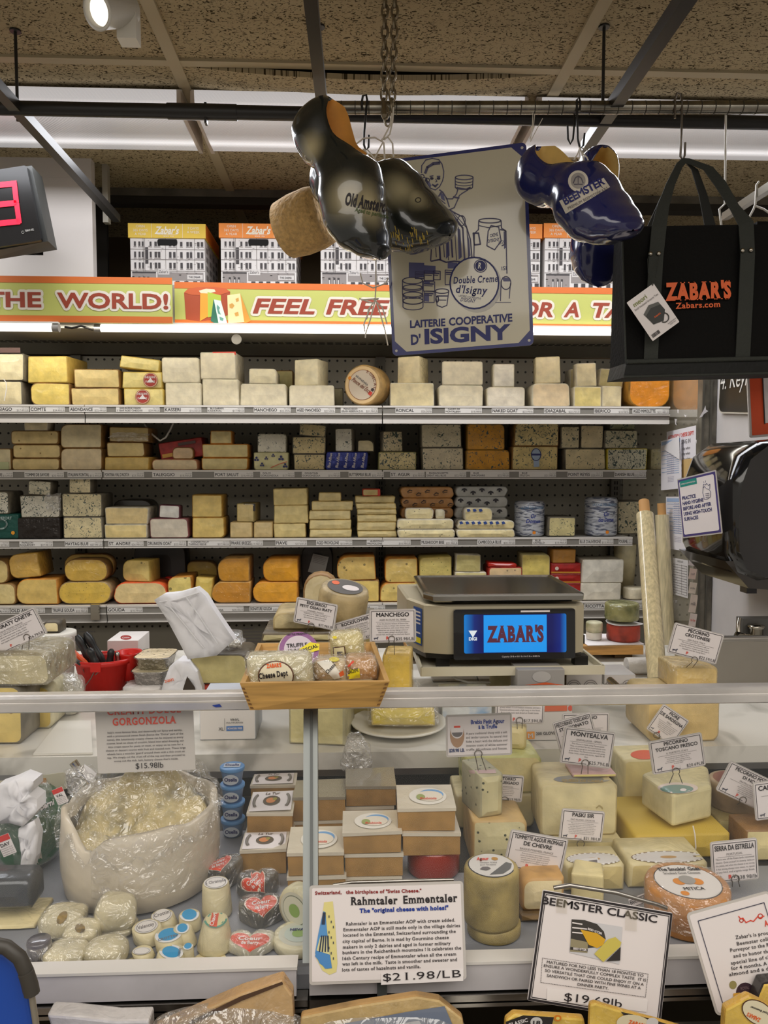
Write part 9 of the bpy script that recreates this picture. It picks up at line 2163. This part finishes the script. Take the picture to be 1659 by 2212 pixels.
# notices fixed to the front
def nb(lb,tl,tr,bl,Y,Yt):
 F=C(E(*tl,Yt),E(*tr,Yt),E(*bl,Y));t=th_('front_notice',F.uv(.5,0),lb,'sign','large notices on the glass');return F,t
F,t=nb('laminated white notice about Swiss cheese with holes, priced $21.98',(672,1913),(1004,1903),(668,2128),.925,.955)
O=U();F.pn(O,.0012,.004);O.bd('laminate',LAM,t)
O=U();F.pn(O,.0004,.001,.0034,.0004);O.bd('sheet',CARD,t)
X_=lambda x,y:(640+x/3.19,1820+y/3.19)
O=U();F.tx(O,'Switzerland,',X_(130,358),X_(312,352),6.6,.035,.05);F.tx(O,'the birthplace of "Swiss Cheese."',X_(342,352),X_(862,340),6.6,.035,.05);O.bd('red_lettering',DRED,t)
O=U();F.tx(O,'Rahmtaler',X_(374,428),X_(698,420),15,.03,.07);F.tx(O,'Emmentaler',X_(738,418),X_(1110,404),15,.03,.07);O.bd('title_lettering',INK,t)
O=U();F.tx(O,'The "original cheese with holes!"',X_(436,482),X_(1048,460),8,.05,.06);O.bd('blue_lettering',BLUE,t)
O=U()
for(s,x0,y0,x1,y1)in(('Rahmtaler is an Emmentaler AOP with cream added.',342,570,1094,542),('Emmentaler AOP is still made only in the village dairies',325,610,1128,580),('located in the Emmental, Switzerland surrounding the',322,648,1098,620),('city capital of Berne. It is mad by Gourmino cheese',320,690,1050,662),('makers in only 2 dairies and aged in former military',320,730,1064,702),('bunkers in the Reichenbach mountains ! It celebrates the',318,768,1136,734),('16th Century recipe of Emmentaler when all the cream',317,808,1102,776),('was left in the milk.  Taste is smoother and sweeter and',316,846,1108,814),('lots of tastes of hazelnuts and vanilla.',315,886,856,862)):
 F.tx(O,s,X_(x0,y0),X_(x1,y1),6.4,.015,.05)
O.bd('body_lettering',G((52,46,48),.6),t)
O=U();F.fl(O,[X_(584,978),X_(584,900),X_(1150,868),X_(1150,950)],.0012);O.bd('price_strip',G((238,232,230),.4),t)
O=U();F.tx(O,'$21.98/LB',X_(598,950),X_(1134,922),14.5,.0,.05,0,.0022);O.bd('price_lettering',INK,t)
def pict(nm,col,I,e):
 O=U();F.fl(O,I,e);O.bd(nm,G(col,.5),t)
pict('pictured_wedge',(226,214,140),[X_(*p)for p in((192,410),(252,404),(268,560),(284,830),(276,890),(230,910),(180,880),(140,800),(160,650),(180,500))],.0009)
pict('pictured_wrapper',(90,150,206),[X_(*p)for p in((188,470),(202,480),(208,560),(222,700),(246,862),(212,868),(160,830),(130,760),(150,640),(170,540))],.0013)
pict('pictured_rind',(220,214,160),[X_(*p)for p in((164,650),(210,640),(232,770),(140,740))],.0016);pict('pictured_foot',(80,140,200),[X_(*p)for p in((140,740),(232,772),(246,862),(200,866),(130,780))],.0017)
O=U()
for k in rg(4):F.sr(O,[X_(176+k*14,640),X_(160+k*20,748)],2.6,.002)
for k in rg(9):F.sr(O,[X_(226+(k%3)*15,500+k*36),X_(226+(k%3)*15,514+k*36)],1.6,.002)
for k in rg(3):F.sr(O,[X_(186+k*7,480),X_(178+k*8,560)],1.8,.002)
O.bd('pictured_lines',G((50,60,80),.5),t)
F,t=nb('laminated double-bordered white notice priced $19.69lb with cheese photo',(1156,1919),(1437,1969),(1139,2161),.905,.935)
O=U();F.pn(O,.0012,.002);O.bd('laminate',CARD,t)
O=U();F.frame(O,.0006,.0026,.0006);F.frame(O,.0042,.0009,.0006);O.bd('border',INK,t)
Q=lambda x,y:(1120+x/3.078,1820+y/3.078)
O=U();F.tx(O,'BEEMSTER CLASSIC',Q(152,404),Q(918,532),14.5,.02);O.bd('title_lettering',INK,t)
def pict(nm,col,I,e):
 O=U();F.fl(O,[Q(*p)for p in I],e);O.bd(nm,G(col,.5),t)
pict('photo_ground',(206,204,206),[(352,508),(690,560),(668,808),(338,730)],.0008)
pict('pictured_wheel',(62,58,54),[(352,508),(440,514),(520,540),(566,590),(578,640),(540,690),(460,700),(345,640)],.0012);pict('pictured_wheel_side',(150,140,110),[(346,636),(460,660),(456,730),(340,722)],.0014);pict('pictured_band',(52,48,46),[(342,690),(456,705),(456,720),(340,708)],.0018)
pict('pictured_wedge',(216,166,40),[(408,574),(520,600),(574,640),(560,676),(520,698),(464,676)],.0020);pict('pictured_slab',(206,190,90),[(500,736),(590,640),(640,624),(680,660),(670,690),(560,790)],.0022);pict('pictured_rind',(50,46,44),[(578,786),(676,690),(672,780)],.0020)
O=U()
for k in rg(3):F.sr(O,[Q(356,530+k*32),Q(420+k*30,540+k*32)],2.2,.0018)
F.tx(O,'BEEMSTER',Q(456,575),Q(552,610),4,.03,e=.0018);F.tx(O,'BEEMSTER',Q(360,706),Q(450,716),4,.03,e=.0024)
O.bd('pictured_print',CARD,t)
O=U()
for(s,x0,y0,x1,y1)in(('MATURED FOR NO LESS THAN 18 MONTHS TO',186,800,828,892),('ENSURE A WONDERFULLY COMPLEX TASTE.  IT IS',166,824,846,922),('SO VERSATILE THAT ONE COULD ENJOY IT ON A',174,856,830,950),('SANDWICH OR PAIRED WITH FINE WINES AT A',186,890,810,974),('DINNER PARTY.',390,948,596,976)):F.tx(O,s,Q(x0,y0),Q(x1,y1),5.4,.01)
O.bd('body_lettering',G((52,46,48),.6),t)
O=U()
cs=[Q(158,766),Q(860,872),Q(842,1026),Q(146,928)]
for i in rg(4):
 p,q=cs[i],cs[(i+1)%4];n=int(J.hypot(q[0]-p[0],q[1]-p[1])/3.4)
 for k in rg(n):F.sr(O,[(p[0]+(q[0]-p[0])*k/n,p[1]+(q[1]-p[1])*k/n),(p[0]+(q[0]-p[0])*(k+.5)/n,p[1]+(q[1]-p[1])*(k+.5)/n)],.9,.001)
O.bd('dotted_border',G((52,46,48),.6),t)
O=U();F.fl(O,[Q(190,965),Q(858,1045),Q(850,1125),Q(186,1045)],.0010);O.bd('price_strip',G((238,232,230),.4),t)
O=U();F.tx(O,'$19.69lb',Q(300,1046),Q(682,1094),15.5,.0,0,0,.002);O.bd('price_lettering',INK,t)
for(a_,b_,c_,d_)in(((250,352),(322,362),(318,470),(246,462)),((705,445),(784,436),(782,588),(702,578))):
 O=U();F.fl(O,[Q(*a_),Q(*b_),Q(*c_),Q(*d_)],.0026);O.bd('tape_strip',film((196,184,158),.2,.0,0,1),t)
O=U().tb([E(1196,1918,.955),E(1230,1912,.955),E(1330,1928,.955),E(1420,1954,.955),E(1440,1962,.955)],.0028,8);tag(O.bd('holder_rod',STEEL,loc=E(1230,1916,.945)),'steel rod holding the double-bordered notice','rod')
O=U().tb([E(720,1912,.965),E(760,1906,.965),E(900,1902,.965),E(980,1900,.965)],.0022,8);tag(O.bd('holder_rod',STEEL,loc=E(760,1906,.965)),'steel rod holding the notice about Swiss cheese','rod')
F,t=nb('laminated white notice about a royal cheese line at the edge of the case',(1580,1946),(1760,1896),(1548,2196),.885,.91)
O=U();F.pn(O,.0012,.006);O.bd('laminate',LAM,t);O=U();F.pn(O,.0004,.003,.003,.0004);O.bd('sheet',CARD,t)
O=U();F.frame(O,.011,.0009,.0012);O.bd('border',G((52,54,76),.5),t)
O=U()
for(s,x0,y0,x1,y1)in(("Zabar's is proud",1442,640,1680,606),('Beemster collects',1450,682,1720,640),('Purveyor to the Royals',1406,726,1740,676),('and to honor the king',1428,764,1745,718),('special line of cheese',1412,810,1748,756),('for 4 months. A fruity',1414,846,1745,798),('almond and a dense',1400,886,1745,832)):F.tx(O,s,Q(x0,y0),Q(x1,y1),7,.012,.05)
O.bd('body_lettering',G((52,46,48),.6),t)
O=U();F.tx(O,'A ROYAL',Q(1634,555),Q(1790,525),11,.03,.06)
F.sr(O,[Q(1462,488),Q(1474,506),Q(1490,500),Q(1510,530),Q(1540,516),Q(1560,522),Q(1590,488),Q(1600,500),Q(1630,486)],1.8,.0012);F.ring(O,Q(1480,516),4,1.4);F.ring(O,Q(1606,488),5,1.4);O.bd('red_flourish',RED,t)
O=U();F.disc(O,Q(1506,996),20,22,.0010);O.bd('round_seal',G((62,44,54),.4),t)
O=U();F.tx(O,'ROYAL',Q(1474,976),Q(1530,968),6,.0,.04,0,.002);F.tx(O,'DISANI',Q(1478,1030),Q(1536,1020),5,.0,.04,0,.002);O.bd('seal_lettering',G((140,116,120),.4),t)
O=U();F.disc(O,Q(1424,944),8,9,.0010);O.bd('small_seal',G((150,140,90),.4),t)
O=U();F.fl(O,[Q(1426,1000),Q(1472,994),Q(1468,1060),Q(1422,1070)],.0012);F.fl(O,[Q(1560,1010),Q(1650,940),Q(1700,1080),Q(1570,1070)],.0012);O.bd('pictured_cheese',G((214,160,60),.5),t)
GL_='wrapped packs in the lower front'
lz=E(1300,2300,.86).z
O=U();xl_=E(130,2296,.87).x;O.box((xl_,.80,lz-.02),(XC1,.925,lz));O.box((xl_,.80,lz),(XC1,.806,lz+.015));tag(O.bd('front_ledge',STEEL,loc=(0,.86,lz)),'narrow steel ledge under the case front holding wrapped wedges','ledge')
def pk(lb,bot_x0,bot_x1,pts_top,Y,dep,m1,m2,labs=()):
 """wrapped wedge: irregular front outline (photo pixels) from the ledge up"""
 A=[E(x,y,Y)for x,y in pts_top];n=len(A);lo=[E(bot_x0,2296,Y),E(bot_x1,2296,Y)];lo=[V((p.x,Y,lz+.0006))for p in lo]
 P_=[lo[0],lo[1]]+A[::-1];B=[p+V((0,dep,0))for p in P_];k=len(P_);O=U();O.v=P_+B
 O.f=[list(rg(k)),[2*k-1-i for i in rg(k)]]+[[(i+1)%k,i,k+i,k+(i+1)%k]for i in rg(k)];O.m=[0,1]+[1]*k;O.s=[False]*(k+2)
 c=V(((lo[0].x+lo[1].x)/2,Y,lz));o=O.bd('wrapped_wedge',[m1,m2],loc=c);bevel(o,.003,2);tag(o,lb,'cheese',GL_);return o
GY,GYD=P((226,190,84),wr=.8),P((206,160,60),wr=.8)
def po(o,items,Y):
 F=C(E(1000,2000,Y),E(1100,2000,Y),E(1000,2100,Y));
 for kind,nm,col,a_,e in items:
  O=U()
  if kind=='poly':F.fl(O,a_,e)
  elif kind=='disc':F.disc(O,a_[0],a_[1],a_[2],e,0,24,a_[3]if len(a_)>3 else 0)
  elif kind=='text':F.tx(O,a_[0],a_[1],a_[2],a_[3],.03,.03,0,e)
  elif kind=='ring':F.ring(O,a_[0],a_[1],a_[2],a_[3],e)
  O.bd(nm,col if not isinstance(col,tuple)else G(col,.4,coat=.5),o)
Yk=.868
o=pk('yellow wrapped wedge with black and white print in front of the case, nearest the post',1086,1274,[(1092,2204),(1110,2190),(1200,2196),(1262,2200),(1270,2240)],Yk,.01,GY,GYD)
po(o,[('poly','black_print',(44,40,40),[(1092,2206),(1130,2192),(1196,2196),(1192,2212),(1130,2232),(1094,2240)],.001),('disc','white_oval',(214,210,206),[(1158,2206),13,11],.0016),('text','pack_lettering',CARD,['CLASSIC',(1098,2216),(1140,2204),8],.002),('text','oval_lettering',INK,['18',(1150,2211),(1166,2211),9],.0022),('disc','orange_seal',(222,130,40),[(1204,2197),8,7],.0018),('disc','seal_centre',(236,220,120),[(1204,2197),4,3.5],.0022)],Yk)
o=pk('yellow wrapped wedge covering the foot of the double-bordered notice',1270,1484,[(1274,2170),(1286,2166),(1352,2186),(1440,2210),(1480,2222)],.850,.008,GY,GYD)
po(o,[('poly','black_print',(52,46,42),[(1340,2184),(1400,2198),(1476,2222),(1476,2245),(1380,2230)],.001),('disc','label_oval',(226,214,180),[(1372,2215),42,24,.25],.0016),('text','orange_lettering',ORANGE,["ZABAR'S",(1356,2208),(1394,2218),8],.0022),('disc','white_oval',(214,210,206),[(1408,2206),13,10],.0018),('text','pack_lettering',CARD,['CLASSIC',(1420,2222),(1470,2234),8],.002)],.850)
o=pk('yellow wrapped wedge with oval cream label covering the foot of the royal notice',1560,1700,[(1566,2196),(1568,2180),(1620,2152),(1640,2162),(1690,2186)],.835,.012,GY,GYD)
po(o,[('disc','label_rim',(90,56,40),[(1636,2186),38,25,.55],.0012),('disc','label_oval',(232,222,190),[(1636,2186),36,23,.55],.0016),('text','orange_lettering',ORANGE,["ZABAR'S",(1642,2198),(1614,2184),8],.0022),('text','pack_lettering',INK,['Royal Beemster',(1660,2186),(1620,2170),4],.0022)],.835)
o=pk('black and gold wrapped wedge behind the oval-labelled one at the edge',1600,1740,[(1640,2150),(1650,2126),(1700,2120),(1730,2140)],.868,.02,GY,G((44,40,38),.3,coat=.5))
o=pk('large flat cheese under domed clear film before the lower post',640,1012,[(650,2196),(770,2172),(900,2152),(950,2160),(1000,2200)],.872,.012,P((206,176,120),wr=.8),rn((186,146,90)))
po(o,[('poly','blue_label',(120,130,150),[(720,2214),(880,2184),(960,2172),(985,2230),(720,2250)],.0012),('poly','white_slip',(212,212,216),[(820,2216),(905,2202),(920,2230),(820,2240)],.0018)],.872)
O=blob_mb((o.location.x,.885,lz),.21,.045,.066,2.2,.1,91,24,14);O.bd('film_dome',CLEAR,o)
o=pk('clear film-wrapped pack with brown lattice edge beside the blue basket',330,640,[(330,2230),(420,2190),(520,2146),(610,2118),(632,2150)],.880,.02,P((206,170,120),'print',.9,(110,76,44),.5),P((190,150,100),wr=.8))
blob_mb((o.location.x,.885,lz),.19,.04,.07,2.3,.12,92,24,14).bd('film_cover',CLING,o)
po(o,[('poly','lattice_edge',(84,60,44),[(410,2204),(520,2150),(610,2118),(612,2124),(522,2160),(412,2212)],.002)],.880)
o=pk('pale paper-topped pack under clear film next to the blue basket',140,326,[(100,2192),(160,2196),(250,2206),(322,2204)],.880,.025,P((226,222,224),wr=.8),P((216,210,206),wr=.8))
Yq=.66
t=th_('shopping_basket',E(-60,2300,Yq),'glossy blue plastic shopping basket with dark rim at the near corner','basket')
BLP=G((14,74,172),.2,coat=.8)
A=[E(x,y,Yq)for x,y in((-160,2052),(-20,2046),(16,2056),(44,2082),(60,2120),(74,2200),(90,2320),(-160,2320))]
n=len(A);O=U();B=[E(x-60,y+50,Yq+.2)for x,y in((-160,2052),(-20,2046),(16,2056),(44,2082),(60,2120),(74,2200),(90,2320),(-160,2320))];O.v=A+B
O.f=[list(reversed(rg(n))),list(rg(n,2*n))]+[[i,(i+1)%n,n+(i+1)%n,n+i]for i in rg(n)];O.m=[0]*(n+2);O.s=[False]*(n+2)
o=O.bd('basket_body',BLP,t);bevel(o,.006,3)
rim=[E(x,y,Yq-.004)for x,y in((-160,2044),(-24,2038),(14,2046),(42,2068),(56,2098),(66,2140),(70,2124))][:6]
O=U();O.tb(rim,.0062,12);O.bd('dark_rim',G((62,58,52),.45),t)
O=U();O.tb([E(65,2128,Yq-.006),E(76,2200,Yq-.006),E(92,2320,Yq-.006)],.0028,8);O.bd('wire_handle',G((176,170,156),.3,metal=.7),t)
O=U();O.tb([E(56,2100,Yq-.006),E(66,2130,Yq-.006),E(69,2146,Yq-.006)],.0066,12);O.bd('handle_sleeve',G((62,58,52),.45),t)
tape=[E(x,y,1.1485)for x,y in((458,1524),(474,1521),(479,1527),(466,1528))];tag(U().plate(tape[::-1],V((0,-1,0)),.0005).bd('tape_scrap',BLUE,loc=tape[0]),'torn blue tape scrap on the chrome rail beside the crate','tape scrap')
z0=RAILZ+.0012
ft=[E(518,1479,1.07),E(842,1469,1.07)];zt=(ft[0].z+ft[1].z)/2
Tq=[V((p.x,p.y,zt))for p in ft]+[atz(809,1386,zt),atz(557,1389,zt)]
Bq=[atz(540,1534,z0),atz(820,1527,z0),atz(800,1444,z0),atz(572,1448,z0)]
cc=sum(Bq,V((0,0,0)))/4
t=th_('wooden_crate',cc,'shallow wooden crate full of wrapped cheeses standing on the chrome rail','crate')
CW=G((196,152,84),.6,var=.14,vs=5,stretch=(2,2,26));
def inner(Q,i,d):
 c=sum(Q,V((0,0,0)))/4;v=c-Q[i];return Q[i]+V((J.copysign(d,v.x),J.copysign(d,v.y),0))
for i,nm in en(('front_board','side_board','back_board','side_board')):
 j=(i+1)%4;U().hexa([Bq[i],Bq[j],inner(Bq,j,.007),inner(Bq,i,.007)],[Tq[i],Tq[j],inner(Tq,j,.007),inner(Tq,i,.007)]).bd(nm,CW,t)
U().hexa([inner(Bq,i,.005)for i in rg(4)],[inner(Bq,i,.005)+V((0,0,.005))for i in rg(4)]).bd('base_board',CW,t)
F=C(Tq[0],Tq[1],Bq[0]);O=U()
for(xa,ya,xb,yb,sg)in((519,1482,541,1532,1),(841,1472,821,1525,-1)):
 for k in rg(6):
  x,y=xa+(xb-xa)*(k+.3)/6,ya+(yb-ya)*(k+.3)/6;F.fl(O,[(x+sg*1,y),(x+sg*8,y+1),(x+sg*10,y+5),(x+sg*3,y+4)],.0006)
O.bd('finger_joints',G((120,84,44),.7),t)
zi=z0+.0055;GC_='wrapped cheeses in the wooden crate'
def pk_(lb,x0,x1,y0,y1,Y,dep,col,rad=(8,10,6,6),yaw=0,roll=0,zb=None,wr=.9,kind='plain',nm='wrapped_cheese',belly=.004):
 o=put(lb,x0,x1,y0,y1,Y,P(col,kind,wr,(200,150,90),.55),None,zb=zb,dep=dep,rad=rad,yaw=yaw,roll=roll,gp=GC_,name=nm,jit=.02,bev=.008,belly=belly)
 shell(o,.0012,THIN,seed=ns(),amp=.0035);return o
u1=pk_('pale wrapped pack under the oval-labelled one in the crate',540,668,1482,1510,1.112,.05,(222,212,170),zb=zi)
u2=pk_('pale wrapped pack under the tagged cheeses in the crate',690,812,1474,1505,1.116,.05,(224,204,160),zb=zi)
u3=pk_('pale wrapped pack at the rear of the crate, under the purple-labelled round',575,690,1440,1478,1.185,.06,(222,210,166),zb=zi)
u4=pk_('pale wrapped pack at the rear of the crate, under the barcoded one',700,800,1434,1474,1.185,.06,(222,206,150),zb=zi)
p1=pk_('long wrapped cheese with oval label reading Cheese Dept, front of the crate',534,676,1420,1474,1.104,.045,(226,216,176),(10,14,6,6),zb=max(top(u1)-.004,zi),yaw=2);
pd(p1,(596,1460),39,33,(96,60,40),'label_rim',.0054);pd(p1,(596,1461),36.5,31,(226,216,186),'oval_label',.0062)
pt(p1,[("ZABAR'S",(576,1443),(608,1440),8,.05,.07)],ORANGE,'orange_lettering',.0072);pt(p1,[('Cheese Dept',(560,1467),(622,1459),12,.03,.06)],INK,'label_lettering',.0072)
p3=pk_('chunky wrapped cheese with a barcode label at the rear of the crate',715,788,1372,1434,1.19,.05,(228,212,148),(10,14,8,6),zb=top(u4)+.002,roll=-4)
pl(p3,((719,1398),(745,1396),(748,1418),(720,1418)),(90,60,46),'label_rim',.0054);pl(p3,((721,1400),(743,1398),(745,1417),(722,1417)),(226,214,170),'barcode_label',.0062)
pq(p3,[(728,1412),(740,1412)],9,INK2,'barcode',.007)
pd(p3,(723,1377),5,3,(230,210,50),'yellow_dot',.0062)
c=E(646,1416,1.185);r_=46*1.185/FPX;c.z=top(u3)+r_*.80;M=Matrix.Translation(c)@Matrix.Rotation(R(14),4,'Z')@Matrix.Rotation(R(52),4,'X')
q=th_('round_cheese',c,'round wrapped cheese with purple label and yellow SPECIAL sticker in the crate','cheese',GC_)
U().la([(r_*.9,-.026),(r_,-.02),(r_,-.004),(r_*.95,0),(.001,.0006)],(0,0,0),36,M=M).bd('cheese',P((228,218,190),wr=.8),q)
for nm,col,k,e in(('purple_rim',(150,96,150),.94,.0010),('round_label',(216,204,214),.72,.0014)):
 O=U();O.poly([M@V((k*r_*J.cos(x*.2094),k*r_*J.sin(x*.2094),e))for x in rg(30)]);O.bd(nm,G(col,.4,coat=.4),q)
T=C(M@V((-r_,r_,.0016)),M@V((r_,r_,.0016)),M@V((-r_,-r_,.0016)))
O=U();T.tu(O,'TRUFFLE',.46,.56,.10,.5,w=.02,e=.0006);T.tu(O,'KUNIK',.42,.42,.10,.36,w=.02,e=.0006);T.tu(O,'NETTLE MEADOW',.5,.88,.045,.5,w=.02,e=.0006);O.bd('label_lettering',INK,q)
O=U();O.poly([T.uv(a,b,.0014)for a,b in((.50,.34),(.97,.44),(1.0,.60),(.78,.66),(.50,.50))]);O.bd('yellow_sticker',YELLOWTAG,q)
O=U();a,b=T.uv(.54,.40,0),T.uv(.96,.52,0);T._put(O,'SPECIAL',a,b,T.h*.08,.03,.05,0,.002,0,0);O.bd('sticker_lettering',INK,q)
p4=pk_('wrapped cheese with slanting cream label beside the oval-labelled one in the crate',678,746,1432,1468,1.125,.045,(224,200,160),(12,8,6,8),zb=top(u2)-.002,yaw=-4,kind='mould')
pl(p4,((684,1430),(712,1424),(742,1462),(722,1468)),(228,222,208),'slanting_label',.0058);pt(p4,[('Cheese',(708,1456),(726,1436),8,.02,.05)],INK,'label_lettering',.007);pd(p4,(722,1424),11,5,(244,226,40),'yellow_sticker',.0066);pl(p4,((732,1454),(741,1448),(744,1458),(735,1462)),(222,98,50),'orange_patch',.0068)
p5=pk_('wrapped orange-brown cheese with yellow SPECIAL sticker at the end of the crate',750,815,1426,1465,1.125,.05,(206,150,90),(16,12,6,6),zb=top(u2)-.002,yaw=5,kind='mould')
pl(p5,((756,1446),(776,1444),(778,1464),(748,1468)),(244,226,40),'yellow_sticker',.0058);pt(p5,[('SPECIAL',(775,1450),(752,1456),-8,.02,.05)],INK,'sticker_lettering',.007);pq(p5,[(752,1440),(764,1428)],4,RED,'red_edge',.0062)
